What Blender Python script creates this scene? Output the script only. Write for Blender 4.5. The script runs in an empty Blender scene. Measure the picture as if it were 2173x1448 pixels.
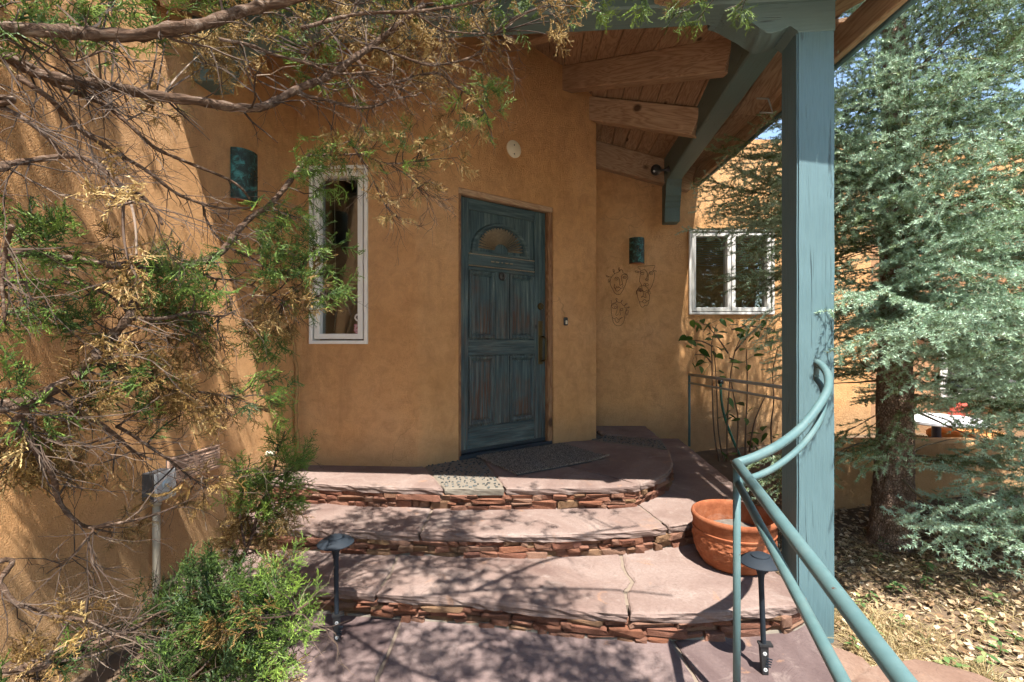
import bpy, bmesh, math, random
import numpy as np
from mathutils import Vector, Matrix

# ------------------------------------------------------------------ camera, sky, sun, exposure
scene = bpy.context.scene
COL = scene.collection
EYE = 1.32                       # eye height above the paving
FPX, CX, CY = 1000.0, 1086.5, 720.0
cam_d = bpy.data.cameras.new('camera')
cam_d.sensor_width = 36.0
cam_d.lens = 36.0 * FPX / 2173.0
cam_d.shift_y = -4.0 / 2173.0
cam_d.clip_start = 0.02
cam_d.clip_end = 2000
cam = bpy.data.objects.new('camera', cam_d)
COL.objects.link(cam)
cam.location = (0, 0, EYE)
cam.rotation_euler = (math.radians(90), 0, 0)
scene.camera = cam

SUN = Vector((0.24, -1.0, 2.25)).normalized()      # towards the sun
world = bpy.data.worlds.new('World')
scene.world = world
world.use_nodes = True
wn = world.node_tree
wn.nodes.clear()
sky = wn.nodes.new('ShaderNodeTexSky')
sky.sky_type = 'NISHITA'
sky.sun_disc = False
sky.sun_elevation = math.asin(SUN.z)
sky.sun_rotation = math.atan2(SUN.x, SUN.y)
sky.altitude = 2000
sky.dust_density = 0.2
sky.ozone_density = 1.5
wbg = wn.nodes.new('ShaderNodeBackground')
wbg.inputs['Strength'].default_value = 0.15
wout = wn.nodes.new('ShaderNodeOutputWorld')
wtint = wn.nodes.new('ShaderNodeMix'); wtint.data_type = 'RGBA'; wtint.blend_type = 'MULTIPLY'
wtint.inputs[0].default_value = 1.0; wtint.inputs[7].default_value = (1.10, 1.0, 0.86, 1)     # warm white balance of the whole sky
wn.links.new(sky.outputs[0], wtint.inputs[6])
wn.links.new(wtint.outputs[2], wbg.inputs['Color'])
wn.links.new(wbg.outputs[0], wout.inputs['Surface'])

sun_d = bpy.data.lights.new('sun', 'SUN')
sun_d.energy = 5.0
sun_d.angle = math.radians(0.53)
sun_d.color = (1.0, 0.955, 0.90)
sun = bpy.data.objects.new('sun', sun_d)
COL.objects.link(sun)
sun.location = (2, -8, 18)
sun.rotation_euler = (-SUN).to_track_quat('-Z', 'Y').to_euler()

scene.view_settings.view_transform = 'Standard'
scene.view_settings.look = 'None'
scene.view_settings.gamma = 1.0
scene.view_settings.exposure = 1.62
scene.view_settings.use_curve_mapping = False
scene.render.engine = 'CYCLES'
scene.cycles.max_bounces = 6
scene.cycles.diffuse_bounces = 4
scene.cycles.glossy_bounces = 3
scene.cycles.transmission_bounces = 4
scene.cycles.transparent_max_bounces = 8
scene.cycles.sample_clamp_indirect = 6.0
scene.cycles.use_denoising = True
scene.cycles.use_adaptive_sampling = True
scene.cycles.adaptive_threshold = 0.03

R = random.Random(7)

# ------------------------------------------------------------------ helpers
def P(x, y, Y):
    """world point at depth Y behind photo pixel x, y"""
    return Vector(((x - CX) / FPX * Y, Y, EYE - (y - CY) / FPX * Y))

def link(o, parent=None):
    COL.objects.link(o)
    if parent is not None:
        o.parent = parent
    return o

def tag(o, label=None, category=None, group=None, kind=None):
    for k, v in (('label', label), ('category', category), ('group', group), ('kind', kind)):
        if v:
            o[k] = v
    return o

def empty(name, loc=(0, 0, 0), label=None, category=None, group=None, parent=None, kind=None):
    o = bpy.data.objects.new(name, None)
    o.empty_display_size = 0.05
    o.location = loc
    link(o, parent)
    return tag(o, label, category, group, kind)

def put(o, parent):
    """parent without moving: the parents are only translated"""
    if parent is not None:
        o.parent = parent
        o.matrix_parent_inverse = inv_world(parent)

def inv_world(p):
    m = Matrix.Translation(p.location)
    q = p
    m = local_world(p)
    return m.inverted()

def local_world(p):
    m = p.matrix_basis.copy()
    if p.parent is not None:
        m = local_world(p.parent) @ p.matrix_parent_inverse @ m
    return m

def mk(name, verts, faces, mat, parent=None, smooth=False, matrix=None):
    me = bpy.data.meshes.new(name)
    me.from_pydata([tuple(v) for v in verts], [], [tuple(f) for f in faces])
    me.validate()
    if mat is not None:
        me.materials.append(mat)
    if smooth:
        me.polygons.foreach_set('use_smooth', [True] * len(me.polygons))
    o = bpy.data.objects.new(name, me)
    COL.objects.link(o)
    if matrix is not None:
        o.matrix_basis = matrix
    put(o, parent)
    return o

def share(name, me, matrix, parent=None):
    o = bpy.data.objects.new(name, me)
    COL.objects.link(o)
    o.matrix_basis = matrix
    put(o, parent)
    return o

def from_bm(name, bm, mat, parent=None, smooth=False, matrix=None, angle=None):
    me = bpy.data.meshes.new(name)
    bmesh.ops.recalc_face_normals(bm, faces=bm.faces[:])
    bm.to_mesh(me)
    bm.free()
    if mat is not None:
        me.materials.append(mat)
    if smooth:
        me.polygons.foreach_set('use_smooth', [True] * len(me.polygons))
        if angle:
            me.set_sharp_from_angle(angle=math.radians(angle))
    o = bpy.data.objects.new(name, me)
    COL.objects.link(o)
    if matrix is not None:
        o.matrix_basis = matrix
    put(o, parent)
    return o

def bm_box(bm, x0, x1, y0, y1, z0, z1, bev=0.0):
    vs = [bm.verts.new(p) for p in ((x0, y0, z0), (x1, y0, z0), (x1, y1, z0), (x0, y1, z0),
                                    (x0, y0, z1), (x1, y0, z1), (x1, y1, z1), (x0, y1, z1))]
    fs = [bm.faces.new([vs[i] for i in f]) for f in ((0, 3, 2, 1), (4, 5, 6, 7), (0, 1, 5, 4), (1, 2, 6, 5), (2, 3, 7, 6), (3, 0, 4, 7))]
    if bev > 0:
        es = list({e for f in fs for e in f.edges})
        bmesh.ops.bevel(bm, geom=es, offset=bev, segments=1, affect='EDGES', profile=0.5)

def box(name, dims, mat, parent=None, matrix=None, bev=0.003, smooth=False):
    """box spanning ((x0,x1),(y0,y1),(z0,z1)) in its own frame"""
    bm = bmesh.new()
    bm_box(bm, *dims[0], *dims[1], *dims[2], bev)
    return from_bm(name, bm, mat, parent, smooth, matrix)

def frame_matrix(o, xdir, zdir=(0, 0, 1)):
    x = Vector(xdir).normalized()
    z = Vector(zdir)
    y = z.cross(x).normalized()
    z = x.cross(y).normalized()
    m = Matrix((x, y, z)).transposed().to_4x4()
    m.translation = Vector(o)
    return m

def beam(name, p0, p1, w, h, mat, parent=None, bev=0.006, seg=1, wob=0.0):
    """timber from p0 to p1 (centre of its TOP face), w wide, h deep"""
    p0, p1 = Vector(p0), Vector(p1)
    L = (p1 - p0).length
    bm = bmesh.new()
    bm_box(bm, 0, L, -w / 2, w / 2, -h, 0, bev)
    return from_bm(name, bm, mat, parent, False, frame_matrix(p0, p1 - p0))

def catmull(pts, n=8):
    pts = [Vector(p) for p in pts]
    q = [pts[0] * 2 - pts[1]] + pts + [pts[-1] * 2 - pts[-2]]
    out = []
    for i in range(1, len(q) - 2):
        a, b, c, d = q[i - 1], q[i], q[i + 1], q[i + 2]
        for k in range(n):
            t = k / n
            out.append(0.5 * ((2 * b) + (c - a) * t + (2 * a - 5 * b + 4 * c - d) * t * t + (3 * b - a - 3 * c + d) * t ** 3))
    out.append(q[-2])
    return out

def tube_data(pts, rads, sides=8, cap=True):
    pts = [Vector(p) for p in pts]
    if not hasattr(rads, '__len__'):
        rads = [rads] * len(pts)
    verts, faces = [], []
    t = (pts[1] - pts[0]).normalized()
    up = Vector((0, 0, 1)) if abs(t.z) < 0.9 else Vector((1, 0, 0))
    u = t.cross(up).normalized()
    for i, p in enumerate(pts):
        if i == 0:
            tn = pts[1] - pts[0]
        elif i == len(pts) - 1:
            tn = pts[-1] - pts[-2]
        else:
            tn = (pts[i + 1] - p).normalized() + (p - pts[i - 1]).normalized()
        if tn.length < 1e-9:
            tn = t
        tn.normalize()
        u = (u - tn * u.dot(tn))
        if u.length < 1e-6:
            u = tn.orthogonal()
        u.normalize()
        v = tn.cross(u)
        for k in range(sides):
            a = 2 * math.pi * k / sides
            verts.append(p + (u * math.cos(a) + v * math.sin(a)) * rads[i])
    n = len(pts)
    for i in range(n - 1):
        for k in range(sides):
            k2 = (k + 1) % sides
            faces.append((i * sides + k, i * sides + k2, (i + 1) * sides + k2, (i + 1) * sides + k))
    if cap:
        faces.append(tuple(range(sides - 1, -1, -1)))
        faces.append(tuple((n - 1) * sides + k for k in range(sides)))
    return verts, faces

def tube(name, pts, rads, mat, parent=None, sides=10, smooth=True):
    v, f = tube_data(pts, rads, sides)
    return mk(name, v, f, mat, parent, smooth)

def lathe(name, prof, mat, parent=None, n=40, matrix=None, smooth=True, angle=40, wob=None):
    """profile [(r,z)...] turned about z"""
    verts, faces = [], []
    for i, (r, z) in enumerate(prof):
        for k in range(n):
            a = 2 * math.pi * k / n
            rr = r * (1 + (wob(a, z) if wob else 0))
            verts.append((rr * math.cos(a), rr * math.sin(a), z))
    for i in range(len(prof) - 1):
        for k in range(n):
            k2 = (k + 1) % n
            faces.append((i * n + k, i * n + k2, (i + 1) * n + k2, (i + 1) * n + k))
    faces.append(tuple(range(n - 1, -1, -1)))
    faces.append(tuple((len(prof) - 1) * n + k for k in range(n)))
    o = mk(name, verts, faces, mat, parent, smooth, matrix)
    if smooth and angle:
        o.data.set_sharp_from_angle(angle=math.radians(angle))
    return o

def tri_mesh(name, tris, tint, mat, parent=None):
    """triangle soup (N,3,3) with a per-vertex tint, as one mesh"""
    tris = np.asarray(tris, dtype=np.float32)
    n = len(tris)
    me = bpy.data.meshes.new(name)
    me.vertices.add(n * 3)
    me.vertices.foreach_set('co', tris.reshape(-1))
    me.loops.add(n * 3)
    me.loops.foreach_set('vertex_index', np.arange(n * 3, dtype=np.int32))
    me.polygons.add(n)
    me.polygons.foreach_set('loop_start', np.arange(0, n * 3, 3, dtype=np.int32))
    try:
        me.polygons.foreach_set('loop_total', np.full(n, 3, dtype=np.int32))
    except Exception:
        pass
    me.update()
    if tint is not None:
        at = me.attributes.new('tint', 'FLOAT', 'POINT')
        at.data.foreach_set('value', np.repeat(np.asarray(tint, dtype=np.float32), 3))
    me.materials.append(mat)
    o = bpy.data.objects.new(name, me)
    COL.objects.link(o)
    put(o, parent)
    return o

# ------------------------------------------------------------------ materials
class MT:
    def __init__(self, name):
        self.m = bpy.data.materials.new(name)
        self.m.use_nodes = True
        self.t = self.m.node_tree
        self.t.nodes.clear()
        self.out = self.t.nodes.new('ShaderNodeOutputMaterial')
    def n(self, typ, ins=None, **props):
        nd = self.t.nodes.new('ShaderNode' + typ)
        for k, v in props.items():
            setattr(nd, k, v)
        for k, v in (ins or {}).items():
            s = nd.inputs[k]
            if hasattr(v, 'is_output'):
                self.t.links.new(v, s)
            else:
                s.default_value = v
        return nd
    def coord(self, scale=(1, 1, 1), kind='Object', rnd=0.0, rot=(0, 0, 0)):
        tc = self.n('TexCoord')
        src = tc.outputs[kind]
        if rnd:
            oi = self.n('ObjectInfo')
            mul = self.n('VectorMath', {0: (rnd, rnd * 1.7, rnd * 2.3)}, operation='SCALE')
            self.t.links.new(oi.outputs['Random'], mul.inputs['Scale'])
            ad = self.n('VectorMath', {0: src, 1: mul.outputs[0]}, operation='ADD')
            src = ad.outputs[0]
        mp = self.n('Mapping', {'Vector': src, 'Scale': scale, 'Rotation': rot})
        return mp.outputs[0]
    def noise(self, vec, scale, detail=4, rough=0.55, dist=0.0):
        return self.n('TexNoise', {'Vector': vec, 'Scale': scale, 'Detail': detail, 'Roughness': rough, 'Distortion': dist}).outputs['Fac']
    def ramp(self, fac, stops):
        r = self.n('ValToRGB', {'Fac': fac})
        els = r.color_ramp.elements
        while len(els) < len(stops):
            els.new(0.5)
        for e, (p, c) in zip(els, stops):
            e.position = p
            e.color = c if len(c) == 4 else (*c, 1)
        return r.outputs['Color']
    def mix(self, fac, a, b, blend='MIX'):
        nd = self.n('Mix', data_type='RGBA', blend_type=blend)
        for sock, v in ((nd.inputs[0], fac), (nd.inputs[6], a), (nd.inputs[7], b)):
            if hasattr(v, 'is_output'):
                self.t.links.new(v, sock)
            else:
                sock.default_value = v if not isinstance(v, tuple) or len(v) == 4 else (*v, 1)
        return nd.outputs[2]
    def math(self, op, a, b=0.0):
        nd = self.n('Math', {0: a, 1: b}, operation=op)
        return nd.outputs[0]
    def rng(self, v, a, b, c=0.0, d=1.0):
        return self.n('MapRange', {'Value': v, 'From Min': a, 'From Max': b, 'To Min': c, 'To Max': d}).outputs[0]
    def bump(self, h, strength, dist, normal=None):
        ins = {'Height': h, 'Strength': strength, 'Distance': dist}
        if normal is not None:
            ins['Normal'] = normal
        return self.n('Bump', ins).outputs[0]
    def bsdf(self, color, rough=0.8, normal=None, metal=0.0, spec=0.5, **kw):
        ins = {'Base Color': color if hasattr(color, 'is_output') or len(color) == 4 else (*color, 1), 'Roughness': rough, 'Metallic': metal, 'Specular IOR Level': spec}
        if normal is not None:
            ins['Normal'] = normal
        ins.update(kw)
        return self.n('BsdfPrincipled', ins)
    def done(self, sh):
        self.t.links.new(sh.outputs[0], self.out.inputs['Surface'])
        return self.m

def m_stucco(name, c0, c1, c2, grain=170, bump=0.9):
    t = MT(name)
    v = t.coord()
    big = t.noise(v, 0.9, 5, 0.6)
    mid = t.noise(v, 3.2, 5, 0.62, 0.4)
    col = t.ramp(big, [(0.3, c0), (0.5, c1), (0.72, c2)])
    # trowel blotches and rain stains
    st = t.n('Mapping', {'Vector': v, 'Scale': (3.0, 3.0, 1.1)}).outputs[0]
    stain = t.rng(t.noise(st, 0.95, 8, 0.68, 0.9), 0.50, 0.70)
    col = t.mix(t.math('MULTIPLY', stain, 0.42), col, (c0[0] * 0.50, c0[1] * 0.47, c0[2] * 0.50, 1))
    col = t.mix(t.math('MULTIPLY', t.rng(mid, 0.35, 0.75), 0.35), col, (c2[0] * 1.12, c2[1] * 1.1, c2[2] * 1.05, 1))
    fm = t.noise(v, 11.0, 5, 0.7, 0.7)
    col = t.mix(t.rng(fm, 0.42, 0.70, 0.0, 0.38), col, (c0[0] * 0.62, c0[1] * 0.58, c0[2] * 0.55, 1))
    # damp splash band just above the landing and paving
    sep = t.n('SeparateXYZ', {0: v}).outputs[2]
    wob = t.math('MULTIPLY', t.noise(v, 5.0, 4), 0.16)
    damp = t.rng(t.math('SUBTRACT', sep, wob), 0.36, 0.56, 0.5, 0.0)
    col = t.mix(damp, col, (0.33, 0.24, 0.14, 1))
    gr = t.noise(v, grain, 3, 0.6)
    col = t.mix(t.rng(gr, 0.3, 0.7, 0.22, 0.0), col, (c0[0] * 0.45, c0[1] * 0.42, c0[2] * 0.4, 1))
    # fine cracks
    cr = t.n('TexVoronoi', {'Vector': t.n('VectorMath', {0: v, 1: t.n('TexNoise', {'Vector': v, 'Scale': 2.0, 'Detail': 3}).outputs['Color']}, operation='ADD').outputs[0], 'Scale': 0.9}, feature='DISTANCE_TO_EDGE').outputs['Distance']
    crack = t.rng(cr, 0.0, 0.0045, 1.0, 0.0)
    crack = t.math('MULTIPLY', crack, t.rng(big, 0.50, 0.60, 0, 0.35))
    col = t.mix(crack, col, (0.13, 0.075, 0.035, 1))
    tro = t.noise(t.n('Mapping', {'Vector': v, 'Scale': (9, 9, 4.5)}).outputs[0], 1.6, 4, 0.6, 1.4)
    nb = t.bump(t.math('ADD', t.math('MULTIPLY', gr, 1.0), t.math('ADD', t.math('MULTIPLY', mid, 0.9), t.math('MULTIPLY', tro, 0.55))), bump, 0.022)
    return t.done(t.bsdf(col, 0.92, nb, spec=0.15))

def m_wood(name, dark, light, grain=(1.5, 26, 26), rough=0.75, knots=True, rnd=31.0, var=0.35, bump=0.35):
    """timber with its grain along local X"""
    t = MT(name)
    v = t.coord((1, 1, 1), rnd=rnd)
    # rings: distance warped by noise, stretched along X
    sv = t.n('Mapping', {'Vector': v, 'Scale': grain}).outputs[0]
    fine = t.noise(sv, 6.0, 4, 0.65)
    wv = t.n('Mapping', {'Vector': v, 'Scale': (0.9, 7.0, 7.0)}).outputs[0]
    warp = t.noise(wv, 1.5, 3, 0.5, 0.5)
    ring = t.math('FRACT', t.math('MULTIPLY', warp, 13.0))
    ring = t.math('ABSOLUTE', t.math('SUBTRACT', ring, 0.5))
    g = t.math('ADD', t.math('MULTIPLY', ring, 0.9), t.math('MULTIPLY', fine, 0.75))
    col = t.ramp(g, [(0.28, tuple(c * 0.78 for c in dark)), (0.52, tuple(0.8 * p + 0.2 * q for p, q in zip(dark, light))), (0.72, tuple(0.4 * p + 0.6 * q for p, q in zip(dark, light))), (0.98, light)])
    oi = t.n('ObjectInfo').outputs['Random']
    col = t.mix(t.rng(oi, 0, 1, 0.0, var), col, tuple(c * 0.55 for c in dark), 'MIX')
    blot = t.rng(t.noise(v, 2.6, 4), 0.45, 0.75, 0, 0.4)
    col = t.mix(blot, col, tuple(c * 0.75 for c in dark))
    if knots:
        kv = t.n('Mapping', {'Vector': v, 'Scale': (3.2, 9.5, 4.0)}).outputs[0]
        vo = t.n('TexVoronoi', {'Vector': kv, 'Scale': 1.0, 'Randomness': 1.0})
        kd = vo.outputs['Distance']
        kn = t.rng(kd, 0.09, 0.17, 1.0, 0.0)
        sel = t.n('SeparateColor', {0: vo.outputs['Color']}).outputs[0]
        kn = t.math('MULTIPLY', kn, t.math('GREATER_THAN', sel, 0.55))
        col = t.mix(t.math('MULTIPLY', kn, 0.85), col, (0.035, 0.014, 0.006, 1))
    nb = t.bump(g, bump, 0.004)
    return t.done(t.bsdf(col, rough, nb, spec=0.25))

def m_paint(name, base, rough=0.5, wear=0.3, bump=0.3, grain=(3, 40, 40), chip=(0.10, 0.075, 0.05), rnd=17.0):
    t = MT(name)
    v = t.coord(rnd=rnd)
    sv = t.n('Mapping', {'Vector': v, 'Scale': grain}).outputs[0]
    fine = t.noise(sv, 2.5, 4, 0.6)
    blot = t.noise(v, 3.5, 4)
    col = t.mix(t.rng(blot, 0.3, 0.7, 0.0, 0.5), base, tuple(min(1, c * 1.22 + 0.01) for c in base))
    col = t.mix(t.rng(fine, 0.3, 0.55, 0.35, 0.0), col, tuple(c * 0.72 for c in base))
    ch = t.math('MULTIPLY', t.rng(t.noise(v, 9.0, 6, 0.7), 0.66, 0.72), wear)
    col = t.mix(ch, col, chip)
    # checks: long thin splits along the grain
    cv = t.n('Mapping', {'Vector': v, 'Scale': (0.8, 30, 30)}).outputs[0]
    ck = t.rng(t.math('ABSOLUTE', t.math('SUBTRACT', t.noise(cv, 0.8, 2, 0.4), 0.5)), 0.0, 0.010, 1.0, 0.0)
    ck = t.math('MULTIPLY', ck, t.rng(blot, 0.52, 0.6))
    col = t.mix(t.math('MULTIPLY', ck, 0.75), col, (0.02, 0.025, 0.025, 1))
    # knots telegraphing through the paint
    kv = t.n('Mapping', {'Vector': v, 'Scale': (1.9, 5.5, 5.5)}).outputs[0]
    vo = t.n('TexVoronoi', {'Vector': kv, 'Scale': 1.0})
    kd = t.math('ADD', vo.outputs['Distance'], t.math('MULTIPLY', t.noise(v, 14, 3), 0.10))
    km = t.math('MULTIPLY', t.rng(kd, 0.14, 0.30, 1.0, 0.0), t.math('GREATER_THAN', t.n('SeparateColor', {0: vo.outputs['Color']}).outputs[0], 0.55))
    kr = t.math('MULTIPLY', t.math('SINE', t.math('MULTIPLY', kd, 75.0)), km)
    col = t.mix(t.math('MULTIPLY', t.rng(kr, 0.5, 1.0), 0.35), col, tuple(c * 0.35 for c in base))
    h = t.math('ADD', t.math('SUBTRACT', fine, t.math('MULTIPLY', ck, 2.0)), t.math('MULTIPLY', kr, 0.6))
    nb = t.bump(h, bump, 0.004)
    return t.done(t.bsdf(col, rough, nb, spec=0.4))

def m_slab(name, c0, c1, c2, pale):
    t = MT(name)
    v = t.coord(rnd=23.0)
    a = t.noise(v, 1.6, 6, 0.6, 0.8)
    col = t.ramp(a, [(0.3, c0), (0.5, c1), (0.68, c2)])
    b = t.noise(v, 6.5, 7, 0.68, 1.2)
    col = t.mix(t.rng(b, 0.55, 0.72, 0, 0.55), col, pale)
    rust = t.rng(t.noise(v, 4.1, 5, 0.65, 1.8), 0.62, 0.72, 0, 0.5)
    col = t.mix(rust, col, (0.36, 0.19, 0.10, 1))
    g = t.noise(v, 75, 4, 0.7)
    col = t.mix(t.rng(g, 0.35, 0.65, 0.28, 0.0), col, tuple(c * 0.55 for c in c0))
    # cleft ledges
    led = t.noise(v, 2.3, 5, 0.6, 2.2)
    stepd = t.n('Math', {0: led, 1: 0.055}, operation='SNAP').outputs[0]
    edge = t.math('ABSOLUTE', t.math('SUBTRACT', t.math('FRACT', t.math('MULTIPLY', led, 9.0)), 0.5))
    dk = t.math('MULTIPLY', t.rng(edge, 0.0, 0.03, 0.7, 0.0), t.rng(a, 0.46, 0.54))
    col = t.mix(dk, col, (0.10, 0.06, 0.05, 1))
    # bedding lines on the split front edge
    ez = t.n('Mapping', {'Vector': v, 'Scale': (4, 4, 130)}).outputs[0]
    bed = t.noise(ez, 1.0, 3, 0.6)
    geo = t.n('NewGeometry')
    nz = t.math('ABSOLUTE', t.n('SeparateXYZ', {0: geo.outputs['True Normal']}).outputs[2])
    side = t.rng(nz, 0.5, 0.75, 1.0, 0.0)
    bedc = t.math('MULTIPLY', side, t.rng(bed, 0.35, 0.6, 0.5, 0.0))
    col = t.mix(bedc, col, tuple(c * 0.6 for c in c0))
    h = t.math('ADD', t.math('MULTIPLY', stepd, 3.0), t.math('ADD', t.math('MULTIPLY', g, 0.12), t.math('MULTIPLY', t.math('MULTIPLY', bed, side), 0.9)))
    nb = t.bump(h, 0.8, 0.010)
    return t.done(t.bsdf(col, 0.82, nb, spec=0.25))

def m_stone(name):
    t = MT(name)
    v = t.coord(rnd=41.0)
    oi = t.n('ObjectInfo').outputs['Random']
    col = t.ramp(oi, [(0.0, (0.31, 0.120, 0.062)), (0.25, (0.35, 0.175, 0.115)), (0.5, (0.25, 0.098, 0.06)), (0.7, (0.37, 0.215, 0.145)), (0.86, (0.32, 0.20, 0.105)), (1.0, (0.21, 0.09, 0.068))])
    n = t.noise(v, 22, 5, 0.7)
    col = t.mix(t.rng(n, 0.35, 0.7, 0.5, 0.0), col, (0.10, 0.04, 0.025, 1))
    col = t.mix(t.rng(t.noise(v, 13, 4), 0.58, 0.72, 0, 0.5), col, (0.42, 0.25, 0.17, 1))
    lay = t.noise(t.n('Mapping', {'Vector': v, 'Scale': (6, 6, 60)}).outputs[0], 1.0, 4, 0.6)
    nb = t.bump(t.math('ADD', n, lay), 0.9, 0.012)
    return t.done(t.bsdf(col, 0.9, nb, spec=0.15))

def m_plain(name, col, rough=0.6, metal=0.0, noise=0.2, scale=25.0, bump=0.0, spec=0.5):
    t = MT(name)
    v = t.coord(rnd=5.0)
    n = t.noise(v, scale, 4, 0.6)
    c = t.mix(t.rng(n, 0.3, 0.7, noise, 0.0), col, tuple(x * 0.55 for x in col))
    nb = t.bump(n, bump, 0.003) if bump else None
    return t.done(t.bsdf(c, rough, nb, metal, spec))

def m_rail():
    t = MT('rail_paint')
    v = t.coord()
    base = (0.078, 0.142, 0.142)
    n = t.noise(v, 40, 4, 0.6)
    col = t.mix(t.rng(n, 0.3, 0.7, 0.35, 0.0), base, tuple(c * 0.6 for c in base))
    dust = t.rng(t.noise(v, 7, 5, 0.65), 0.5, 0.75, 0, 0.35)
    col = t.mix(dust, col, (0.15, 0.19, 0.175, 1))
    chip = t.rng(t.noise(v, 26, 5, 0.7), 0.665, 0.69, 0.0, 0.9)
    col = t.mix(chip, col, (0.085, 0.038, 0.020, 1))
    rough = t.rng(t.noise(v, 12, 4), 0.3, 0.7, 0.32, 0.6)
    return t.done(t.bsdf(col, rough, t.bump(t.math('SUBTRACT', t.math('MULTIPLY', n, 0.25), chip), 0.3, 0.003), spec=0.45))

def m_leaf(name, stops, trans=0.35, rough=0.55, attr='tint', rnd=False, spec=0.3):
    t = MT(name)
    if rnd:
        f = t.n('ObjectInfo').outputs['Random']
    else:
        f = t.n('Attribute', attribute_name=attr).outputs['Fac']
    col = t.ramp(f, stops)
    b = t.bsdf(col, rough, spec=spec)
    tr = t.n('BsdfTranslucent', {'Color': col})
    mx = t.n('MixShader', {0: trans, 1: b.outputs[0], 2: tr.outputs[0]})
    return t.done(mx)

def m_bark(name, c0, c1, c2, stretch=(9, 9, 3), scale=3.0, bump=1.0, plates=True):
    t = MT(name)
    v = t.coord()
    sv = t.n('Mapping', {'Vector': v, 'Scale': stretch}).outputs[0]
    n = t.noise(sv, scale, 5, 0.68, 0.6)
    col = t.ramp(n, [(0.32, c0), (0.52, c1), (0.7, c2)])
    h = n
    if plates:
        vo = t.n('TexVoronoi', {'Vector': t.n('Mapping', {'Vector': v, 'Scale': (38, 38, 22)}).outputs[0], 'Scale': 2.2, 'Randomness': 1.0}, feature='DISTANCE_TO_EDGE').outputs['Distance']
        e = t.rng(t.math('ADD', vo, t.math('MULTIPLY', t.noise(v, 60, 4, 0.7), 0.18)), 0.05, 0.34)
        col = t.mix(t.rng(e, 0.0, 1.0, 0.7, 0.0), col, tuple(c * 0.4 for c in c0))
        h = t.math('ADD', t.math('MULTIPLY', e, 0.8), t.math('MULTIPLY', n, 0.6))
    nb = t.bump(h, bump, 0.014)
    return t.done(t.bsdf(col, 0.92, nb, spec=0.12))

def m_glass(name, tint=(0.02, 0.025, 0.025)):
    t = MT(name)
    fr = t.n('Fresnel', {'IOR': 1.5}).outputs[0]
    f = t.rng(fr, 0.0, 1.0, 0.10, 1.0)
    wob = t.noise(t.coord(), 2.2, 2)
    gl = t.n('BsdfGlossy', {'Color': (0.9, 0.95, 0.95, 1), 'Roughness': 0.0, 'Normal': t.bump(wob, 0.12, 0.02)})
    tr = t.n('BsdfTransparent', {'Color': (0.72, 0.76, 0.74, 1)})
    return t.done(t.n('MixShader', {0: f, 1: tr.outputs[0], 2: gl.outputs[0]}))

def m_door(name, grain, browns=0.5):
    """blue-green limewashed paint rubbed back to the pine"""
    t = MT(name)
    v = t.coord()
    sv = t.n('Mapping', {'Vector': v, 'Scale': grain}).outputs[0]
    a = t.noise(sv, 1.0, 6, 0.7, 0.3)
    b = t.noise(sv, 2.7, 5, 0.7)
    big = t.noise(v, 2.4, 4, 0.6)
    col = t.ramp(a, [(0.30, (0.013, 0.026, 0.031)), (0.47, (0.038, 0.068, 0.073)), (0.60, (0.078, 0.114, 0.110)), (0.75, (0.205, 0.235, 0.205))])
    zz = t.n('SeparateXYZ', {0: v}).outputs[2]
    rub = t.math('MULTIPLY', t.rng(b, 0.40, 0.56), t.rng(t.math('ADD', big, t.rng(zz, 0.2, 1.6, 0.12, -0.12)), 0.40, 0.58))
    rub = t.math('MULTIPLY', rub, browns)
    col = t.mix(rub, col, t.ramp(a, [(0.3, (0.035, 0.018, 0.012)), (0.6, (0.10, 0.05, 0.03)), (0.8, (0.17, 0.10, 0.065))]))
    kv = t.n('Mapping', {'Vector': v, 'Scale': (6, 6, 4.5)}).outputs[0]
    vo = t.n('TexVoronoi', {'Vector': kv, 'Scale': 1.0})
    kn = t.math('MULTIPLY', t.rng(vo.outputs['Distance'], 0.05, 0.11, 1.0, 0.0), t.math('GREATER_THAN', t.n('SeparateColor', {0: vo.outputs['Color']}).outputs[0], 0.6))
    col = t.mix(t.math('MULTIPLY', kn, 0.8), col, (0.012, 0.014, 0.014, 1))
    nb = t.bump(t.math('ADD', a, b), 0.55, 0.004)
    return t.done(t.bsdf(col, 0.62, nb, spec=0.3))

def m_terracotta():
    t = MT('terracotta')
    v = t.coord()
    n = t.noise(v, 9, 6, 0.7)
    col = t.ramp(n, [(0.3, (0.150, 0.042, 0.016)), (0.5, (0.235, 0.074, 0.030)), (0.72, (0.31, 0.125, 0.064))])
    pale = t.rng(t.noise(v, 4.5, 6, 0.72, 0.8), 0.6, 0.75, 0, 0.5)
    col = t.mix(pale, col, (0.38, 0.25, 0.19, 1))
    dk = t.rng(t.noise(v, 6.0, 5, 0.7), 0.62, 0.72, 0, 0.55)
    col = t.mix(dk, col, (0.10, 0.04, 0.025, 1))
    nb = t.bump(t.noise(v, 60, 4, 0.7), 0.5, 0.006)
    return t.done(t.bsdf(col, 0.85, nb, spec=0.2))

def m_patina():
    t = MT('patina')
    v = t.coord()
    n = t.noise(v, 18, 6, 0.72, 0.8)
    col = t.ramp(n, [(0.3, (0.012, 0.014, 0.010)), (0.5, (0.022, 0.045, 0.036)), (0.62, (0.05, 0.19, 0.17)), (0.75, (0.11, 0.33, 0.30))])
    return t.done(t.bsdf(col, 0.6, t.bump(n, 0.4, 0.004), metal=0.3))

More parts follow.
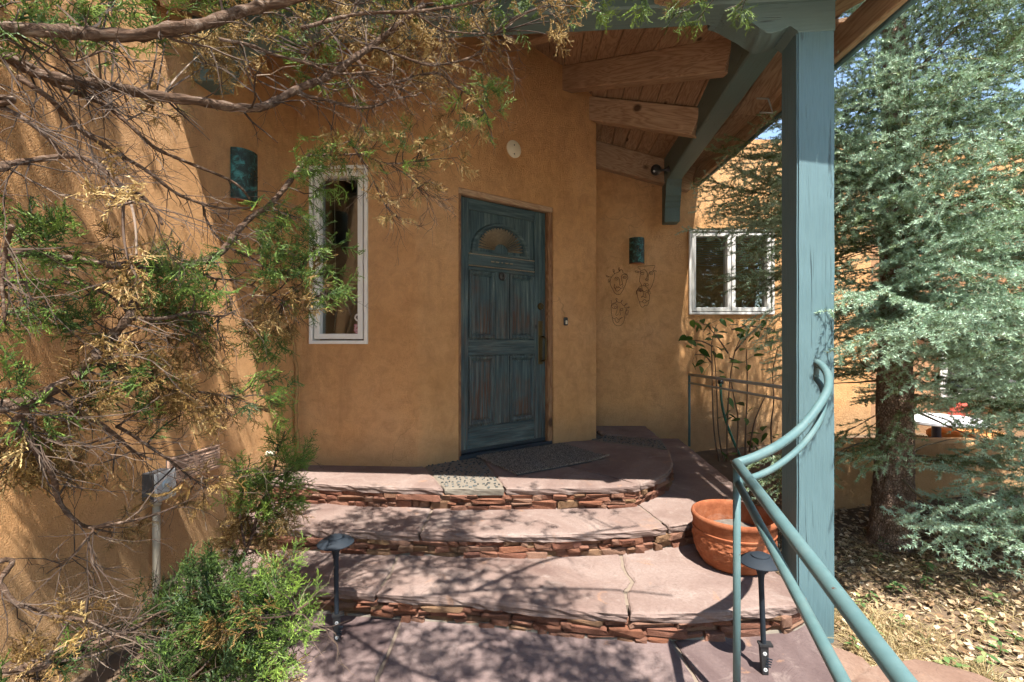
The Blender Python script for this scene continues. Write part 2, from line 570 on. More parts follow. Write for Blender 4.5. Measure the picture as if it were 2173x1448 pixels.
M = {}
M['stucco'] = m_stucco('stucco', (0.61, 0.318, 0.122), (0.75, 0.410, 0.178), (0.81, 0.485, 0.245))
M['stucco_far'] = m_stucco('stucco_far', (0.42, 0.22, 0.11), (0.50, 0.28, 0.15), (0.55, 0.32, 0.18), 120, 0.5)
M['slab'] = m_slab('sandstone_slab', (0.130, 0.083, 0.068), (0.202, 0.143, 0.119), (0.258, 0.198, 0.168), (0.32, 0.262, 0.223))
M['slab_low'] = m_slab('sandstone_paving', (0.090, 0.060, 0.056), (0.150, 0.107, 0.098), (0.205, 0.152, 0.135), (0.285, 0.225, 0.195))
M['stone'] = m_stone('riser_stone')
M['mortar'] = m_plain('mortar', (0.175, 0.15, 0.118), 0.95, noise=0.35, scale=40, bump=0.6, spec=0.1)
M['core'] = m_plain('step_core', (0.21, 0.165, 0.125), 0.95, noise=0.4, scale=30, bump=0.5, spec=0.1)
M['pebble'] = m_leaf('pebble', [(0, (0.02, 0.024, 0.024)), (0.5, (0.04, 0.045, 0.043)), (0.8, (0.07, 0.08, 0.078)), (1, (0.10, 0.10, 0.09))], 0.0, 0.45, rnd=True)
M['rafter'] = m_wood('rafter_wood', (0.35, 0.212, 0.122), (0.56, 0.395, 0.25), var=0.3)
M['plank'] = m_wood('plank_wood', (0.31, 0.182, 0.104), (0.50, 0.345, 0.215), (1.2, 20, 20), var=0.4, rnd=57.0)
M['teal'] = m_paint('teal_paint', (0.088, 0.155, 0.166), 0.55, 0.25, 0.6)
M['tealdk'] = m_paint('teal_beam_paint', (0.100, 0.150, 0.140), 0.55, 0.2, 0.4)
M['rail'] = m_rail()
M['rail_old'] = m_plain('rail_galvanised', (0.34, 0.36, 0.34), 0.45, noise=0.3, scale=40)
M['white'] = m_plain('white_frame', (0.72, 0.70, 0.64), 0.5, noise=0.12, scale=12)
M['glass'] = m_glass('glass')
M['dark'] = m_plain('dark_void', (0.012, 0.011, 0.010), 0.9)
M['room'] = m_plain('room_plaster', (0.30, 0.19, 0.11), 0.9, noise=0.2, scale=3)
M['curtain'] = m_plain('curtain_cloth', (0.20, 0.13, 0.075), 0.9, noise=0.5, scale=90, bump=0.3)
M['black'] = m_plain('black_plastic', (0.018, 0.019, 0.020), 0.45, noise=0.2, scale=60)
M['lampblack'] = m_plain('weathered_black', (0.014, 0.020, 0.027), 0.7, noise=0.3, scale=70, bump=0.2, spec=0.25)
M['terracotta'] = m_terracotta()
M['soil'] = m_plain('dry_soil', (0.13, 0.085, 0.055), 0.95, noise=0.6, scale=14, bump=1.0, spec=0.1)
M['ash'] = m_plain('grey_grit', (0.15, 0.13, 0.11), 0.95, noise=0.8, scale=45, bump=1.0, spec=0.1)
M['patina'] = m_patina()
M['copper'] = m_plain('copper_rim', (0.42, 0.12, 0.04), 0.5, noise=0.2)
M['wire'] = m_plain('rusty_wire', (0.075, 0.038, 0.016), 0.7, metal=0.3)
M['brass'] = m_plain('old_brass', (0.085, 0.060, 0.022), 0.4, 0.8, 0.4, 30)
M['chrome'] = m_plain('chrome', (0.10, 0.10, 0.10), 0.4, 1.0, 0.2, 30)
M['door_v'] = m_door('door_upright_grain', (34, 34, 2.2), 0.55)
M['door_p'] = m_door('door_panel_grain', (40, 40, 1.8), 1.0)
M['door_h'] = m_door('door_rail_grain', (2.2, 2.2, 34), 0.35)
M['gilt'] = m_plain('door_carving_gilt', (0.30, 0.235, 0.145), 0.6, noise=0.75, scale=70, bump=0.3)
M['trim'] = m_wood('door_trim_wood', (0.17, 0.075, 0.032), (0.33, 0.19, 0.095), (2, 40, 40), var=0.2, rnd=11.0)
M['threshold'] = m_plain('threshold', (0.014, 0.022, 0.030), 0.4)
M['mat'] = None
M['boxgrey'] = m_plain('grey_enamel', (0.46, 0.47, 0.46), 0.5, noise=0.2, scale=20)
M['boxside'] = m_plain('dark_grey_enamel', (0.05, 0.052, 0.055), 0.55)
M['silver'] = m_plain('silver_knob', (0.42, 0.50, 0.55), 0.35, 0.6)
M['conduit'] = m_plain('conduit', (0.36, 0.32, 0.24), 0.6, noise=0.3)
M['vent'] = m_plain('painted_vent', (0.52, 0.33, 0.225), 0.7, noise=0.25, scale=30)
M['cream'] = m_plain('cream_plastic', (0.70, 0.62, 0.45), 0.5, noise=0.08)
M['roofing'] = m_plain('roofing', (0.10, 0.08, 0.07), 0.95, noise=0.5)
M['bark_j'] = m_bark('juniper_bark', (0.050, 0.030, 0.019), (0.115, 0.072, 0.048), (0.27, 0.205, 0.155), (6, 60, 60), 1.2, 1.0, False)
M['twig'] = m_leaf('juniper_twig', [(0, (0.028, 0.018, 0.012)), (0.45, (0.058, 0.037, 0.025)), (0.75, (0.115, 0.080, 0.056)), (1, (0.30, 0.235, 0.175))], 0.0, 0.85)
M['jgreen'] = m_leaf('juniper_green', [(0, (0.024, 0.048, 0.012)), (0.5, (0.078, 0.132, 0.024)), (1, (0.21, 0.31, 0.050))], 0.2)
M['jgold'] = m_leaf('juniper_dry', [(0, (0.085, 0.045, 0.014)), (0.5, (0.235, 0.140, 0.040)), (1, (0.52, 0.37, 0.15))], 0.18)
M['bark_s'] = m_bark('spruce_bark', (0.155, 0.098, 0.066), (0.30, 0.205, 0.148), (0.46, 0.355, 0.275), (14, 14, 9), 2.0, 1.0, True)
M['stwig'] = m_plain('spruce_twig', (0.16, 0.115, 0.065), 0.85)
M['needle'] = m_leaf('spruce_needles', [(0, (0.038, 0.046, 0.012)), (0.35, (0.100, 0.130, 0.038)), (0.65, (0.195, 0.270, 0.118)), (1, (0.375, 0.520, 0.365))], 0.08, 0.45)
M['leaf'] = m_leaf('shrub_leaf', [(0, (0.030, 0.075, 0.018)), (0.6, (0.07, 0.15, 0.030)), (1, (0.15, 0.27, 0.05))], 0.45, 0.4, rnd=True)
M['gleaf'] = m_leaf('ground_plant_leaf', [(0, (0.06, 0.13, 0.04)), (0.6, (0.15, 0.25, 0.08)), (1, (0.36, 0.40, 0.17))], 0.35, 0.45, rnd=True)
M['litter'] = m_leaf('dry_leaf', [(0, (0.09, 0.050, 0.026)), (0.4, (0.25, 0.155, 0.080)), (0.75, (0.42, 0.30, 0.175)), (1, (0.58, 0.47, 0.32))], 0.15, 0.7)
M['straw'] = m_leaf('straw', [(0, (0.20, 0.14, 0.06)), (0.5, (0.42, 0.32, 0.15)), (0.85, (0.58, 0.47, 0.26)), (1, (0.20, 0.25, 0.11))], 0.3, 0.6)
M['stem'] = m_plain('shrub_stem', (0.15, 0.095, 0.060), 0.85, noise=0.5, scale=40)
M['hose'] = m_plain('hose_green', (0.010, 0.10, 0.055), 0.4)
M['vine'] = m_plain('vine_stem', (0.30, 0.165, 0.060), 0.85, noise=0.5, scale=60, bump=0.5)
M['ground'] = m_plain('ground_soil', (0.15, 0.105, 0.068), 0.95, noise=0.6, scale=9, bump=1.0, spec=0.1)
M['rock'] = m_slab('boulder_stone', (0.115, 0.062, 0.042), (0.18, 0.110, 0.078), (0.23, 0.152, 0.110), (0.29, 0.215, 0.165))
M['red'] = m_plain('red_cushion', (0.50, 0.075, 0.045), 0.8)
M['tablewhite'] = m_plain('table_top', (0.70, 0.70, 0.72), 0.4, noise=0.1)
M['orange'] = m_plain('orange_fabric', (0.62, 0.26, 0.08), 0.8)
M['navy'] = m_plain('navy_metal', (0.025, 0.03, 0.06), 0.5)
# ------------------------------------------------------------------ ground and steps
Z_LAND, Z_T2, Z_T3 = 0.39, 0.255, 0.125

def garden_z(x, y):
    z = -0.15 + 0.075 * (y - 2.28) + 0.11 * max(0.0, x - 1.5)
    return min(z, 0.55)

gr = mk('ground', [(-60, -60, -0.9), (60, -60, -0.9), (60, 90, -0.9), (-60, 90, -0.9)], [(0, 1, 2, 3)], M['ground'])
tag(gr, kind='structure')
dr = mk('bounce_sheet', [(-9, -16, -0.17), (11, -16, -0.17), (11, -1.65, -0.17), (-9, -1.65, -0.17)], [(0, 1, 2, 3)], m_plain('pale_bounce', (0.52, 0.47, 0.40), 0.9, noise=0.25, scale=6, bump=0.3))  # unseen pale sheet, added to bounce sunlight up under the porch
tag(dr, kind='structure')
gv, gf = [], []
NX, NY = 60, 70
rg = random.Random(3)
from mathutils import noise as mnoise
for j in range(NY + 1):
    for i in range(NX + 1):
        x = -2.6 + 10.6 * i / NX
        y = -2.5 + 9.0 * j / NY
        z = garden_z(x, y) + 0.03 * mnoise.noise(Vector((x * 2.3, y * 2.3, 0))) + 0.012 * mnoise.noise(Vector((x * 9, y * 9, 3)))
        if x < 1.32:
            z = min(z, -0.10)
        if x < -0.95:
            z = -0.06 + 0.03 * mnoise.noise(Vector((x * 3, y * 3, 1)))
        gv.append((x, y, z))
for j in range(NY):
    for i in range(NX):
        a = j * (NX + 1) + i
        gf.append((a, a + 1, a + NX + 2, a + NX + 1))
gb = mk('garden_bed_ground', gv, gf, M['ground'], smooth=True)
tag(gb, kind='structure')

def slab(name, poly, top, th, mat, parent, seed, jit=0.007, dens=0.035):
    """split sandstone slab: irregular outline, broken front edge"""
    rr = random.Random(seed)
    pts = []
    n = len(poly)
    for i in range(n):
        a, b = Vector((*poly[i], 0)), Vector((*poly[(i + 1) % n], 0))
        k = max(1, int((b - a).length / dens))
        for q in range(k):
            pts.append(a.lerp(b, q / k))
    cen = sum(pts, Vector()) / len(pts)
    m = len(pts)
    # outward normals
    area = sum(pts[i].x * pts[(i + 1) % m].y - pts[(i + 1) % m].x * pts[i].y for i in range(m))
    sg = 1 if area > 0 else -1
    nor = []
    for i in range(m):
        d = (pts[(i + 1) % m] - pts[i - 1])
        d = Vector((d.y, -d.x, 0)) * sg
        nor.append(d.normalized())
    rings = [(-0.012, 0.0, 0.003), (-0.002, -0.005, 0.003), (0.001, -th * 0.35, jit), (-0.003, -th * 0.7, jit), (-0.006, -th, jit * 1.3)]
    verts, faces = [], []
    for off, dz, j in rings:
        for i in range(m):
            p = pts[i] + nor[i] * (off + rr.uniform(-j, j) * 0.7 + 0.009 * mnoise.noise(pts[i] * 9 + Vector((seed, 0, dz * 60))))
            verts.append((p.x, p.y, top + dz + (rr.uniform(-0.0015, 0.0015) if dz else 0)))
    for q in range(len(rings) - 1):
        for i in range(m):
            i2 = (i + 1) % m
            faces.append((q * m + i, q * m + i2, (q + 1) * m + i2, (q + 1) * m + i))
    faces.append(tuple(range(m)))
    faces.append(tuple((len(rings) - 1) * m + i for i in range(m - 1, -1, -1)))
    bm = bmesh.new()
    bv = [bm.verts.new(v) for v in verts]
    for f in faces:
        try:
            bm.faces.new([bv[i] for i in f])
        except ValueError:
            pass
    return from_bm(name, bm, mat, parent)

def core(name, poly, z0, z1, mat):
    n = len(poly)
    v = [(x, y, z0) for x, y in poly] + [(x, y, z1) for x, y in poly]
    f = [(i, (i + 1) % n, n + (i + 1) % n, n + i) for i in range(n)] + [tuple(range(n, 2 * n)), tuple(range(n - 1, -1, -1))]
    bm = bmesh.new()
    bv = [bm.verts.new(p) for p in v]
    for q in f:
        bm.faces.new([bv[i] for i in q])
    o = from_bm(name, bm, mat)
    tag(o, kind='structure')
    return o

def stone_mesh(seed):
    rr = random.Random(seed)
    bm = bmesh.new()
    bmesh.ops.create_cube(bm, size=1.0)
    bmesh.ops.bevel(bm, geom=bm.edges[:], offset=0.09, segments=1, affect='EDGES')
    for v in bm.verts:
        v.co += Vector((rr.uniform(-0.07, 0.07), rr.uniform(-0.14, 0.14), rr.uniform(-0.11, 0.11)))
    # broken slanting face
    tx, tz = rr.uniform(-0.25, 0.25), rr.uniform(-0.3, 0.3)
    for v in bm.verts:
        if v.co.y < 0:
            v.co.y += tx * v.co.x * 0.5 + tz * v.co.z * 0.5
    me = bpy.data.meshes.new('stone')
    bmesh.ops.recalc_face_normals(bm, faces=bm.faces[:])
    bm.to_mesh(me)
    bm.free()
    me.materials.append(M['stone'])
    return me
STONES = [stone_mesh(100 + i) for i in range(14)]

def riser(parent, curve_pts, z0, z1, seed, inset=0.020):
    """courses of split stone following a plan curve; inside lies to its left"""
    rr = random.Random(seed)
    c = catmull([Vector((x, y, 0)) for x, y in curve_pts], 10)
    acc = [0.0]
    for a, b in zip(c, c[1:]):
        acc.append(acc[-1] + (b - a).length)
    def at(s):
        s = max(0, min(acc[-1] - 1e-6, s))
        lo = 0
        while acc[lo + 1] < s:
            lo += 1
        t = (s - acc[lo]) / max(1e-9, acc[lo + 1] - acc[lo])
        d = (c[lo + 1] - c[lo]).normalized()
        return c[lo].lerp(c[lo + 1], t), d
    H = z1 - z0
    s = 0.0
    # work in short bays so that the courses shift along the wall
    while s < acc[-1]:
        bay = rr.uniform(0.28, 0.55)
        e = min(acc[-1], s + bay)
        k = rr.choice([2, 3, 3, 4])
        cuts = sorted([(i + 1) / k + rr.uniform(-0.17, 0.17) / (k - 1) for i in range(k - 1)])
        cuts = [0.0] + cuts + [1.0]
        for q in range(k):
            za, zb = z0 + H * cuts[q], z0 + H * cuts[q + 1]
            x = s + rr.uniform(-0.03, 0.0)
            while x < e - 0.015:
                L = min(rr.choice([rr.uniform(0.04, 0.09), rr.uniform(0.08, 0.21)]), e - x + 0.01)
                if e - (x + L) < 0.04:
                    L = e - x
                p, d = at(x + L / 2)
                inn = Vector((-d.y, d.x, 0))
                m = Matrix((d, inn, Vector((0, 0, 1)))).transposed().to_4x4()
                dep = 0.07
                m.translation = p + inn * (inset + dep / 2 - rr.uniform(-0.004, 0.026)) + Vector((0, 0, (za + zb) / 2))
                m = m @ Matrix.Rotation(rr.uniform(-0.05, 0.05), 4, 'Y') @ Matrix.Rotation(rr.uniform(-0.10, 0.10), 4, 'Z') @ Matrix.Diagonal((L * 0.97, dep, (zb - za) * 0.93, 1))
                share('stone', rr.choice(STONES), m, parent)
                x += L
        s = e

FL = [(-1.64, 3.10), (-1.46, 3.07), (-0.95, 2.995), (-0.42, 2.945), (-0.04, 2.94), (0.36, 2.95), (0.70, 2.975), (0.85, 3.045), (1.03, 3.218), (1.16, 3.43), (1.24, 3.64), (1.31, 3.95), (1.39, 4.43), (1.43, 5.05)]
F2 = [(-1.74, 2.70), (-1.38, 2.66), (-0.95, 2.62), (-0.506, 2.585), (-0.22, 2.575), (0.243, 2.575), (0.62, 2.61), (0.888, 2.68), (1.06, 2.745), (1.25, 2.80), (1.42, 2.86), (1.52, 2.95), (1.575, 3.1), (1.64, 3.47), (1.75, 4.63), (1.79, 5.05)]
F3 = [(-1.84, 2.33), (-1.4, 2.31), (-1.0, 2.27), (-0.65, 2.22), (-0.19, 2.165), (0.21, 2.09), (0.5, 2.055), (0.857, 2.06), (1.10, 2.09), (1.27, 2.12), (1.355, 2.17), (1.37, 2.25), (1.362, 2.42), (1.40, 2.6), (1.5, 2.8)]
def sm(pts, n=6):
    return [(p.x, p.y) for p in catmull([Vector((x, y, 0)) for x, y in pts], n)]

def inset_front(curve, d):
    c = [Vector((x, y, 0)) for x, y in curve]
    out = []
    for i in range(len(c)):
        t = (c[min(i + 1, len(c) - 1)] - c[max(i - 1, 0)]).normalized()
        n = Vector((-t.y, t.x, 0))
        q = c[i] + n * d
        out.append((q.x, q.y))
    return out

TH = 0.045
landing = core('landing', inset_front(sm(FL), 0.08) + [(0.7, 5.1), (-1.64, 3.75)], -0.2, Z_LAND - 0.010, M['core'])
mid_step = core('middle_step', inset_front(sm(F2), 0.08) + [(1.2, 5.1), (-1.74, 3.3)], -0.25, Z_T2 - 0.010, M['core'])
low_step = core('lower_step', inset_front(sm(F3), 0.08) + [(1.4, 3.0), (-1.84, 2.95)], -0.3, Z_T3 - 0.010, M['core'])
riser(landing, FL[:13], Z_T2 - 0.004, Z_LAND - TH, 11)
riser(mid_step, F2[:12], Z_T3 - 0.004, Z_T2 - TH, 12)
riser(mid_step, F2[11:], -0.02, Z_T2 - TH, 15)
riser(low_step, F3[:11], -0.006, Z_T3 - TH, 13)

def sub(curve, x0, x1):
    return [p for p in curve if x0 < p[0] < x1]
fl = sm(FL)
# landing slabs
slab('slab', [(-1.64, 3.10)] + sub(fl, -1.60, -0.44) + [(-0.43, 2.946), (-0.695, 3.56), (-1.64, 3.62)], Z_LAND, TH, M['slab'], landing, 1)
band1 = [(-0.418, 2.948), (-0.048, 2.945), (-0.255, 3.76), (-0.683, 3.56)]
slab('mortar_band', band1, Z_LAND - 0.003, TH, M['mortar'], landing, 2, 0.003)
slab('slab', [(-0.036, 2.94)] + sub(fl[: len(fl) // 2 + 2], -0.02, 0.80) + [(0.822, 3.026), (0.40, 3.455), (-0.1, 3.97), (-0.243, 3.77)], Z_LAND, TH, M['slab'], landing, 3)
i0 = min(range(len(fl)), key=lambda i: (fl[i][0] - 0.85) ** 2 + (fl[i][1] - 3.05) ** 2)
i1 = min(range(len(fl)), key=lambda i: (fl[i][0] - 1.312) ** 2 + (fl[i][1] - 3.97) ** 2)
i2 = min(range(len(fl)), key=lambda i: (fl[i][0] - 1.37) ** 2 + (fl[i][1] - 4.33) ** 2)
slab('slab', [(0.832, 3.034)] + fl[i0 + 1:i1 + 1] + [(0.74, 4.315), (0.3, 4.3), (-0.088, 3.975), (0.41, 3.463)], Z_LAND, TH, M['slab'], landing, 4)
band2 = [fl[i1 + 1], fl[i2], (0.73, 4.66), (0.74, 4.325)]
slab('mortar_band', band2, Z_LAND - 0.003, TH, M['mortar'], landing, 5, 0.003)
slab('slab', fl[i2 + 1:] + [(1.43, 5.12), (0.7, 5.12), (0.73, 4.67)], Z_LAND, TH, M['slab'], landing, 6)

def pebbles(poly, n, parent, seed, zt):
    rr = random.Random(seed)
    bm = bmesh.new()
    bmesh.ops.create_uvsphere(bm, u_segments=10, v_segments=6, radius=1.0)
    me = bpy.data.meshes.new('pebble')
    bm.to_mesh(me)
    bm.free()
    me.polygons.foreach_set('use_smooth', [True] * len(me.polygons))
    me.materials.append(M['pebble'])
    xs = [p[0] for p in poly]; ys = [p[1] for p in poly]
    def inside(x, y, e=0.02):
        s = None
        for i in range(len(poly)):
            ax, ay = poly[i]; bx, by = poly[(i + 1) % len(poly)]
            L = math.hypot(bx - ax, by - ay)
            c = ((bx - ax) * (y - ay) - (by - ay) * (x - ax)) / L
            if c < e:
                return False
        return True
    done = []
    tries = 0
    while len(done) < n and tries < 9000:
        tries += 1
        x, y = rr.uniform(min(xs), max(xs)), rr.uniform(min(ys), max(ys))
        r = rr.uniform(0.006, 0.0145)
        if not inside(x, y, 0.012):
            continue
        if any(math.hypot(x - a, y - b) < r + c + 0.006 for a, b, c in done):
            continue
        done.append((x, y, r))
        m = Matrix.Translation((x, y, zt)) @ Matrix.Rotation(rr.uniform(0, 3.14), 4, 'Z') @ Matrix.Diagonal((r, r * rr.uniform(0.5, 0.75), 0.006, 1))
        share('pebble', me, m, parent)
pebbles(band1, 165, landing, 5, Z_LAND - 0.001)
pebbles(band2, 120, landing, 6, Z_LAND - 0.001)

# middle tread
f2 = sm(F2)
slab('slab', [(-1.74, 2.70)] + sub(f2, -1.72, -0.53) + [(-0.512, 2.585), (-0.50, 3.08), (-1.74, 3.25)], Z_T2, TH, M['slab'], mid_step, 21)
slab('slab', [(-0.502, 2.585)] + sub(f2[: len(f2) // 2 + 2], -0.48, 0.86) + [(0.880, 2.678), (0.80, 3.08), (0.3, 3.06), (-0.49, 3.07)], Z_T2, TH, M['slab'], mid_step, 22)
j0 = min(range(len(f2)), key=lambda i: (f2[i][0] - 0.92) ** 2 + (f2[i][1] - 2.69) ** 2)
slab('slab', [(0.891, 2.683)] + f2[j0:] + [(1.79, 5.12), (1.36, 5.12), (1.30, 4.4), (1.18, 3.75), (1.02, 3.36), (0.81, 3.09)], Z_T2, TH, M['slab'], mid_step, 23)
# lower tread
f3 = sm(F3)
slab('slab', [(-1.84, 2.33)] + sub(f3, -1.80, -0.66) + [(-0.648, 2.222), (-0.628, 2.42), (-0.645, 2.72), (-1.80, 2.82)], Z_T3, TH, M['slab'], low_step, 31)
slab('slab', [(-0.637, 2.221)] + sub(f3[: len(f3) // 2 + 4], -0.62, 0.49) + [(0.503, 2.056), (0.53, 2.24), (0.585, 2.33), (0.575, 2.5), (0.61, 2.70), (-0.634, 2.71), (-0.617, 2.42)], Z_T3, TH, M['slab'], low_step, 32)
k0 = min(range(len(f3)), key=lambda i: (f3[i][0] - 0.55) ** 2 + (f3[i][1] - 2.055) ** 2)
slab('slab', [(0.517, 2.055)] + f3[k0:] + [(1.45, 2.95), (0.63, 2.72), (0.592, 2.5), (0.604, 2.33), (0.545, 2.23)], Z_T3, TH, M['slab'], low_step, 33)

# paving in front of the steps
paving = core('paving', [(-1.15, -1.6), (0.86, -1.6), (0.90, 0.8), (1.0, 1.4), (1.2, 1.81), (1.33, 2.07), (1.33, 2.3), (-1.2, 2.5)], -0.35, -0.010, M['core'])
def pv(poly, seed):
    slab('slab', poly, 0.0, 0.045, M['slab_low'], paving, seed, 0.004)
pv([(-1.22, 0.95), (-0.532, 0.98), (-0.512, 1.5), (-0.535, 1.85), (-0.528, 2.34), (-1.22, 2.44)], 41)
pv([(-0.519, 0.98), (0.70, 1.0), (0.712, 1.6), (0.702, 2.0), (0.69, 2.14), (-0.515, 2.34), (-0.522, 1.85), (-0.499, 1.5)], 42)
pv([(0.716, 1.0), (0.94, 1.02), (1.06, 1.42), (1.16, 1.65), (1.24, 1.80), (1.33, 1.93), (1.385, 2.07), (1.385, 2.2), (0.705, 2.16), (0.718, 2.0), (0.729, 1.6)], 43)
pv([(-1.22, -1.6), (0.1, -1.6), (0.11, 0.985), (-0.6, 0.965), (-1.22, 0.94)], 44)
pv([(0.115, -1.6), (0.88, -1.6), (0.92, 0.8), (0.945, 1.005), (0.125, 0.985)], 45)
# cement fillet along the foot of the lowest riser
fil = catmull([Vector((x, y + 0.022, 0.0)) for x, y in F3[2:11]], 6)
mk('mortar_fillet', *tube_data(fil, [0.007 + 0.006 * R.random() for _ in fil], 7), M['mortar'], low_step)
fil = catmull([Vector((x, y + 0.028, Z_T3)) for x, y in F2[1:11]], 6)
mk('mortar_fillet', *tube_data(fil, [0.005 + 0.004 * R.random() for _ in fil], 7), M['mortar'], mid_step)

# ------------------------------------------------------------------ house
house = empty('adobe_house', (0, 3.6, 0), 'tan adobe stucco house with rounded entry wall and blue door', 'house')
DL, DR = Vector((-0.394, 3.648, 0)), Vector((0.316, 4.167, 0))
DD = (DR - DL).normalized()
DN = Vector((DD.y, -DD.x, 0))                 # outward, towards the steps
DW, DH = (DR - DL).length, 2.05
REC = 0.035
wL, wR = DL - DD * 0.030 + DN * 0.012, DR + DD * 0.055 + DN * 0.012   # opening edges on the wall face
DTOP = Z_LAND + DH + 0.05

def fillet(a, b, c, r, n=10):
    """rounded corner at b between a and c"""
    a, b, c = Vector(a), Vector(b), Vector(c)
    u, v = (a - b).normalized(), (c - b).normalized()
    half = u.angle(v) / 2
    d = r / math.tan(half)
    p0, p1 = b + u * d, b + v * d
    out = []
    for k in range(n + 1):
        t = k / n
        out.append((p0 * (1 - t) ** 2 + b * 2 * t * (1 - t) + p1 * t * t))
    return out

WW = lambda X: 3.482 - (X + 1.575) * 0.055          # window wall plane
WX0, WX1, WZ0, WZ1 = -1.486, -1.058, 1.288, 2.588   # left window
left = [(-2.25, -2.2, 0), (-2.0, 0.2, 0), (-1.87, 1.2, 0), (-1.775, 1.9, 0), (-1.72, 2.3, 0), (-1.66, 2.7, 0), (-1.615, 3.1, 0)]
left = [Vector(p) for p in left]
inner = fillet(left[-1], Vector((-1.575, WW(-1.575), 0)), Vector((WX0, WW(WX0), 0)), 0.035, 5)
cornerB = Vector((-0.675, WW(-0.675), 0))
corn = fillet(Vector((WX1, WW(WX1), 0)), cornerB, wL, 0.13, 14)
E1 = Vector((0.79, 4.42, 0))
path = left + inner + [Vector((WX0, WW(WX0), 0)), Vector((WX1, WW(WX1), 0))] + corn + [wL, wR]
ecorn = fillet(wR, E1, Vector((0.86, 5.05, 0)), 0.02, 4)
path += ecorn + [Vector((0.86, 5.05, 0))]
YB = 5.05
BX0, BX1, BZ0, BZ1 = 1.896, 2.80, 1.588, 2.492
path += [Vector((BX0, YB, 0)), Vector((BX1, YB, 0)), Vector((7.5, YB, 0))]

def wall_columns(path, ztop):
    """outer skin of a wall swept along a plan path, with openings left out"""
    verts, faces = [], []
    def quad(a, b, z0, z1):
        nz = max(1, int((z1 - z0) / 0.6))
        for q in range(nz):
            za, zb = z0 + (z1 - z0) * q / nz, z0 + (z1 - z0) * (q + 1) / nz
            i = len(verts)
            verts.extend([(a.x, a.y, za), (b.x, b.y, za), (b.x, b.y, zb), (a.x, a.y, zb)])
            faces.append((i, i + 1, i + 2, i + 3))
    for a, b in zip(path, path[1:]):
        mid = (a + b) / 2
        top = ztop(mid)
        if (a - wL).length < 1e-6:
            quad(a, b, DTOP, top)
        elif abs(a.x - WX0) < 1e-6 and abs(b.x - WX1) < 1e-6:
            quad(a, b, -0.4, WZ0); quad(a, b, WZ1, top)
        elif abs(a.x - BX0) < 1e-6 and abs(b.x - BX1) < 1e-6:
            quad(a, b, -0.4, BZ0); quad(a, b, BZ1, top)
        else:
            quad(a, b, -0.4, top)
    return verts, faces
def ztop(p):
    return 3.46 if p.y > 5.0 and p.x > 1.2 else 4.6
v, f = wall_columns(path, ztop)
bm = bmesh.new()
bv = [bm.verts.new(p) for p in v]
for q in f:
    bm.faces.new([bv[i] for i in q])
bmesh.ops.remove_doubles(bm, verts=bm.verts[:], dist=1e-5)
# reveals of the openings
def reveal(a, b, z0, z1, n, dep, sides=(1, 1, 1, 1)):
    a2, b2 = a - n * dep, b - n * dep
    q = []
    if sides[0]: q.append([(a, z0), (a2, z0), (a2, z1), (a, z1)])
    if sides[1]: q.append([(b, z1), (b2, z1), (b2, z0), (b, z0)])
    if sides[2]: q.append([(a, z1), (a2, z1), (b2, z1), (b, z1)])
    if sides[3]: q.append([(b, z0), (b2, z0), (a2, z0), (a, z0)])
    for poly in q:
        bm.faces.new([bm.verts.new((p.x, p.y, z)) for p, z in poly])
WN = Vector((-0.055, -1, 0)).normalized()
reveal(Vector((WX0, WW(WX0), 0)), Vector((WX1, WW(WX1), 0)), WZ0, WZ1, WN, 0.16)
reveal(Vector((BX0, YB, 0)), Vector((BX1, YB, 0)), BZ0, BZ1, Vector((0, -1, 0)), 0.16)
reveal(wL, wR, -0.2, DTOP, DN, 0.20)
me = bpy.data.meshes.new('wall')
bm.to_mesh(me); bm.free()
me.materials.append(M['stucco'])
me.polygons.foreach_set('use_smooth', [True] * len(me.polygons))
me.set_sharp_from_angle(angle=math.radians(32))
wall = bpy.data.objects.new('wall', me)
COL.objects.link(wall); put(wall, house)
# back thickness, roof slab and parapet top so that no light leaks in from behind
pts_in = [(-2.8, -2.2), (-2.8, 6.2), (7.5, 6.2), (7.5, 5.3)]
mk('parapet', [(1.2, 5.05, 3.46), (7.5, 5.05, 3.46), (7.5, 5.35, 3.46), (1.2, 5.35, 3.46), (1.2, 5.35, 1.0), (7.5, 5.35, 1.0)],
   [(0, 1, 2, 3), (3, 2, 5, 4)], M['stucco'], house)
mk('roof', [(-2.9, -2.2, 4.6), (-2.25, -2.2, 4.6), (-1.72, 2.3, 4.6), (-1.575, 3.48, 4.6), (-0.68, 3.43, 4.6), (0.79, 4.42, 4.6), (0.86, 5.05, 4.6), (1.2, 5.05, 4.6), (1.2, 6.6, 4.6), (-2.9, 6.6, 4.6)],
   [tuple(range(10))], M['roofing'], house)
mk('rear_wall', [(-2.9, -2.2, -0.4), (-2.9, 6.6, -0.4), (1.2, 6.6, -0.4), (1.2, 6.6, 4.6), (-2.9, 6.6, 4.6), (-2.9, -2.2, 4.6), (1.2, 5.35, -0.4), (1.2, 5.35, 4.6), (1.2, 5.05, 3.46), (1.2, 5.05, 4.6)],
   [(0, 1, 4, 5), (1, 2, 3, 4), (2, 6, 7, 3)], M['stucco'], house)

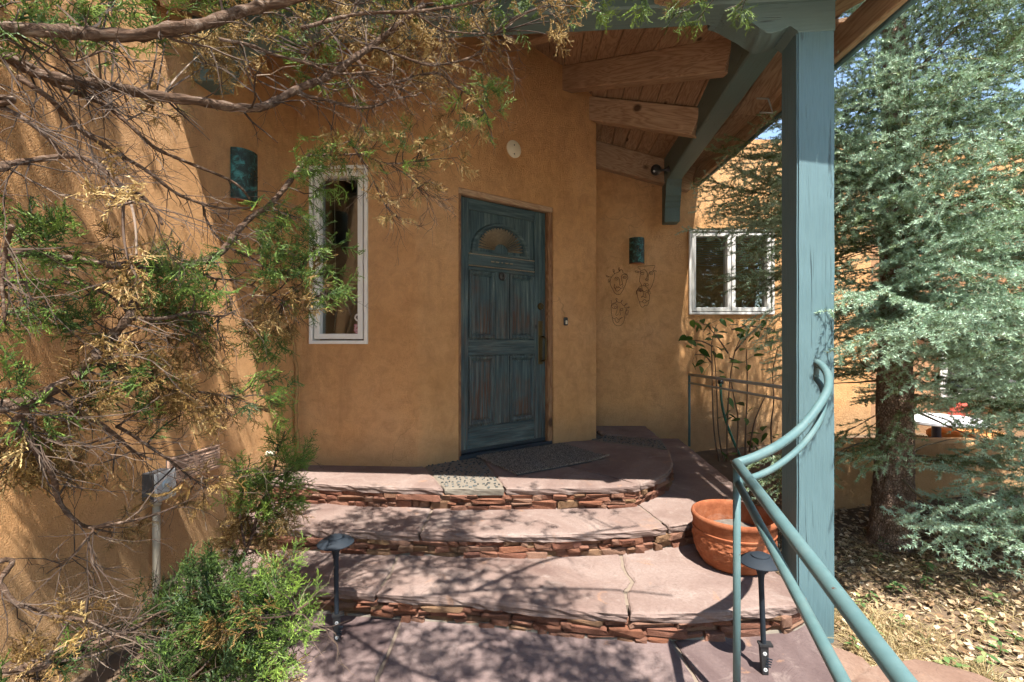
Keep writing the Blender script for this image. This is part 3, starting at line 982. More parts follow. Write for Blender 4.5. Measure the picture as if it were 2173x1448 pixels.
# ---- windows
def window(name, a, b, z0, z1, n, lights, label_kids=None):
    """framed window between plan points a and b; frame stands proud of the wall"""
    d = (b - a).normalized()
    W = (b - a).length
    m = Matrix((d, -n, Vector((0, 0, 1)))).transposed().to_4x4()     # x along, y into the wall, z up
    m.translation = Vector((a.x, a.y, z0))
    H = z1 - z0
    def ring(x0, x1, zz0, zz1, w, y0, y1, nm, par, bev=0.003):
        bm = bmesh.new()
        out = [(x0, zz0), (x1, zz0), (x1, zz1), (x0, zz1)]
        inn = [(x0 + w, zz0 + w), (x1 - w, zz0 + w), (x1 - w, zz1 - w), (x0 + w, zz1 - w)]
        vs = {}
        for key, pl, y in (('of', out, y0), ('if', inn, y0), ('ob', out, y1), ('ib', inn, y1)):
            vs[key] = [bm.verts.new((p[0], y, p[1])) for p in pl]
        for i in range(4):
            j = (i + 1) % 4
            bm.faces.new((vs['of'][i], vs['of'][j], vs['if'][j], vs['if'][i]))
            bm.faces.new((vs['of'][j], vs['of'][i], vs['ob'][i], vs['ob'][j]))
            bm.faces.new((vs['if'][i], vs['if'][j], vs['ib'][j], vs['ib'][i]))
            bm.faces.new((vs['ib'][i], vs['ib'][j], vs['ob'][j], vs['ob'][i]))
        bmesh.ops.bevel(bm, geom=[e for e in bm.edges if abs(e.verts[0].co.y - y0) < 1e-6 and abs(e.verts[1].co.y - y0) < 1e-6 and not ((abs(e.verts[0].co.x - e.verts[1].co.x) > 1e-6) and (abs(e.verts[0].co.z - e.verts[1].co.z) > 1e-6))], offset=bev, segments=1, affect='EDGES')
        return from_bm(nm, bm, M['white'], par, False, m)
    win = ring(-0.004, W + 0.004, -0.004, H + 0.004, 0.026, -0.022, 0.10, name, house)
    xs = [0.028 + (W - 0.056) * k / lights for k in range(lights + 1)]
    for k in range(lights):
        s = ring(xs[k] + 0.0035, xs[k + 1] - 0.0035, 0.0315, H - 0.0315, 0.040, -0.012, 0.085, 'sash', win)
        mk('pane', [(xs[k] + 0.03, 0.045, 0.06), (xs[k + 1] - 0.03, 0.045, 0.06), (xs[k + 1] - 0.03, 0.045, H - 0.06), (xs[k] + 0.03, 0.045, H - 0.06)],
           [(0, 1, 2, 3)], M['glass'], win, False, m)
    if lights > 1:
        for k in range(1, lights):
            box('mullion', ((xs[k] - 0.006, xs[k] + 0.006), (-0.006, 0.08), (0.03, H - 0.03)), M['boxside'], win, m, 0.0)
    return win, m
winA, mA = window('window', Vector((WX0, WW(WX0), 0)), Vector((WX1, WW(WX1), 0)), WZ0, WZ1, WN, 1)
winB, mB = window('window', Vector((BX0, YB, 0)), Vector((BX1, YB, 0)), BZ0, BZ1, Vector((0, -1, 0)), 2)

def room(x0, x1, y0, y1, z0, z1, mat, open_y0=True):
    v = [(x0, y0, z0), (x1, y0, z0), (x1, y1, z0), (x0, y1, z0), (x0, y0, z1), (x1, y0, z1), (x1, y1, z1), (x0, y1, z1)]
    f = [(0, 1, 2, 3), (7, 6, 5, 4), (1, 5, 6, 2), (2, 6, 7, 3), (3, 7, 4, 0)]
    return mk('room_lining', v, f, mat, house)
room(-1.50, -1.02, 3.60, 5.4, 0.5, 3.1, M['room'])
room(1.6, 3.4, 5.22, 7.2, 0.4, 3.0, M['room'])

# ---- door
def dloc(x, z, out=0.0):
    """door coordinates: x from hinge edge, z above the sill, out towards the viewer"""
    return DL + DD * x + DN * (out - REC) + Vector((0, 0, Z_LAND + z))
mD = Matrix((DD, -DN, Vector((0, 0, 1)))).transposed().to_4x4()
mD.translation = DL - DN * REC + Vector((0, 0, Z_LAND))
door = box('door', ((0.0, DW), (0.012, 0.05), (0.03, DH)), M['door_v'], house, mD, 0.002)
def dbox(name, x0, x1, z0, z1, y0, y1, mat, bev=0.004, par=None):
    return box(name, ((x0, x1), (y0, y1), (z0, z1)), mat, par or door, mD, bev)
H = DH
fz = lambda q: H * (1 - q)                     # fraction from the top
s = lambda q: DW * q
dbox('stile', 0.0, s(0.098), 0.032, H - 0.002, -0.003, 0.012, M['door_v'])
dbox('stile', s(0.862), DW, 0.032, H - 0.002, -0.003, 0.012, M['door_v'])
dbox('mullion', s(0.388), s(0.55), fz(0.547), fz(0.277), -0.002, 0.012, M['door_v'])
dbox('mullion', s(0.388), s(0.55), fz(0.887), fz(0.611), -0.002, 0.012, M['door_v'])
for q0, q1 in ((0.0, 0.045), (0.262, 0.276), (0.548, 0.610), (0.888, 0.984)):
    dbox('rail', s(0.10), s(0.86), fz(q1), fz(q0) - 0.002, -0.002, 0.012, M['door_h'])
dbox('rail', s(0.10), s(0.86), fz(0.258), fz(0.212), 0.001, 0.013, M['door_h'])
for q in (0.214, 0.260):
    dbox('bead', s(0.10), s(0.86), fz(q) - 0.004, fz(q) + 0.004, -0.007, 0.008, M['gilt'], 0.003)
for x0, x1, q0, q1 in ((0.105, 0.382, 0.279, 0.543), (0.557, 0.855, 0.279, 0.545), (0.105, 0.382, 0.614, 0.880), (0.557, 0.855, 0.616, 0.884)):
    # moulding ring and raised field
    X0, X1, Z0, Z1 = s(x0), s(x1), fz(q1), fz(q0)
    bm = bmesh.new()
    prof = [(0.0, 0.011), (0.002, -0.006), (0.012, -0.009), (0.024, -0.003), (0.036, 0.011)]
    rings = []
    for off, y in prof:
        rings.append([bm.verts.new(p) for p in ((X0 + off, y, Z0 + off), (X1 - off, y, Z0 + off), (X1 - off, y, Z1 - off), (X0 + off, y, Z1 - off))])
    for ra, rb in zip(rings, rings[1:]):
        for i in range(4):
            j = (i + 1) % 4
            bm.faces.new((ra[i], ra[j], rb[j], rb[i]))
    from_bm('panel_moulding', bm, M['door_v'], door, False, mD)
    bm = bmesh.new()
    a = [bm.verts.new(p) for p in ((X0 + 0.034, 0.0105, Z0 + 0.034), (X1 - 0.034, 0.0105, Z0 + 0.034), (X1 - 0.034, 0.0105, Z1 - 0.034), (X0 + 0.034, 0.0105, Z1 - 0.034))]
    b = [bm.verts.new(p) for p in ((X0 + 0.052, 0.002, Z0 + 0.052), (X1 - 0.052, 0.002, Z0 + 0.052), (X1 - 0.052, 0.002, Z1 - 0.052), (X0 + 0.052, 0.002, Z1 - 0.052))]
    for i in range(4):
        j = (i + 1) % 4
        bm.faces.new((a[i], a[j], b[j], b[i]))
    bm.faces.new(b)
    from_bm('panel', bm, M['door_p'], door, False, mD)
# arch over the fan
cxa, cza, ra = s(0.461), fz(0.200), s(0.335)
def arch(name, r0, r1, y0, y1, mat, sq=0.84):
    v, f = [], []
    n = 40
    for k in range(n + 1):
        a = math.pi * k / n
        c_, s_ = math.cos(a), math.sin(a)
        for rr_, y in ((r0, y1), (r0 + (r1 - r0) * 0.2, y0), (r1 - (r1 - r0) * 0.2, y0), (r1, y1)):
            v.append((cxa - rr_ * c_, y, cza + rr_ * s_ * sq))
    for k in range(n):
        for q in range(3):
            f.append((k * 4 + q, k * 4 + q + 1, k * 4 + q + 5, k * 4 + q + 4))
    return mk(name, v, f, mat, door, False, mD)
arch('fan_arch', ra - 0.042, ra, -0.008, 0.011, M['door_h'])
dbox('fan_sill', cxa - ra, cxa + ra, cza - 0.030, cza - 0.004, -0.006, 0.012, M['door_h'])
nr = 23
fw = s(0.255)
for k in range(nr):
    a = math.pi * (k + 0.5) / nr
    da = math.pi / nr * 0.37
    v, f = [], []
    r0, r1 = fw * 0.30, fw
    for q in range(7):
        t = q / 6
        r = r0 + (r1 - r0) * t
        hw = r * math.sin(da) * (1.0 if q < 6 else 0.45)
        hgt = -0.008 - 0.010 * t if q < 6 else -0.004
        c_, s_ = math.cos(a), math.sin(a)
        for side, y in ((-1, 0.011), (0, hgt), (1, 0.011)):
            x = cxa - r * c_ - side * hw * s_
            z = cza + 0.022 + (r * s_ + side * hw * -c_) * 0.84 * (1)
            v.append((x, y, z))
    for q in range(6):
        for w in range(2):
            f.append((q * 3 + w, q * 3 + w + 1, q * 3 + w + 4, q * 3 + w + 3))
    mk('fan_rib', v, f, M['gilt'], door, False, mD)
for q, xs in ((0.237, 0.0), (0.577, 0.004), (0.915, 0.0)):
    for k in range(5):
        x = s(0.36) + k * s(0.054) + xs
        w = 0.017 if k != 2 else 0.006
        dbox('carved_dash', x - w, x + w, fz(q) - 0.005, fz(q) + 0.005, -0.006, 0.004, M['gilt'] if q < 0.5 else M['door_h'], 0.003)
# knocker, deadbolt, plate and pull
def disc(name, x, z, prof, mat, par):
    m = mD @ Matrix.Translation((x, 0, z)) @ Matrix.Rotation(math.radians(90), 4, 'X')
    return lathe(name, prof, mat, par, 28, m)
kn = disc('knocker', s(0.468), fz(0.292), [(0.035, -0.002), (0.035, 0.006), (0.030, 0.012), (0.024, 0.010), (0.020, 0.013), (0.001, 0.013)], M['chrome'], door)
disc('viewer', s(0.468), fz(0.292), [(0.012, 0.012), (0.012, 0.018), (0.008, 0.020), (0.007, 0.015), (0.001, 0.015)], M['black'], door)
db = disc('deadbolt', s(0.935), fz(0.405), [(0.032, 0.001), (0.032, 0.010), (0.027, 0.016), (0.012, 0.017), (0.001, 0.017)], M['brass'], door)
box('key_slot', ((s(0.935) - 0.003, s(0.935) + 0.003), (-0.020, -0.016), (fz(0.405) - 0.010, fz(0.405) + 0.010)), M['black'], door, mD, 0)
hp = dbox('handle_plate', s(0.905), s(0.960), fz(0.655), fz(0.468), -0.010, -0.003, M['brass'], 0.003)
pull = [Vector(p) for p in ((s(0.952), -0.008, fz(0.535)), (s(0.955), -0.040, fz(0.540)), (s(0.957), -0.052, fz(0.56)), (s(0.957), -0.052, fz(0.62)), (s(0.955), -0.040, fz(0.636)), (s(0.952), -0.008, fz(0.640)))]
pv_ = catmull(pull, 5)
mk('pull_handle', *tube_data(pv_, 0.009, 10), M['brass'], door, True, mD)
disc('plate_rose', s(0.932), fz(0.495), [(0.014, 0.009), (0.014, 0.014), (0.009, 0.016), (0.001, 0.016)], M['brass'], door)
dbox('door_bottom_strip', 0.0, DW, 0.032, 0.06, -0.006, 0.012, M['threshold'], 0.002)
# frame round the door
fr = empty('door_frame', (0, 0, 0), parent=house)
fr.matrix_parent_inverse = inv_world(house)
def fbox(name, x0, x1, z0, z1, y0, y1, mat, vertical=True):
    c0 = mD @ Vector(((x0 + x1) / 2, 0, 0))
    if vertical:
        m = mD @ Matrix.Translation((x0, 0, z0)) @ Matrix.Rotation(math.radians(-90), 4, 'Y')
        return box(name, ((0, z1 - z0), (y0, y1), (-(x1 - x0), 0)), mat, fr, m, 0.004)
    m = mD @ Matrix.Translation((x0, 0, z0))
    return box(name, ((0, x1 - x0), (y0, y1), (0, z1 - z0)), mat, fr, m, 0.004)
fbox('jamb', -0.028, -0.003, -0.03, H + 0.005, -0.044, 0.10, M['trim'])
fbox('jamb', DW + 0.003, DW + 0.053, -0.03, H + 0.005, -0.040, 0.10, M['trim'])
fbox('head_trim', -0.028, DW + 0.053, H + 0.005, H + 0.050, -0.044, 0.10, M['rafter'], False)
fbox('threshold', -0.02, DW + 0.045, -0.02, 0.029, -0.05, 0.09, M['threshold'], False)

# ---- louvred crawl-space vent on the left wall
def wall_frame(p_img, Y=None):
    pass
LW0, LW1 = Vector((-1.775, 1.9, 0)), Vector((-1.615, 3.1, 0))
def left_wall_point(x, y):
    """the point of the left wall seen at photo pixel x, y"""
    u = (x - CX) / FPX
    lw = left + [Vector((-1.577, 3.47, 0))]
    for a, b in zip(lw, lw[1:]):
        d = b - a
        den = d.x - u * d.y
        if abs(den) < 1e-9:
            continue
        t = (u * a.y - a.x) / den
        if -1e-6 <= t <= 1 + 1e-6:
            Y = a.y + d.y * t
            n = Vector((d.y, -d.x, 0)).normalized()
            return Vector((u * Y, Y, EYE - (y - CY) / FPX * Y)), d.normalized(), n
    raise ValueError((x, y))
def lw_matrix(x, y):
    p, d, n = left_wall_point(x, y)
    m = Matrix((d, -n, Vector((0, 0, 1)))).transposed().to_4x4()
    m.translation = p
    return m, p, d, n
pA = left_wall_point(352, 1040)[0]; pB = left_wall_point(462, 992)[0]; pC = left_wall_point(462, 943)[0]
mv, _, _, _ = lw_matrix(352, 1040)
VW = (Vector((pB.x, pB.y, 0)) - Vector((pA.x, pA.y, 0))).length
VH = pC.z - pB.z
mv.translation.z = pB.z
vent = box('vent', ((0, VW), (-0.004, 0.01), (0, VH)), M['boxside'], house, mv, 0.0)
for (x0, x1, z0, z1) in ((0, VW, 0, 0.012), (0, VW, VH - 0.012, VH), (0, 0.014, 0, VH), (VW - 0.014, VW, 0, VH), (VW * 0.5 - 0.012, VW * 0.5 + 0.012, 0, VH)):
    box('vent_frame', ((x0, x1), (-0.016, -0.003), (z0, z1)), M['vent'], vent, mv, 0.003)
for half in (0, 1):
    xa = 0.016 + half * (VW * 0.5 - 0.004)
    xb = VW * 0.5 - 0.014 + half * (VW * 0.5 - 0.004)
    ns = 7
    for k in range(ns):
        z = 0.016 + (VH - 0.032) * k / ns
        h = (VH - 0.032) / ns
        bm = bmesh.new()
        vs = [bm.verts.new(p) for p in ((xa, -0.020, z), (xb, -0.020, z), (xb, -0.005, z + h * 0.95), (xa, -0.005, z + h * 0.95), (xa, -0.017, z - 0.002), (xb, -0.017, z - 0.002), (xb, -0.002, z + h * 0.9), (xa, -0.002, z + h * 0.9))]
        for q in ((0, 1, 2, 3), (7, 6, 5, 4), (0, 4, 5, 1), (1, 5, 6, 2), (2, 6, 7, 3), (3, 7, 4, 0)):
            bm.faces.new([vs[i] for i in q])
        from_bm('slat', bm, M['vent'], vent, False, mv)

# ------------------------------------------------------------------ porch
porch = empty('porch_roof', (1.47, 2.36, 0), 'timber porch roof on a square blue-green post, exposed rafters and pine boards', 'porch')
E = EYE
RAF = [  # rafter tops: wall end, eave end
    (Vector((-1.52, 3.52, E + 2.42)), Vector((-1.62, 2.14, E + 1.76))),
    (Vector((-0.74, 3.50, E + 2.55)), Vector((-0.36, 2.05, E + 1.74))),
    (Vector((-0.06, 3.89, E + 2.60)), Vector((0.957, 1.92, E + 1.67))),
    (Vector((0.48, 4.287, E + 2.465)), Vector((1.76, 2.59, E + 1.735))),
    (Vector((0.775, 4.40, E + 2.25)), Vector((1.83, 3.45, E + 1.63))),
    (Vector((0.85, 4.985, E + 2.09)), Vector((1.93, 4.985, E + 1.80))),
]
def line_at(a, b, t):
    return a + (b - a) * t
RW, RH = 0.105, 0.205
for i, (a, b) in enumerate(RAF):
    d = (b - a)
    a2 = a - d.normalized() * (0.12 if i not in (4, 5) else 0.03)
    if i in (3, 4):       # these die into the side beam
        tt = (1.13 + 0.105 * a.y - a.x) / (d.x - 0.105 * d.y)
        b = a + d * tt
    beam('rafter', a2, b - Vector((0, 0, 0.0)), RW if i < 5 else 0.10, RH if i < 5 else 0.25, M['rafter'], porch, 0.006)
EFL, EFR = Vector((-1.80, 2.25, E + 1.70)), Vector((1.74, 1.95, E + 1.70))     # front eave line
ERB = Vector((1.95, 5.03, E + 1.72))                                         # right eave, at the back
def bay_planks(A, B, c0, c1, w, clip=None):
    """boards laid across rafters A and B, each along plan lines x - 0.09 y = c"""
    def hit(a, b, c):
        fa, fb = a.x - 0.09 * a.y, b.x - 0.09 * b.y
        return line_at(a, b, (c - fa) / (fb - fa))
    c = c0
    while c < c1:
        e = c + w - 0.004
        q = [hit(*A, c), hit(*B, c), hit(*B, e), hit(*A, e)]
        if clip:
            for i, j in ((0, 1), (3, 2)):
                p, r = q[i], q[j]
                sp, sr = clip(p), clip(r)
                if sp < 0 and sr > 0:
                    q[i] = p + (r - p) * (-sp / (sr - sp))
        if (q[0] - q[1]).length > 0.03:
            x = (q[1] - q[0]).normalized()
            m = frame_matrix(q[0], x, (0, 0, 1))
            mi = m.inverted()
            lo = [mi @ p for p in q]
            hi = [p + Vector((0, 0, 0.022)) for p in lo]
            bm = bmesh.new()
            vs = [bm.verts.new(p) for p in lo + hi]
            fs = [bm.faces.new([vs[i] for i in t]) for t in ((0, 1, 2, 3), (7, 6, 5, 4), (0, 4, 5, 1), (1, 5, 6, 2), (2, 6, 7, 3), (3, 7, 4, 0))]
            es = [g for g in fs[0].edges if (g.verts[0] in (vs[0], vs[1]) and g.verts[1] in (vs[0], vs[1])) or (g.verts[0] in (vs[2], vs[3]) and g.verts[1] in (vs[2], vs[3]))]
            bmesh.ops.bevel(bm, geom=es, offset=0.005, segments=1, affect='EDGES')
            from_bm('plank', bm, M['plank'], porch, False, m)
        c += w
ed = (EFR - EFL); en = Vector((-ed.y, ed.x, 0)).normalized()
clipf = lambda p: (Vector((p.x, p.y, 0)) - Vector((EFL.x, EFL.y, 0))).dot(en)
bay_planks(RAF[2], RAF[3], -0.42, 1.50, 0.128, clipf)
bay_planks(RAF[3], RAF[4], 0.22, 1.52, 0.128)
bay_planks(RAF[4], RAF[5], 0.22, 1.50, 0.128)
# boards left of the third rafter run parallel to the eave
for (A, B) in ((RAF[0], RAF[1]), (RAF[1], RAF[2])):
    n = 12
    for k in range(n):
        q = [line_at(*A, k / n), line_at(*B, k / n), line_at(*B, (k + 0.96) / n), line_at(*A, (k + 0.96) / n)]
        m = frame_matrix(q[0], q[1] - q[0], (0, 0, 1))
        mi = m.inverted()
        lo = [mi @ p for p in q]
        hi = [p + Vector((0, 0, 0.022)) for p in lo]
        mk('plank', lo + hi, [(0, 3, 2, 1), (4, 5, 6, 7), (0, 1, 5, 4), (1, 2, 6, 5), (2, 3, 7, 6), (3, 0, 4, 7)], M['plank'], porch, False, m)
# deck above the boards
up = Vector((0, 0, 0.032))
seq = []
er = (ERB - EFR); ern = Vector((-er.y, er.x, 0)).normalized()
clipr = lambda p: (Vector((p.x, p.y, 0)) - Vector((EFR.x, EFR.y, 0))).dot(ern)
for i, (a, b) in enumerate(RAF):
    fn = clipf if i < 3 else clipr
    sa, sb = fn(a), fn(b)
    e = a + (b - a) * (sa / (sa - sb))
    seq.append((a + (a - b).normalized() * 0.35 + up, e + up))
seq.insert(3, (RAF[2][0].lerp(RAF[3][0], 0.6) + (RAF[3][0] - RAF[3][1]).normalized() * 0.35 + up, EFR + Vector((0, 0, 0.02)) + up))
seq[0] = (seq[0][0] + Vector((-0.25, 0, 0)), EFL + up + Vector((0, 0, 0.02)))
dv, df = [], []
for a, b in seq:
    n = 6
    for k in range(n + 1):
        p = line_at(a, b, k / n)
        dv += [p, p + Vector((0, 0, 0.05))]
st = 14
for i in range(len(seq) - 1):
    for k in range(6):
        a = i * st + k * 2
        df += [(a, a + 2, a + st + 2, a + st), (a + 1, a + st + 1, a + st + 3, a + 3)]
mk('roof_deck', dv, df, M['roofing'], porch)
# eave fascia boards
beam('fascia', EFL + Vector((0, 0, 0.09)), EFR + Vector((0, 0, 0.09)), 0.035, 0.17, M['tealdk'], porch)
frp = EFR + Vector((0.02, 0.0, 0.08 - 0.10))
beam('fascia', frp, ERB + Vector((0, 0, 0.08)), 0.04, 0.16, M['rafter'], porch)
off = Vector((0.036, -0.004, 0.012))
beam('drip_edge', frp + off, ERB + Vector((0, 0, 0.08)) + off, 0.028, 0.185, M['teal'], porch)

# side beam, front beam, corbels, post
ZB = E + 1.635
SB0, SB1 = Vector((1.40, 2.32, ZB + 0.27)), Vector((1.684, 5.03, ZB + 0.27))
beam('beam', SB0, SB1, 0.158, 0.27, M['tealdk'], porch, 0.01)
FB1 = Vector((1.555, 2.33, E + 1.63 + 0.26)); FB0 = Vector((-1.78, 2.585, E + 1.63 + 0.26))
dFB = (FB0 - FB1).normalized()
beam('beam', FB1 + dFB * -0.02, FB0, 0.17, 0.26, M['tealdk'], porch, 0.01)
def extrude_profile(name, prof, origin, xdir, thick, mat, parent):
    """profile [(x,z)] in the vertical plane through origin along xdir, thickness across"""
    x = Vector(xdir); x.z = 0; x.normalize()
    y = Vector((-x.y, x.x, 0))
    m = Matrix((x, y, Vector((0, 0, 1)))).transposed().to_4x4()
    m.translation = origin
    n = len(prof)
    bm = bmesh.new()
    a = [bm.verts.new((p[0], -thick / 2, p[1])) for p in prof]
    b = [bm.verts.new((p[0], thick / 2, p[1])) for p in prof]
    fa = bm.faces.new(a); fb = bm.faces.new(b[::-1])
    for i in range(n):
        j = (i + 1) % n
        bm.faces.new((a[j], a[i], b[i], b[j]))
    bmesh.ops.bevel(bm, geom=list(fa.edges) + list(fb.edges), offset=0.004, segments=1, affect='EDGES')
    return from_bm(name, bm, mat, parent, True, m, 28)
# scrolled capital on the post, spreading under the front beam to the left
pa = math.radians(-6)
pdx = Vector((math.cos(pa), math.sin(pa), 0))
POST_C = Vector((1.478, 2.36, 0))
ztop_post = E + 1.487
prof = [(0.087, 0.0), (-0.085, 0.0), (-0.118, 0.036)]
for k in range(1, 15):
    t = k / 14
    x = -0.118 - 0.30 * t
    z = 0.036 - 0.032 * math.sin(min(1, t * 1.75) * math.pi) + 0.105 * max(0, (t - 0.36) / 0.64) ** 1.35
    prof.append((x, z))
prof += [(-0.455, 0.145), (-0.460, 0.19), (0.087, 0.19)]
extrude_profile('capital', prof, Vector((POST_C.x, POST_C.y, ztop_post)), pdx, 0.176, M['tealdk'], porch)
# post: local x runs up
mp = Matrix.Translation((POST_C.x, POST_C.y, -0.16)) @ Matrix.Rotation(pa, 4, 'Z') @ Matrix.Rotation(math.radians(-90), 4, 'Y')
bm = bmesh.new()
Lp = ztop_post + 0.16 + 0.003
bm_box(bm, 0, Lp, -0.084, 0.084, -0.086, 0.086, 0.0)
bmesh.ops.subdivide_edges(bm, edges=[e for e in bm.edges if abs(e.verts[0].co.x - e.verts[1].co.x) > 1], cuts=30)
bmesh.ops.bevel(bm, geom=[e for e in bm.edges if abs(e.verts[0].co.x - e.verts[1].co.x) > 0.01], offset=0.007, segments=2, affect='EDGES')
for v_ in bm.verts:
    v_.co.y += 0.0022 * mnoise.noise(v_.co * 6); v_.co.z += 0.0022 * mnoise.noise(v_.co * 6 + Vector((9, 0, 0)))
from_bm('post', bm, M['teal'], porch, True, mp, 30)
# corbel where the side beam meets the back wall
prof = [(0.0, 0.0), (-0.24, 0.0), (-0.215, -0.02), (-0.198, -0.05), (-0.19, -0.09), (-0.188, -0.15), (-0.172, -0.165), (-0.172, -0.20), (-0.155, -0.215), (-0.155, -0.25), (-0.138, -0.265), (-0.138, -0.41), (0.0, -0.41)]
extrude_profile('corbel', prof, Vector((1.686, 5.048, ZB - 0.001)), Vector((0.105, 1, 0)), 0.154, M['tealdk'], porch)
# corbel at the left end of the front beam, on the left wall
prof = [(0.0, 0.0), (0.46, 0.0), (0.455, -0.03)]
for k in range(9):
    t = k / 8
    prof.append((0.44 - 0.28 * math.sin(t * math.pi / 2), -0.03 - 0.16 * (1 - math.cos(t * math.pi / 2))))
prof += [(0.14, -0.20), (0.14, -0.26), (0.0, -0.26)]
extrude_profile('corbel', prof, Vector((-1.70, 2.575, E + 1.629)), Vector((1, -0.076, 0)), 0.15, M['tealdk'], porch)
# bent metal rod left on the outer soffit
rp = [P(1606, 209, 3.05), P(1630, 210, 3.0), P(1640, 240, 2.95), P(1612, 239, 3.0)]
tube('bent_rod', rp, 0.006, M['rail_old'], porch, 6)
# ------------------------------------------------------------------ handrails
hr = empty('handrail', (0.787, 1.65, 0), 'glossy blue-green tube handrail that curves up to the porch post', 'handrail')
cn = Vector((0.787, 1.65, 0.885))
def on(x, y, Y): return P(x, y, Y)
up_pts = [cn, on(1600, 960, 1.70), on(1650, 930, 1.775), on(1700, 888, 1.86), on(1738, 838, 1.94), on(1756, 800, 2.03) * 1.0, on(1752, 782, 2.10), on(1736, 770, 2.16)]
up_pts = [Vector((0.787, 1.65, 0.885)), on(1607, 968, 1.68), on(1655, 943, 1.735), on(1700, 908, 1.80), on(1737, 862, 1.875), on(1757, 825, 1.95), on(1757, 798, 2.03), on(1747, 780, 2.09), on(1734, 770, 2.15)]
tube('top_rail', catmull(up_pts, 8), 0.0165, M['rail'], hr, 14)
low = []
lp = [on(1572, 1021, 1.655), on(1620, 1005, 1.70), on(1665, 978, 1.75), on(1705, 942, 1.81), on(1735, 900, 1.885), on(1748, 862, 1.955), on(1748, 836, 2.03), on(1742, 818, 2.09), on(1731, 804, 2.15)]
tube('lower_rail', catmull(lp, 8), 0.012, M['rail'], hr, 12)
tube('end_return', [up_pts[-1] + Vector((0, -0.002, 0)), (up_pts[-1] + lp[-1]) / 2, lp[-1]], 0.0115, M['rail'], hr, 10)
tube('upright', [Vector((0.787, 1.65, -0.02)), Vector((0.787, 1.65, 0.4)), Vector((0.787, 1.65, 0.882))], 0.0128, M['rail'], hr, 14)
d_end = Vector((0.585, 0.68, 0.80))
dg = [cn + Vector((0, 0, 0)), cn.lerp(d_end, 0.5), d_end, d_end + (d_end - cn) * 0.6]
tube('top_rail', dg, 0.0170, M['rail'], hr, 14)
c2 = Vector((0.789, 1.648, 0.820)); d2 = Vector((0.525, 0.68, 0.735))
tube('lower_rail', [c2, c2.lerp(d2, 0.5), d2, d2 + (d2 - c2) * 0.6], 0.0125, M['rail'], hr, 12)
mk('corner_ball', *[q for q in (lambda b: b)(tube_data([cn + Vector((0, 0, -0.014)), cn + Vector((0, 0, -0.007)), cn, cn + Vector((0, 0, 0.008)), cn + Vector((0, 0, 0.0155))], [0.0128, 0.0165, 0.0168, 0.0145, 0.006], 14))], M['rail'], hr, True)
for (p_, d_, r_) in ((c2, d2 - c2, 0.0155), (lp[0], lp[1] - lp[0], 0.0150), (up_pts[-1], lp[-1] - up_pts[-1], 0.0150), (lp[-1], up_pts[-1] - lp[-1], 0.0145)):
    q_ = d_.normalized()
    tube('weld', [p_ + q_ * 0.008, p_ + q_ * 0.012, p_ + q_ * 0.017], [r_ * 0.85, r_, r_ * 0.84], M['rail'], hr, 10)
tube('upright', [Vector((0.50, 0.10, -0.02)), Vector((0.50, 0.10, 0.74))], 0.0128, M['rail'], hr, 12)

hb = empty('handrail', (1.78, 4.73, Z_T2), 'thin weathered double pipe rail along the far edge of the steps', 'handrail')
b0 = Vector((1.78, 4.73, 0.965)); b1 = P(1668, 823, 3.45); b2 = b1 + (b1 - b0) * 0.22
tube('top_rail', [b0, b0.lerp(b1, 0.5), b1, b2], 0.0135, M['rail_old'], hb, 10)
o2 = Vector((0.0, 0, -0.085))
tube('lower_rail', [b0 + o2, b0.lerp(b1, 0.5) + o2, b1 + o2 * 1.05, b2 + o2], 0.010, M['rail_old'], hb, 10)
tube('upright', [Vector((1.78, 4.73, Z_T2 - 0.01)), Vector((1.78, 4.73, 0.972))], 0.0125, M['rail'], hb, 10)
tube('upright', [Vector((b2.x, b2.y, -0.2)), Vector((b2.x, b2.y, b2.z))], 0.0125, M['rail'], hb, 10)

# ------------------------------------------------------------------ path lights
def path_light(loc, yaw, lean, label, h=0.44):
    o = empty('path_light', loc, label, 'path light', 'path lights beside the steps')
    o.rotation_euler = (lean[0], lean[1], yaw)
    m0 = local_world(o)
    lathe('lamp_head', [(0.010, h - 0.012), (0.055, h - 0.012), (0.077, h - 0.006), (0.077, h - 0.003), (0.060, h + 0.010), (0.034, h + 0.018), (0.033, h + 0.023), (0.028, h + 0.0255), (0.001, h + 0.0265)], M['lampblack'], o, 36, m0)
    lathe('stem', [(0.0095, 0.105), (0.0105, h - 0.09), (0.011, h - 0.07), (0.0155, h - 0.045), (0.021, h - 0.025), (0.023, h - 0.009)], M['lampblack'], o, 18, m0)
    bm = bmesh.new()
    bm_box(bm, -0.0165, 0.0165, -0.011, 0.011, 0.0, 0.115, 0.003)
    bmesh.ops.create_cube(bm, size=1.0, matrix=Matrix.Translation((0.006, 0, 0.117)) @ Matrix.Diagonal((0.05, 0.03, 0.008, 1)))
    for v_ in bm.verts:
        if v_.co.z < 0.01:
            v_.co.x *= 0.75
    from_bm('socket', bm, M['black'], o, False, m0)
    for z in (0.022, 0.085):
        lathe('screw', [(0.0075, 0), (0.0075, 0.003), (0.004, 0.004), (0.003, 0.001)], M['boxgrey'], o, 12, m0 @ Matrix.Translation((0, -0.010, z)) @ Matrix.Rotation(math.radians(90), 4, 'X'))
    for k in range(4):
        box('rib', ((-0.010, 0.010), (-0.014, -0.010), (0.036 + k * 0.010, 0.040 + k * 0.010)), M['lampblack'], o, m0 @ Matrix.Rotation(0.25, 4, 'Y'), 0)
    return o
path_light((-0.765, 2.06, 0.0), 0.3, (0.0, -0.012), 'black mushroom path light in front of the juniper bush', 0.435)
path_light((0.997, 1.86, 0.0), -0.15, (0.0, -0.035), 'black mushroom path light in front of the terracotta pot', 0.445)

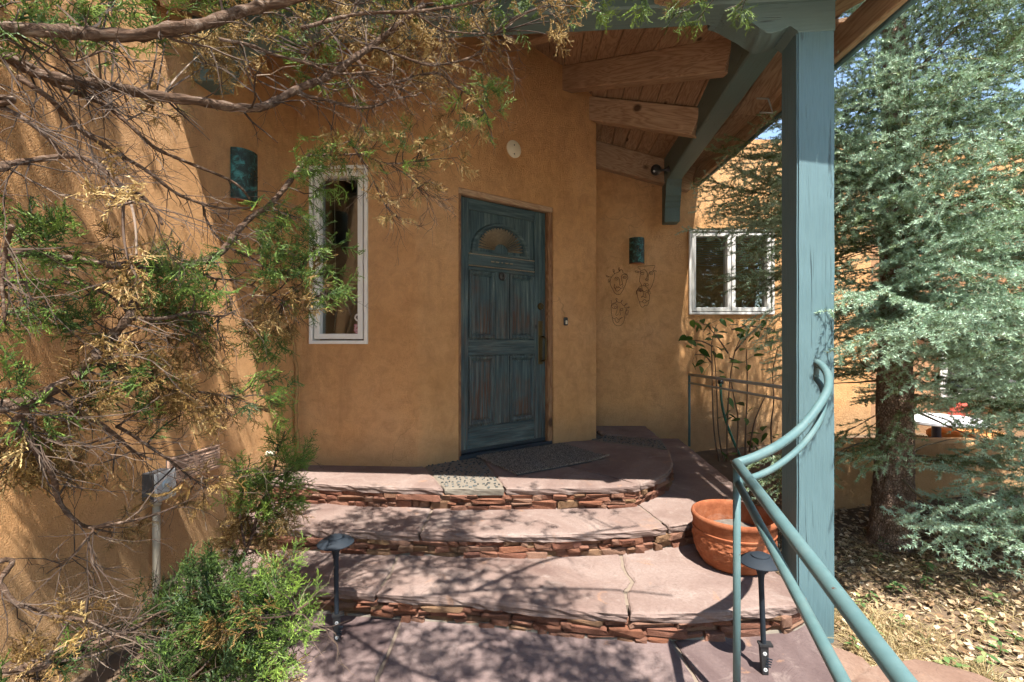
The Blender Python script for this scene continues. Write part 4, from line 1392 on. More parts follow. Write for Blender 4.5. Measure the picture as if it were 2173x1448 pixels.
# ------------------------------------------------------------------ terracotta pot
pot = empty('plant_pot', (1.185, 2.52, Z_T3), 'round terracotta pot with rough relief band on the lower step', 'pot')
mpot = Matrix.Translation((1.185, 2.52, Z_T3))
def wobp(a, z):
    if 0.045 < z < 0.17:
        p = Vector((math.cos(a) * 2.4, math.sin(a) * 2.4, z * 12))
        return 0.022 * mnoise.noise(p * 2.6) + 0.026 * mnoise.noise(p * 8) + 0.014 * mnoise.noise(p * 17) + (0.018 if abs(((a * 9 / math.pi) % 2) - 1) > 0.75 and 0.13 < z < 0.165 else 0)
    return 0.002 * mnoise.noise(Vector((a, z * 5, 0)))
body = [(0.10, 0.0), (0.140, 0.003), (0.158, 0.010), (0.168, 0.024)]
body += [(0.172 + 0.030 * math.sin(min(1.0, (z - 0.03) / 0.10) * math.pi / 2), z) for z in np.linspace(0.032, 0.178, 34)]
body += [(0.207, 0.183), (0.207, 0.190), (0.202, 0.194), (0.204, 0.200), (0.205, 0.236), (0.211, 0.241), (0.214, 0.254), (0.211, 0.266), (0.203, 0.271), (0.195, 0.266), (0.191, 0.245), (0.187, 0.20), (0.184, 0.15)]
lathe('pot_body', body, M['terracotta'], pot, 150, mpot, True, 50, wobp)
sv, sf = [], []
for i in range(13):
    for k in range(40):
        r = 0.184 * (i + 0.02) / 12
        a = 2 * math.pi * k / 40
        sv.append((r * math.cos(a), r * math.sin(a), 0.160 + 0.02 * mnoise.noise(Vector((r * 14 * math.cos(a), r * 14 * math.sin(a), 2)))))
for i in range(12):
    for k in range(40):
        sf.append((i * 40 + k, i * 40 + (k + 1) % 40, (i + 1) * 40 + (k + 1) % 40, (i + 1) * 40 + k))
mk('grit', sv, sf, M['ash'], pot, True, mpot)

# ------------------------------------------------------------------ doormat: coarse loop pile
def m_mat():
    t = MT('doormat_loops')
    v = t.coord()
    n = t.noise(v, 130, 3, 0.7)
    col = t.ramp(n, [(0.36, (0.030, 0.025, 0.020)), (0.5, (0.15, 0.125, 0.10)), (0.66, (0.33, 0.275, 0.22))])
    return t.done(t.bsdf(col, 0.95, t.bump(n, 1.0, 0.01), spec=0.1))
M['mat'] = m_mat()
mat_o = Vector((-0.325, 3.74, Z_LAND))
mx_ = Vector((0.72, 0.455, 0)).normalized(); my_ = Vector((-mx_.y, mx_.x, 0))
MWd, MDp = 0.86, 0.60
org = Vector((0.035, 3.205, Z_LAND))
NXm, NYm = 150, 100
v, f = [], []
rr = random.Random(77)
for j in range(NYm + 1):
    for i in range(NXm + 1):
        a, b = i / NXm, j / NYm
        x = (a) * MWd + 0.004 * mnoise.noise(Vector((b * 6, 0, 1)))
        y = b * MDp + 0.004 * mnoise.noise(Vector((a * 7, 5, 1)))
        edge = i in (0, NXm) or j in (0, NYm)
        z = 0.0015 if edge else 0.011 + rr.uniform(-0.004, 0.005)
        cx_, cy_ = a - 1.0, b - 0.0
        curl = max(0, 0.24 - math.hypot((1 - a) * 1.0, b * 0.8)) / 0.24     # lifted right-hand corner
        z += 0.022 * curl ** 1.5
        ripple = 0.004 * math.exp(-((a - 0.82) / 0.05) ** 2) * max(0, 1 - b * 2)
        p = org + mx_ * x + my_ * y
        v.append((p.x, p.y, Z_LAND + 0.003 + z + ripple))
for j in range(NYm):
    for i in range(NXm):
        a = j * (NXm + 1) + i
        f.append((a, a + 1, a + NXm + 2, a + NXm + 1))
dm = mk('doormat', v, f, M['mat'])
tag(dm, 'dark grey-brown loop pile doormat lying askew before the door', 'doormat')
bd = [org + mx_ * MWd * t + Vector((0, 0, 0.005)) for t in np.linspace(0, 0.78, 8)]
mk('binding', *tube_data(bd, 0.0045, 6), M['black'], dm)

# ------------------------------------------------------------------ wall lamps
def sconce(m, w, h, label):
    o = empty('wall_lamp', m.translation, label, 'wall lamp', 'patinated half-round wall lamps')
    n = 18
    v, f = [], []
    for k in range(n + 1):
        a = math.pi * k / n
        x, y = -w / 2 * math.cos(a), -w * 0.46 * math.sin(a)
        for s_, zz in ((1.0, 0.0), (1.0, h), (0.94, h), (0.94, 0.0)):
            v.append((x * s_, y * s_ - 0.006, zz))
    for k in range(n):
        for q in range(4):
            q2 = (q + 1) % 4
            f.append((k * 4 + q, (k + 1) * 4 + q, (k + 1) * 4 + q2, k * 4 + q2))
    mk('shade', v, f, M['patina'], o, False, m)
    rim = [Vector((-w / 2 * math.cos(math.pi * k / n), -w * 0.46 * math.sin(math.pi * k / n) - 0.006, 0.0)) for k in range(n + 1)]
    mk('copper_rim', *tube_data(rim, 0.0035, 6), M['copper'], o, True, m)
    for row in range(3):
        for c in range(-row if row < 2 else -1, (row if row < 2 else 1) + 1):
            a = math.pi / 2 + c * 0.32
            p = Vector((-w / 2 * math.cos(a), -w * 0.475 * math.sin(a) - 0.006, h * (0.62 - 0.085 * row)))
            mk('stud', *tube_data([p, p + Vector((0, -0.003, 0))], [0.006, 0.004], 8), M['brass'], o, True, m)
    box('back_plate', ((-w * 0.35, w * 0.35), (-0.012, 0.0), (h * 0.2, h * 0.8)), M['black'], o, m, 0.002)
    return o
ml, _, _, _ = lw_matrix(510, 432)
sconce(ml, 0.185, 0.305, 'green patinated half-round wall lamp on the left wall behind juniper branches')
mr = Matrix.Translation(P(1350.5, 561, YB)); mr.translation.y = YB - 0.001
sconce(mr, 0.160, 0.275, 'green patinated half-round wall lamp above the wire faces')

# ------------------------------------------------------------------ wire faces on the back wall
faces_px = {
 'wire face with looped hair strands and a wide mouth, upper left of the four': [
  [(410, 415), (425, 408), (450, 425), (470, 430), (455, 440), (425, 432), (410, 415)], [(465, 432), (515, 440), (540, 410), (575, 378), (550, 330), (540, 300), (560, 295), (570, 320), (568, 370), (610, 360), (665, 335), (650, 290), (655, 262), (668, 270), (668, 330), (690, 300), (700, 290), (715, 300), (735, 320), (735, 350), (760, 365), (800, 385), (820, 410), (830, 440), (825, 480), (805, 490), (800, 530)],
  [(515, 440), (495, 500), (492, 560), (520, 640), (560, 710), (590, 755), (640, 775), (680, 770), (720, 715), (755, 650), (700, 655), (660, 695), (620, 710), (600, 690), (590, 660), (570, 625), (578, 575)],
  [(480, 470), (460, 500), (460, 535), (480, 530), (490, 500)],
  [(580, 470), (600, 440), (630, 440), (640, 470), (620, 500), (592, 495), (582, 468), (605, 455), (622, 470), (610, 482)],
  [(640, 440), (665, 480), (675, 540), (672, 590), (690, 600), (715, 575), (735, 580), (740, 610), (720, 620)],
  [(820, 405), (770, 385), (725, 400), (708, 440), (720, 510), (735, 580)], [(735, 445), (760, 420), (795, 430), (800, 455), (770, 470), (740, 455), (760, 440), (785, 448)],
  [(575, 650), (600, 660), (622, 620), (640, 650), (655, 622), (672, 645), (700, 655)], [(800, 530), (780, 590), (755, 650)]],
 'wire face with a flat-topped head, upper right of the four': [
  [(965, 330), (985, 318), (1020, 330), (1045, 345), (1005, 348), (968, 332)], [(1045, 340), (1075, 335), (1060, 285), (1025, 262), (1040, 235), (1180, 228), (1345, 218), (1335, 265), (1315, 310), (1300, 330), (1340, 315), (1385, 330), (1360, 322), (1320, 318)],
  [(1075, 335), (1070, 410), (1052, 510), (1090, 575), (1095, 600)], [(1315, 310), (1345, 380), (1340, 460), (1310, 560), (1280, 630), (1240, 690)],
  [(1075, 340), (1110, 305), (1160, 302), (1200, 345), (1210, 400), (1190, 465)], [(1080, 365), (1110, 340), (1140, 355), (1130, 390), (1095, 390), (1085, 365), (1115, 355), (1120, 375)],
  [(1300, 335), (1260, 335), (1235, 360), (1225, 420), (1222, 470)], [(1245, 370), (1270, 345), (1305, 360), (1300, 390), (1265, 395), (1247, 370), (1275, 365), (1285, 378)],
  [(1190, 465), (1165, 480), (1180, 505), (1195, 485), (1215, 475), (1225, 490), (1205, 515), (1190, 505)], [(1135, 600), (1140, 570), (1165, 565), (1175, 600), (1180, 570), (1210, 565), (1225, 580), (1215, 605), (1150, 605)]],
 'wire face with round chin overlapping the flat-topped one above it': [
  [(1095, 605), (1040, 640), (1008, 700), (1010, 770), (1025, 850), (1050, 905), (1065, 960), (1090, 1005), (1115, 1018), (1150, 995), (1150, 975), (1165, 990), (1200, 985), (1225, 950), (1240, 890), (1250, 820), (1235, 760), (1215, 740)],
  [(1095, 605), (1150, 608), (1200, 640), (1235, 690)], [(1095, 608), (1105, 650), (1110, 690), (1125, 730), (1128, 790), (1095, 815), (1095, 830), (1130, 810), (1150, 830), (1170, 835), (1180, 820), (1165, 790), (1160, 740)],
  [(1020, 690), (1050, 655), (1095, 665), (1110, 690), (1080, 715), (1035, 710), (1020, 690)], [(1045, 690), (1065, 670), (1085, 690), (1065, 708), (1047, 690)],
  [(1110, 690), (1150, 720), (1200, 690), (1245, 700), (1215, 740), (1175, 735)], [(1200, 715), (1220, 700), (1235, 712), (1220, 728), (1202, 715)], [(1008, 690), (995, 720), (1000, 770)], [(1245, 700), (1262, 740), (1250, 765)],
  [(1060, 915), (1110, 915), (1130, 935), (1160, 935), (1200, 905), (1240, 885)], [(1110, 915), (1140, 870), (1165, 880), (1190, 905)]],
 'wire face with spiky hair and one ear, lowest of the four': [
  [(510, 880), (520, 910), (522, 945), (575, 935), (625, 910), (600, 870), (620, 845), (628, 870), (615, 905), (660, 925), (695, 925), (730, 880), (712, 890), (705, 930), (735, 975), (765, 985), (800, 945), (822, 955), (800, 970), (768, 985), (770, 1020), (800, 1035), (855, 1010), (860, 1020), (830, 1035)],
  [(520, 950), (510, 1010), (515, 1100), (525, 1180), (535, 1240), (555, 1310), (600, 1360), (650, 1375), (700, 1362), (740, 1320), (765, 1250), (775, 1180), (785, 1110), (800, 1050)],
  [(512, 1000), (540, 965), (590, 950), (625, 980), (630, 1040), (615, 1110), (600, 1160), (625, 1175), (650, 1140)], [(520, 1010), (550, 1040), (600, 1045), (615, 1020), (595, 1000), (575, 1015), (585, 1035)],
  [(680, 1060), (700, 1040), (735, 1040), (735, 1070), (700, 1082), (682, 1060), (678, 1110), (690, 1150), (670, 1170)],
  [(795, 1110), (810, 1070), (840, 1080), (835, 1130), (810, 1175), (800, 1140), (790, 1120)],
  [(530, 1215), (570, 1240), (600, 1225), (615, 1215), (640, 1245), (690, 1240), (730, 1215), (700, 1218), (680, 1240)], [(585, 1245), (600, 1290), (635, 1310), (660, 1285), (662, 1250)]],
}
for lab, lines in faces_px.items():
    v, f = [], []
    for L in lines:
        pts = []
        for (x, y) in L:
            p = P(1240 + x / 9.05, 540 + y / 9.05, YB)
            pts.append(Vector((p.x, YB - 0.010 - 0.004 * math.sin(x * 0.05), p.z)))
        tv, tf = tube_data(catmull(pts, 3), 0.0021, 5)
        b_ = len(v)
        v += tv
        f += [tuple(i + b_ for i in q) for q in tf]
    o = mk('wall_art', v, f, M['wire'], None, True)
    tag(o, lab, 'wall art', 'wire faces on the wall')

# ------------------------------------------------------------------ small fittings
def door_wall_pt(x, y, out=0.0):
    """the point of the entry wall seen at photo pixel x, y (right of and above the door)"""
    u = (x - CX) / FPX
    segs = [(wL, wR), (wR, ecorn[0])]
    for a, b in segs:
        d = b - a
        den = d.x - u * d.y
        t = (u * a.y - a.x) / den
        if -0.6 < t < 1.0 or (a is wR and t < 1.2):
            Y = a.y + d.y * t
            dn = d.normalized()
            n = Vector((dn.y, -dn.x, 0))
            return Vector((u * Y, Y, EYE - (y - CY) / FPX * Y)) + n * out, dn, n
def dw_matrix(x, y):
    p, d, n = door_wall_pt(x, y)
    m = Matrix((d, -n, Vector((0, 0, 1)))).transposed().to_4x4()
    m.translation = p
    return m
m = dw_matrix(1090, 317) @ Matrix.Rotation(math.radians(90), 4, 'X')
cp = lathe('cover_plate', [(0.073, -0.001), (0.073, 0.006), (0.068, 0.010), (0.001, 0.010)], M['cream'], None, 44, m)
tag(cp, 'round cream blank cover plate on the wall above the door', 'cover plate')
for z in (0.032, -0.042):
    lathe('screw', [(0.006, 0.009), (0.006, 0.0115), (0.001, 0.012)], M['black'], cp, 12, m @ Matrix.Translation((0, z, 0)))
m = dw_matrix(1199, 691)
bell = box('doorbell', ((-0.021, 0.021), (-0.022, 0.0), (0, 0.072)), M['black'], None, m, 0.007)
tag(bell, 'small black doorbell to the right of the door', 'doorbell')
box('bell_button', ((-0.010, 0.010), (-0.026, -0.021), (0.010, 0.045)), M['cream'], bell, m, 0.003)
# security camera on the side beam
sc_p = P(1392, 361, 4.62)
scam = empty('security_camera', sc_p, 'small black ball security camera fixed to the side beam', 'camera')
def ball(name, c, r, mat, par, sq=(1, 1, 1), seg=20):
    bm = bmesh.new()
    bmesh.ops.create_uvsphere(bm, u_segments=seg, v_segments=seg // 2, radius=r, matrix=Matrix.Diagonal((*sq, 1)))
    return from_bm(name, bm, mat, par, True, Matrix.Translation(c))
ball('camera_ball', sc_p, 0.052, M['black'], scam, (1, 0.8, 1.05))
cdir = (Vector((0, 0, EYE)) - sc_p).normalized()
for dx, mt in ((-0.018, M['boxgrey']), (0.014, M['chrome'])):
    c = sc_p + cdir * 0.042 + Vector((dx, 0, -0.012))
    ball('lens', c, 0.011, mt, scam, (1, 0.5, 1), 12)
tube('mount_arm', [sc_p + Vector((0.035, 0.01, 0)), sc_p + Vector((0.075, 0.01, 0.002)), sc_p + Vector((0.105, 0.01, 0.008)), sc_p + Vector((0.128, 0.01, 0.012))], [0.014, 0.012, 0.018, 0.034], M['black'], scam, 12)
# electrical switch box and conduit on the left wall
m, p, d, n = lw_matrix(318, 1058)
eb = empty('switch_box', p, 'grey outdoor switch box with silver toggle below the wall vent', 'switch box')
w_, h_ = 0.165, 0.130
box('box_body', ((-0.045, 0.060), (-0.070, 0.0), (0, h_)), M['boxside'], eb, m, 0.004)
box('cover', ((-0.050, 0.065), (-0.082, -0.069), (-0.003, h_ + 0.003)), M['boxgrey'], eb, m, 0.004)
lathe('toggle_plate', [(0.026, 0), (0.026, 0.004), (0.022, 0.008), (0.012, 0.009), (0.012, 0.016), (0.001, 0.017)], M['silver'], eb, 24, m @ Matrix.Translation((0.008, -0.082, 0.070)) @ Matrix.Rotation(math.radians(90), 4, 'X'))
box('toggle', ((-0.018, 0.030), (-0.104, -0.094), (0.069, 0.077)), M['silver'], eb, m @ Matrix.Translation((0.005, 0, 0)), 0.003)
for z in (0.028, 0.115):
    lathe('screw', [(0.005, 0), (0.005, 0.002), (0.001, 0.003)], M['black'], eb, 10, m @ Matrix.Translation((0.008, -0.082, z)) @ Matrix.Rotation(math.radians(90), 4, 'X'))
cbot = m @ Vector((0.0, -0.035, 0)); 
tube('conduit', [cbot, Vector((cbot.x, cbot.y, cbot.z * 0.5)), Vector((cbot.x, cbot.y, -0.15))], 0.0165, M['conduit'], eb, 14)
tube('fitting', [cbot + Vector((0, 0, 0.002)), cbot - Vector((0, 0, 0.03))], 0.021, M['conduit'], eb, 14)
# capped pipe stubs low on the left wall
for (x, y, r, lab) in ((566, 963, 0.018, 'cream capped pipe stub low on the left wall beside the landing'), (548, 1020, 0.022, 'dark round pipe stub on the left wall beside the middle step')):
    m, p, d, n = lw_matrix(x, y)
    o = lathe('pipe_stub', [(r, -0.01), (r, 0.045), (r * 0.85, 0.052), (r * 0.5, 0.053), (0.001, 0.053)], M['cream'] if y < 1000 else M['boxside'], None, 18, m @ Matrix.Rotation(math.radians(90), 4, 'X'))
    tag(o, lab, 'pipe stub')
# sensor disc and security sticker on the left window
def pane_m(x, z, out=0.0):
    return mA @ Matrix.Translation((x, 0.044 - out, z)) @ Matrix.Rotation(math.radians(90), 4, 'X')
pw = WX1 - WX0
sx = (756 - 657) / (781 - 657) * pw
sens = lathe('window_sensor', [(0.029, 0.0), (0.029, 0.003), (0.024, 0.0045), (0.023, 0.003), (0.016, 0.003), (0.001, 0.003)], M['white'], None, 32, pane_m(sx, 0.193))
tag(sens, 'white round sensor disc stuck inside the left window', 'sensor')
lathe('sensor_eye', [(0.015, 0.003), (0.015, 0.0055), (0.007, 0.006), (0.006, 0.004), (0.001, 0.004)], M['black'], sens, 24, pane_m(sx, 0.193))
lathe('sensor_lens', [(0.005, 0.004), (0.004, 0.0065), (0.001, 0.007)], M['chrome'], sens, 16, pane_m(sx, 0.193))
stm = mA @ Matrix.Translation((sx - 0.036, 0.0435, 0.070))
shp = [(0.036, 0.0), (0.050, 0.004), (0.062, 0.012), (0.071, 0.026), (0.068, 0.045), (0.066, 0.058), (0.070, 0.072), (0.054, 0.074), (0.042, 0.073), (0.036, 0.077), (0.030, 0.073), (0.018, 0.074), (0.002, 0.072), (0.006, 0.058), (0.004, 0.045), (0.001, 0.026), (0.010, 0.012), (0.022, 0.004)]
def plate(name, pts, y0, y1, mat, par):
    n_ = len(pts)
    v = [(x, y0, z) for x, z in pts] + [(x, y1, z) for x, z in pts]
    f = [tuple(range(n_)), tuple(range(2 * n_ - 1, n_ - 1, -1))] + [(i, n_ + i, n_ + (i + 1) % n_, (i + 1) % n_) for i in range(n_)]
    return mk(name, v, f, mat, par, False, stm)
M['pink'] = m_plain('sticker_pink', (0.62, 0.34, 0.36), 0.5, noise=0.1)
M['crimson'] = m_plain('sticker_red', (0.33, 0.012, 0.03), 0.5, noise=0.1)
stk = plate('security_sticker', shp, -0.0006, 0.0, M['crimson'], None)
tag(stk, 'pink shield-shaped alarm sticker with red triangle on the left window', 'sticker')
plate('sticker_field', [((x - 0.036) * 0.92 + 0.036, (z - 0.038) * 0.93 + 0.038) for x, z in shp], -0.0010, -0.0005, M['pink'], stk)
plate('red_triangle', [(0.018, 0.040), (0.057, 0.040), (0.0375, 0.069)], -0.0015, -0.0009, M['crimson'], stk)
plate('grey_triangle', [(0.010, 0.036), (0.018, 0.040), (0.034, 0.066), (0.030, 0.066)], -0.0014, -0.0008, M['boxgrey'], stk)
plate('white_mark', [(0.031, 0.045), (0.044, 0.045), (0.0385, 0.056)], -0.0020, -0.0014, M['white'], stk)
x = 0.010
for w in (0.004, 0.003, 0.004, -1, 0.004, 0.003, 0.004, -1, 0.003, 0.004, 0.003, 0.004):
    if w < 0:
        x += 0.004
        continue
    plate('small_print', [(x, 0.0185), (x + w, 0.0185), (x + w, 0.0225), (x, 0.0225)], -0.0015, -0.0009, M['boxside'], stk)
    x += w + 0.0012
# drape tied aside inside the left window
cv, cf = [], []
nu, nw = 28, 30
for j in range(nw + 1):
    t = j / nw
    for i in range(nu + 1):
        a = i / nu
        xl = -1.20 - 0.19 * t ** 0.8
        x0 = -1.075 - 0.27 * max(0.0, (t - 0.18) / 0.82) ** 1.1
        xx = x0 + (-1.03 - x0) * a
        z = 2.50 - 1.35 * t
        y = 3.64 + 0.022 * math.sin(a * 26 + t * 2) * (0.4 + t)
        cv.append((xx, y, z))
for j in range(nw):
    for i in range(nu):
        q = j * (nu + 1) + i
        cf.append((q, q + 1, q + nu + 2, q + nu + 1))
cu = mk('curtain', cv, cf, M['curtain'], None, True)
tag(cu, 'brown drape hanging slantwise inside the left window', 'curtain')
tube('blind_cord', [Vector((-1.355, 3.60, 2.5)), Vector((-1.35, 3.60, 1.9)), Vector((-1.335, 3.60, 1.6)), Vector((-1.36, 3.60, 1.38))], 0.0018, M['cream'], cu, 5)
# pale blind behind the upper part of the right window
bl = [(BX0 + 0.05, 5.20, 2.14), (BX1 - 0.05, 5.20, 2.14), (BX1 - 0.05, 5.20, 2.46), (BX0 + 0.05, 5.20, 2.46)]
bo = empty('window_blind', (2.3, 5.20, 2.2), 'half-drawn slatted blind inside the right window', 'blind')
for k in range(14):
    z = 2.455 - k * 0.024
    box('slat', ((BX0 + 0.05, BX1 - 0.05), (5.185, 5.206), (z - 0.011, z - 0.009)), M['boxgrey'], bo, Matrix.Translation((0, 0, 0)), 0)
# dry vine stem climbing the inner corner
vp = [P(641, 988, 3.44), P(637, 950, 3.44), P(632, 880, 3.43), P(634, 800, 3.44), P(627, 730, 3.45), P(631, 660, 3.45), P(628, 600, 3.45), P(636, 520, 3.44), P(640, 440, 3.43)]
vn = catmull(vp, 6)
vs_ = tube('vine_stem', [q + Vector((0.004 * math.sin(i * 1.7), -0.03, 0)) for i, q in enumerate(vn)], [0.0155 - 0.008 * i / len(vn) + 0.003 * abs(math.sin(i * 2.3)) for i in range(len(vn))], M['vine'], None, 8)
tag(vs_, 'dry golden vine stem climbing the wall left of the window', 'vine')
# garden hose and tap on the back wall
ho = empty('garden_hose', (2.1, 4.95, 0.1), 'green garden hose hanging from a wall tap behind the far rail', 'hose')
hp_ = [P(1529, 815, 4.93), P(1531, 850, 4.92), P(1538, 885, 4.9), P(1552, 925, 4.86), P(1572, 970, 4.8), P(1600, 1010, 4.7)]
tube('hose', catmull(hp_, 6), 0.013, M['hose'], ho, 10)
ball('tap', P(1529, 811, 4.96), 0.030, M['black'], ho, (1, 1.4, 1), 14)
# two stones left at the foot of the wall corner
for (x, y, Y, r, mtn, lab) in ((1270, 886, 4.62, 0.026, 'black', 'small dark stone at the foot of the entry wall corner'), (1277, 897, 4.56, 0.036, 'rock', 'small pinkish stone at the foot of the entry wall corner')):
    bm = bmesh.new()
    bmesh.ops.create_icosphere(bm, subdivisions=2, radius=r)
    for q in bm.verts:
        q.co *= 1 + 0.35 * mnoise.noise(q.co * 28)
        q.co.z *= 0.75
    p = P(x, y, Y); p.z = Z_LAND + r * 0.6
    o = from_bm('loose_stone', bm, M[mtn], None, False, Matrix.Translation(p))
    tag(o, lab, 'stone')

# ------------------------------------------------------------------ boulders edging the bed
def boulder(c, dims, seed, label):
    bm = bmesh.new()
    bmesh.ops.create_icosphere(bm, subdivisions=4, radius=1.0)
    for q in bm.verts:
        p = q.co.copy()
        k = 1 + 0.20 * mnoise.noise(p * 1.3 + Vector((seed, 0, 0))) + 0.08 * mnoise.noise(p * 3.7 + Vector((0, seed, 0))) + 0.03 * mnoise.noise(p * 10)
        q.co = Vector((max(-0.8, min(0.8, p.x * k)) * dims[0], max(-0.8, min(0.8, p.y * k)) * dims[1], max(-0.6, min(0.55, p.z * k)) * dims[2]))
    o = from_bm('boulder', bm, M['rock'], None, True, Matrix.Translation(c) @ Matrix.Rotation(seed * 0.7, 4, 'Z'), 35)
    tag(o, label, 'boulder', 'sandstone boulders edging the bed')
boulder((1.60, 1.74, -0.10), (0.34, 0.22, 0.20), 0.3, 'long flat sandstone boulder at the lower right edge of the bed')
boulder((1.40, 1.99, -0.16), (0.14, 0.13, 0.20), 2.2, 'small red broken rock below the foot of the post')
boulder((1.30, 1.45, -0.16), (0.25, 0.28, 0.20), 3.1, 'sandstone boulder beside the paving near the lower rail')
boulder((2.05, 1.80, -0.10), (0.11, 0.09, 0.10), 4.4, 'small reddish rock half buried among the dry leaves')

# ------------------------------------------------------------------ patio beyond the spruce
lw = box('patio_wall', ((2.25, 7.5), (3.52, 3.66), (-0.4, 0.56)), M['stucco'], None, None, 0.02)
tag(lw, 'low shaded stucco wall behind the spruce trunk', 'wall')
# neighbouring wing with a cream-headed window
nb = empty('neighbour_wing', (5.0, 4.9, 0), 'sunlit tan stucco wing seen through the spruce branches', 'building')
NB0, NB1 = Vector((4.05, 4.95, 0)), Vector((6.6, 3.7, 0))
def nbm(): 
    d = (NB1 - NB0).normalized()
    m = Matrix((d, Vector((-d.y, d.x, 0)), Vector((0, 0, 1)))).transposed().to_4x4()
    m.translation = NB0
    return m
mn = nbm()
box('wall', ((-0.3, 3.2), (0.0, 0.3), (-0.4, 2.75)), M['stucco_far'], nb, mn, 0.02)
hd = box('window', ((0.35, 1.75), (-0.02, 0.05), (0.75, 1.52)), M['boxside'], nb, mn, 0.004)
box('window_head', ((0.25, 1.85), (-0.16, 0.0), (1.52, 1.66)), M['cream'], hd, mn, 0.03)
box('window_frame', ((0.33, 1.77), (-0.05, -0.018), (1.42, 1.50)), M['trim'], hd, mn, 0.004)
box('window_frame', ((0.33, 1.77), (-0.05, -0.018), (0.72, 0.78)), M['white'], hd, mn, 0.004)
for xx in (0.33, 1.02, 1.71):
    box('window_frame', ((xx, xx + 0.06), (-0.048, -0.018), (0.782, 1.418)), M['white'], hd, mn, 0.004)
mk('pane', [(0.36, -0.024, 0.76), (1.74, -0.024, 0.76), (1.74, -0.024, 1.45), (0.36, -0.024, 1.45)], [(0, 1, 2, 3)], M['glass'], hd, False, mn)
tb = empty('patio_table', (4.0, 4.35, 0.52), 'round white-topped patio table beyond the spruce', 'table')
mt_ = Matrix.Translation((3.98, 4.42, 0.0))
lathe('table_top', [(0.001, 0.545), (0.34, 0.545), (0.36, 0.555), (0.36, 0.575), (0.345, 0.585), (0.001, 0.585)], M['tablewhite'], tb, 40, mt_)
lathe('pedestal', [(0.22, -0.1), (0.2, -0.06), (0.04, 0.0), (0.035, 0.5), (0.1, 0.545)], M['navy'], tb, 20, mt_)
ch = empty('patio_chair', (4.4, 4.6, 0.1), 'patio chair with red back cushion beyond the spruce', 'chair')
mc = Matrix.Translation((4.30, 4.72, 0.0)) @ Matrix.Rotation(0.5, 4, 'Z')
box('back_cushion', ((-0.12, 0.12), (-0.04, 0.04), (0.50, 0.72)), M['red'], ch, mc @ Matrix.Rotation(0.2, 4, 'X'), 0.03)
box('seat', ((-0.22, 0.22), (-0.4, 0.05), (0.36, 0.44)), M['orange'], ch, mc, 0.02)
for a, b in ((-0.2, -0.36), (0.2, -0.36), (-0.2, 0.02), (0.2, 0.02)):
    box('leg', ((a - 0.02, a + 0.02), (b - 0.02, b + 0.02), (-0.15, 0.36)), M['navy'], ch, mc, 0.003)
# ------------------------------------------------------------------ vegetation helpers (triangle soups in numpy)
NR = np.random.default_rng(5)
def norm(a):
    return a / np.maximum(1e-9, np.linalg.norm(a, axis=-1, keepdims=True))

def spikes(p0, p1, r0, r1=None):
    """tapered three-sided cords from p0 to p1, (N,3) each: 3 or 6 triangles a piece"""
    p0, p1 = np.asarray(p0, float), np.asarray(p1, float)
    d = norm(p1 - p0)
    ref = np.where(np.abs(d[:, 2:3]) < 0.9, np.array([[0, 0, 1.0]]), np.array([[1.0, 0, 0]]))
    u = norm(np.cross(d, ref)); v = np.cross(d, u)
    r0 = np.asarray(r0, float).reshape(-1, 1)
    ring = [p0 + r0 * (u * math.cos(a) + v * math.sin(a)) for a in (0.3, 2.394, 4.489)]
    if r1 is None:
        return np.concatenate([np.stack([ring[k], ring[(k + 1) % 3], p1], 1) for k in range(3)])
    r1 = np.asarray(r1, float).reshape(-1, 1)
    top = [p1 + r1 * (u * math.cos(a) + v * math.sin(a)) for a in (0.3, 2.394, 4.489)]
    out = []
    for k in range(3):
        k2 = (k + 1) % 3
        out += [np.stack([ring[k], ring[k2], top[k2]], 1), np.stack([ring[k], top[k2], top[k]], 1)]
    return np.concatenate(out)

def frames(dirs, roll):
    """rotation matrices taking +X to dirs with a roll, (N,3,3)"""
    x = norm(dirs)
    ref = np.where(np.abs(x[:, 2:3]) < 0.95, np.array([[0, 0, 1.0]]), np.array([[0, 1.0, 0]]))
    y = norm(np.cross(ref, x)); z = np.cross(x, y)
    c, s_ = np.cos(roll)[:, None], np.sin(roll)[:, None]
    return np.stack([x, y * c + z * s_, z * c - y * s_], 2)

def place(template, ttint, pos, dirs, roll, scale, tint_add):
    Rm = frames(dirs, roll) * scale[:, None, None]
    n, m = len(pos), len(template)
    t = np.einsum('nij,mvj->nmvi', Rm, template) + pos[:, None, None, :]
    tt = np.clip(ttint[None, :] + tint_add[:, None], 0, 1)
    return t.reshape(n * m, 3, 3), tt.reshape(-1)

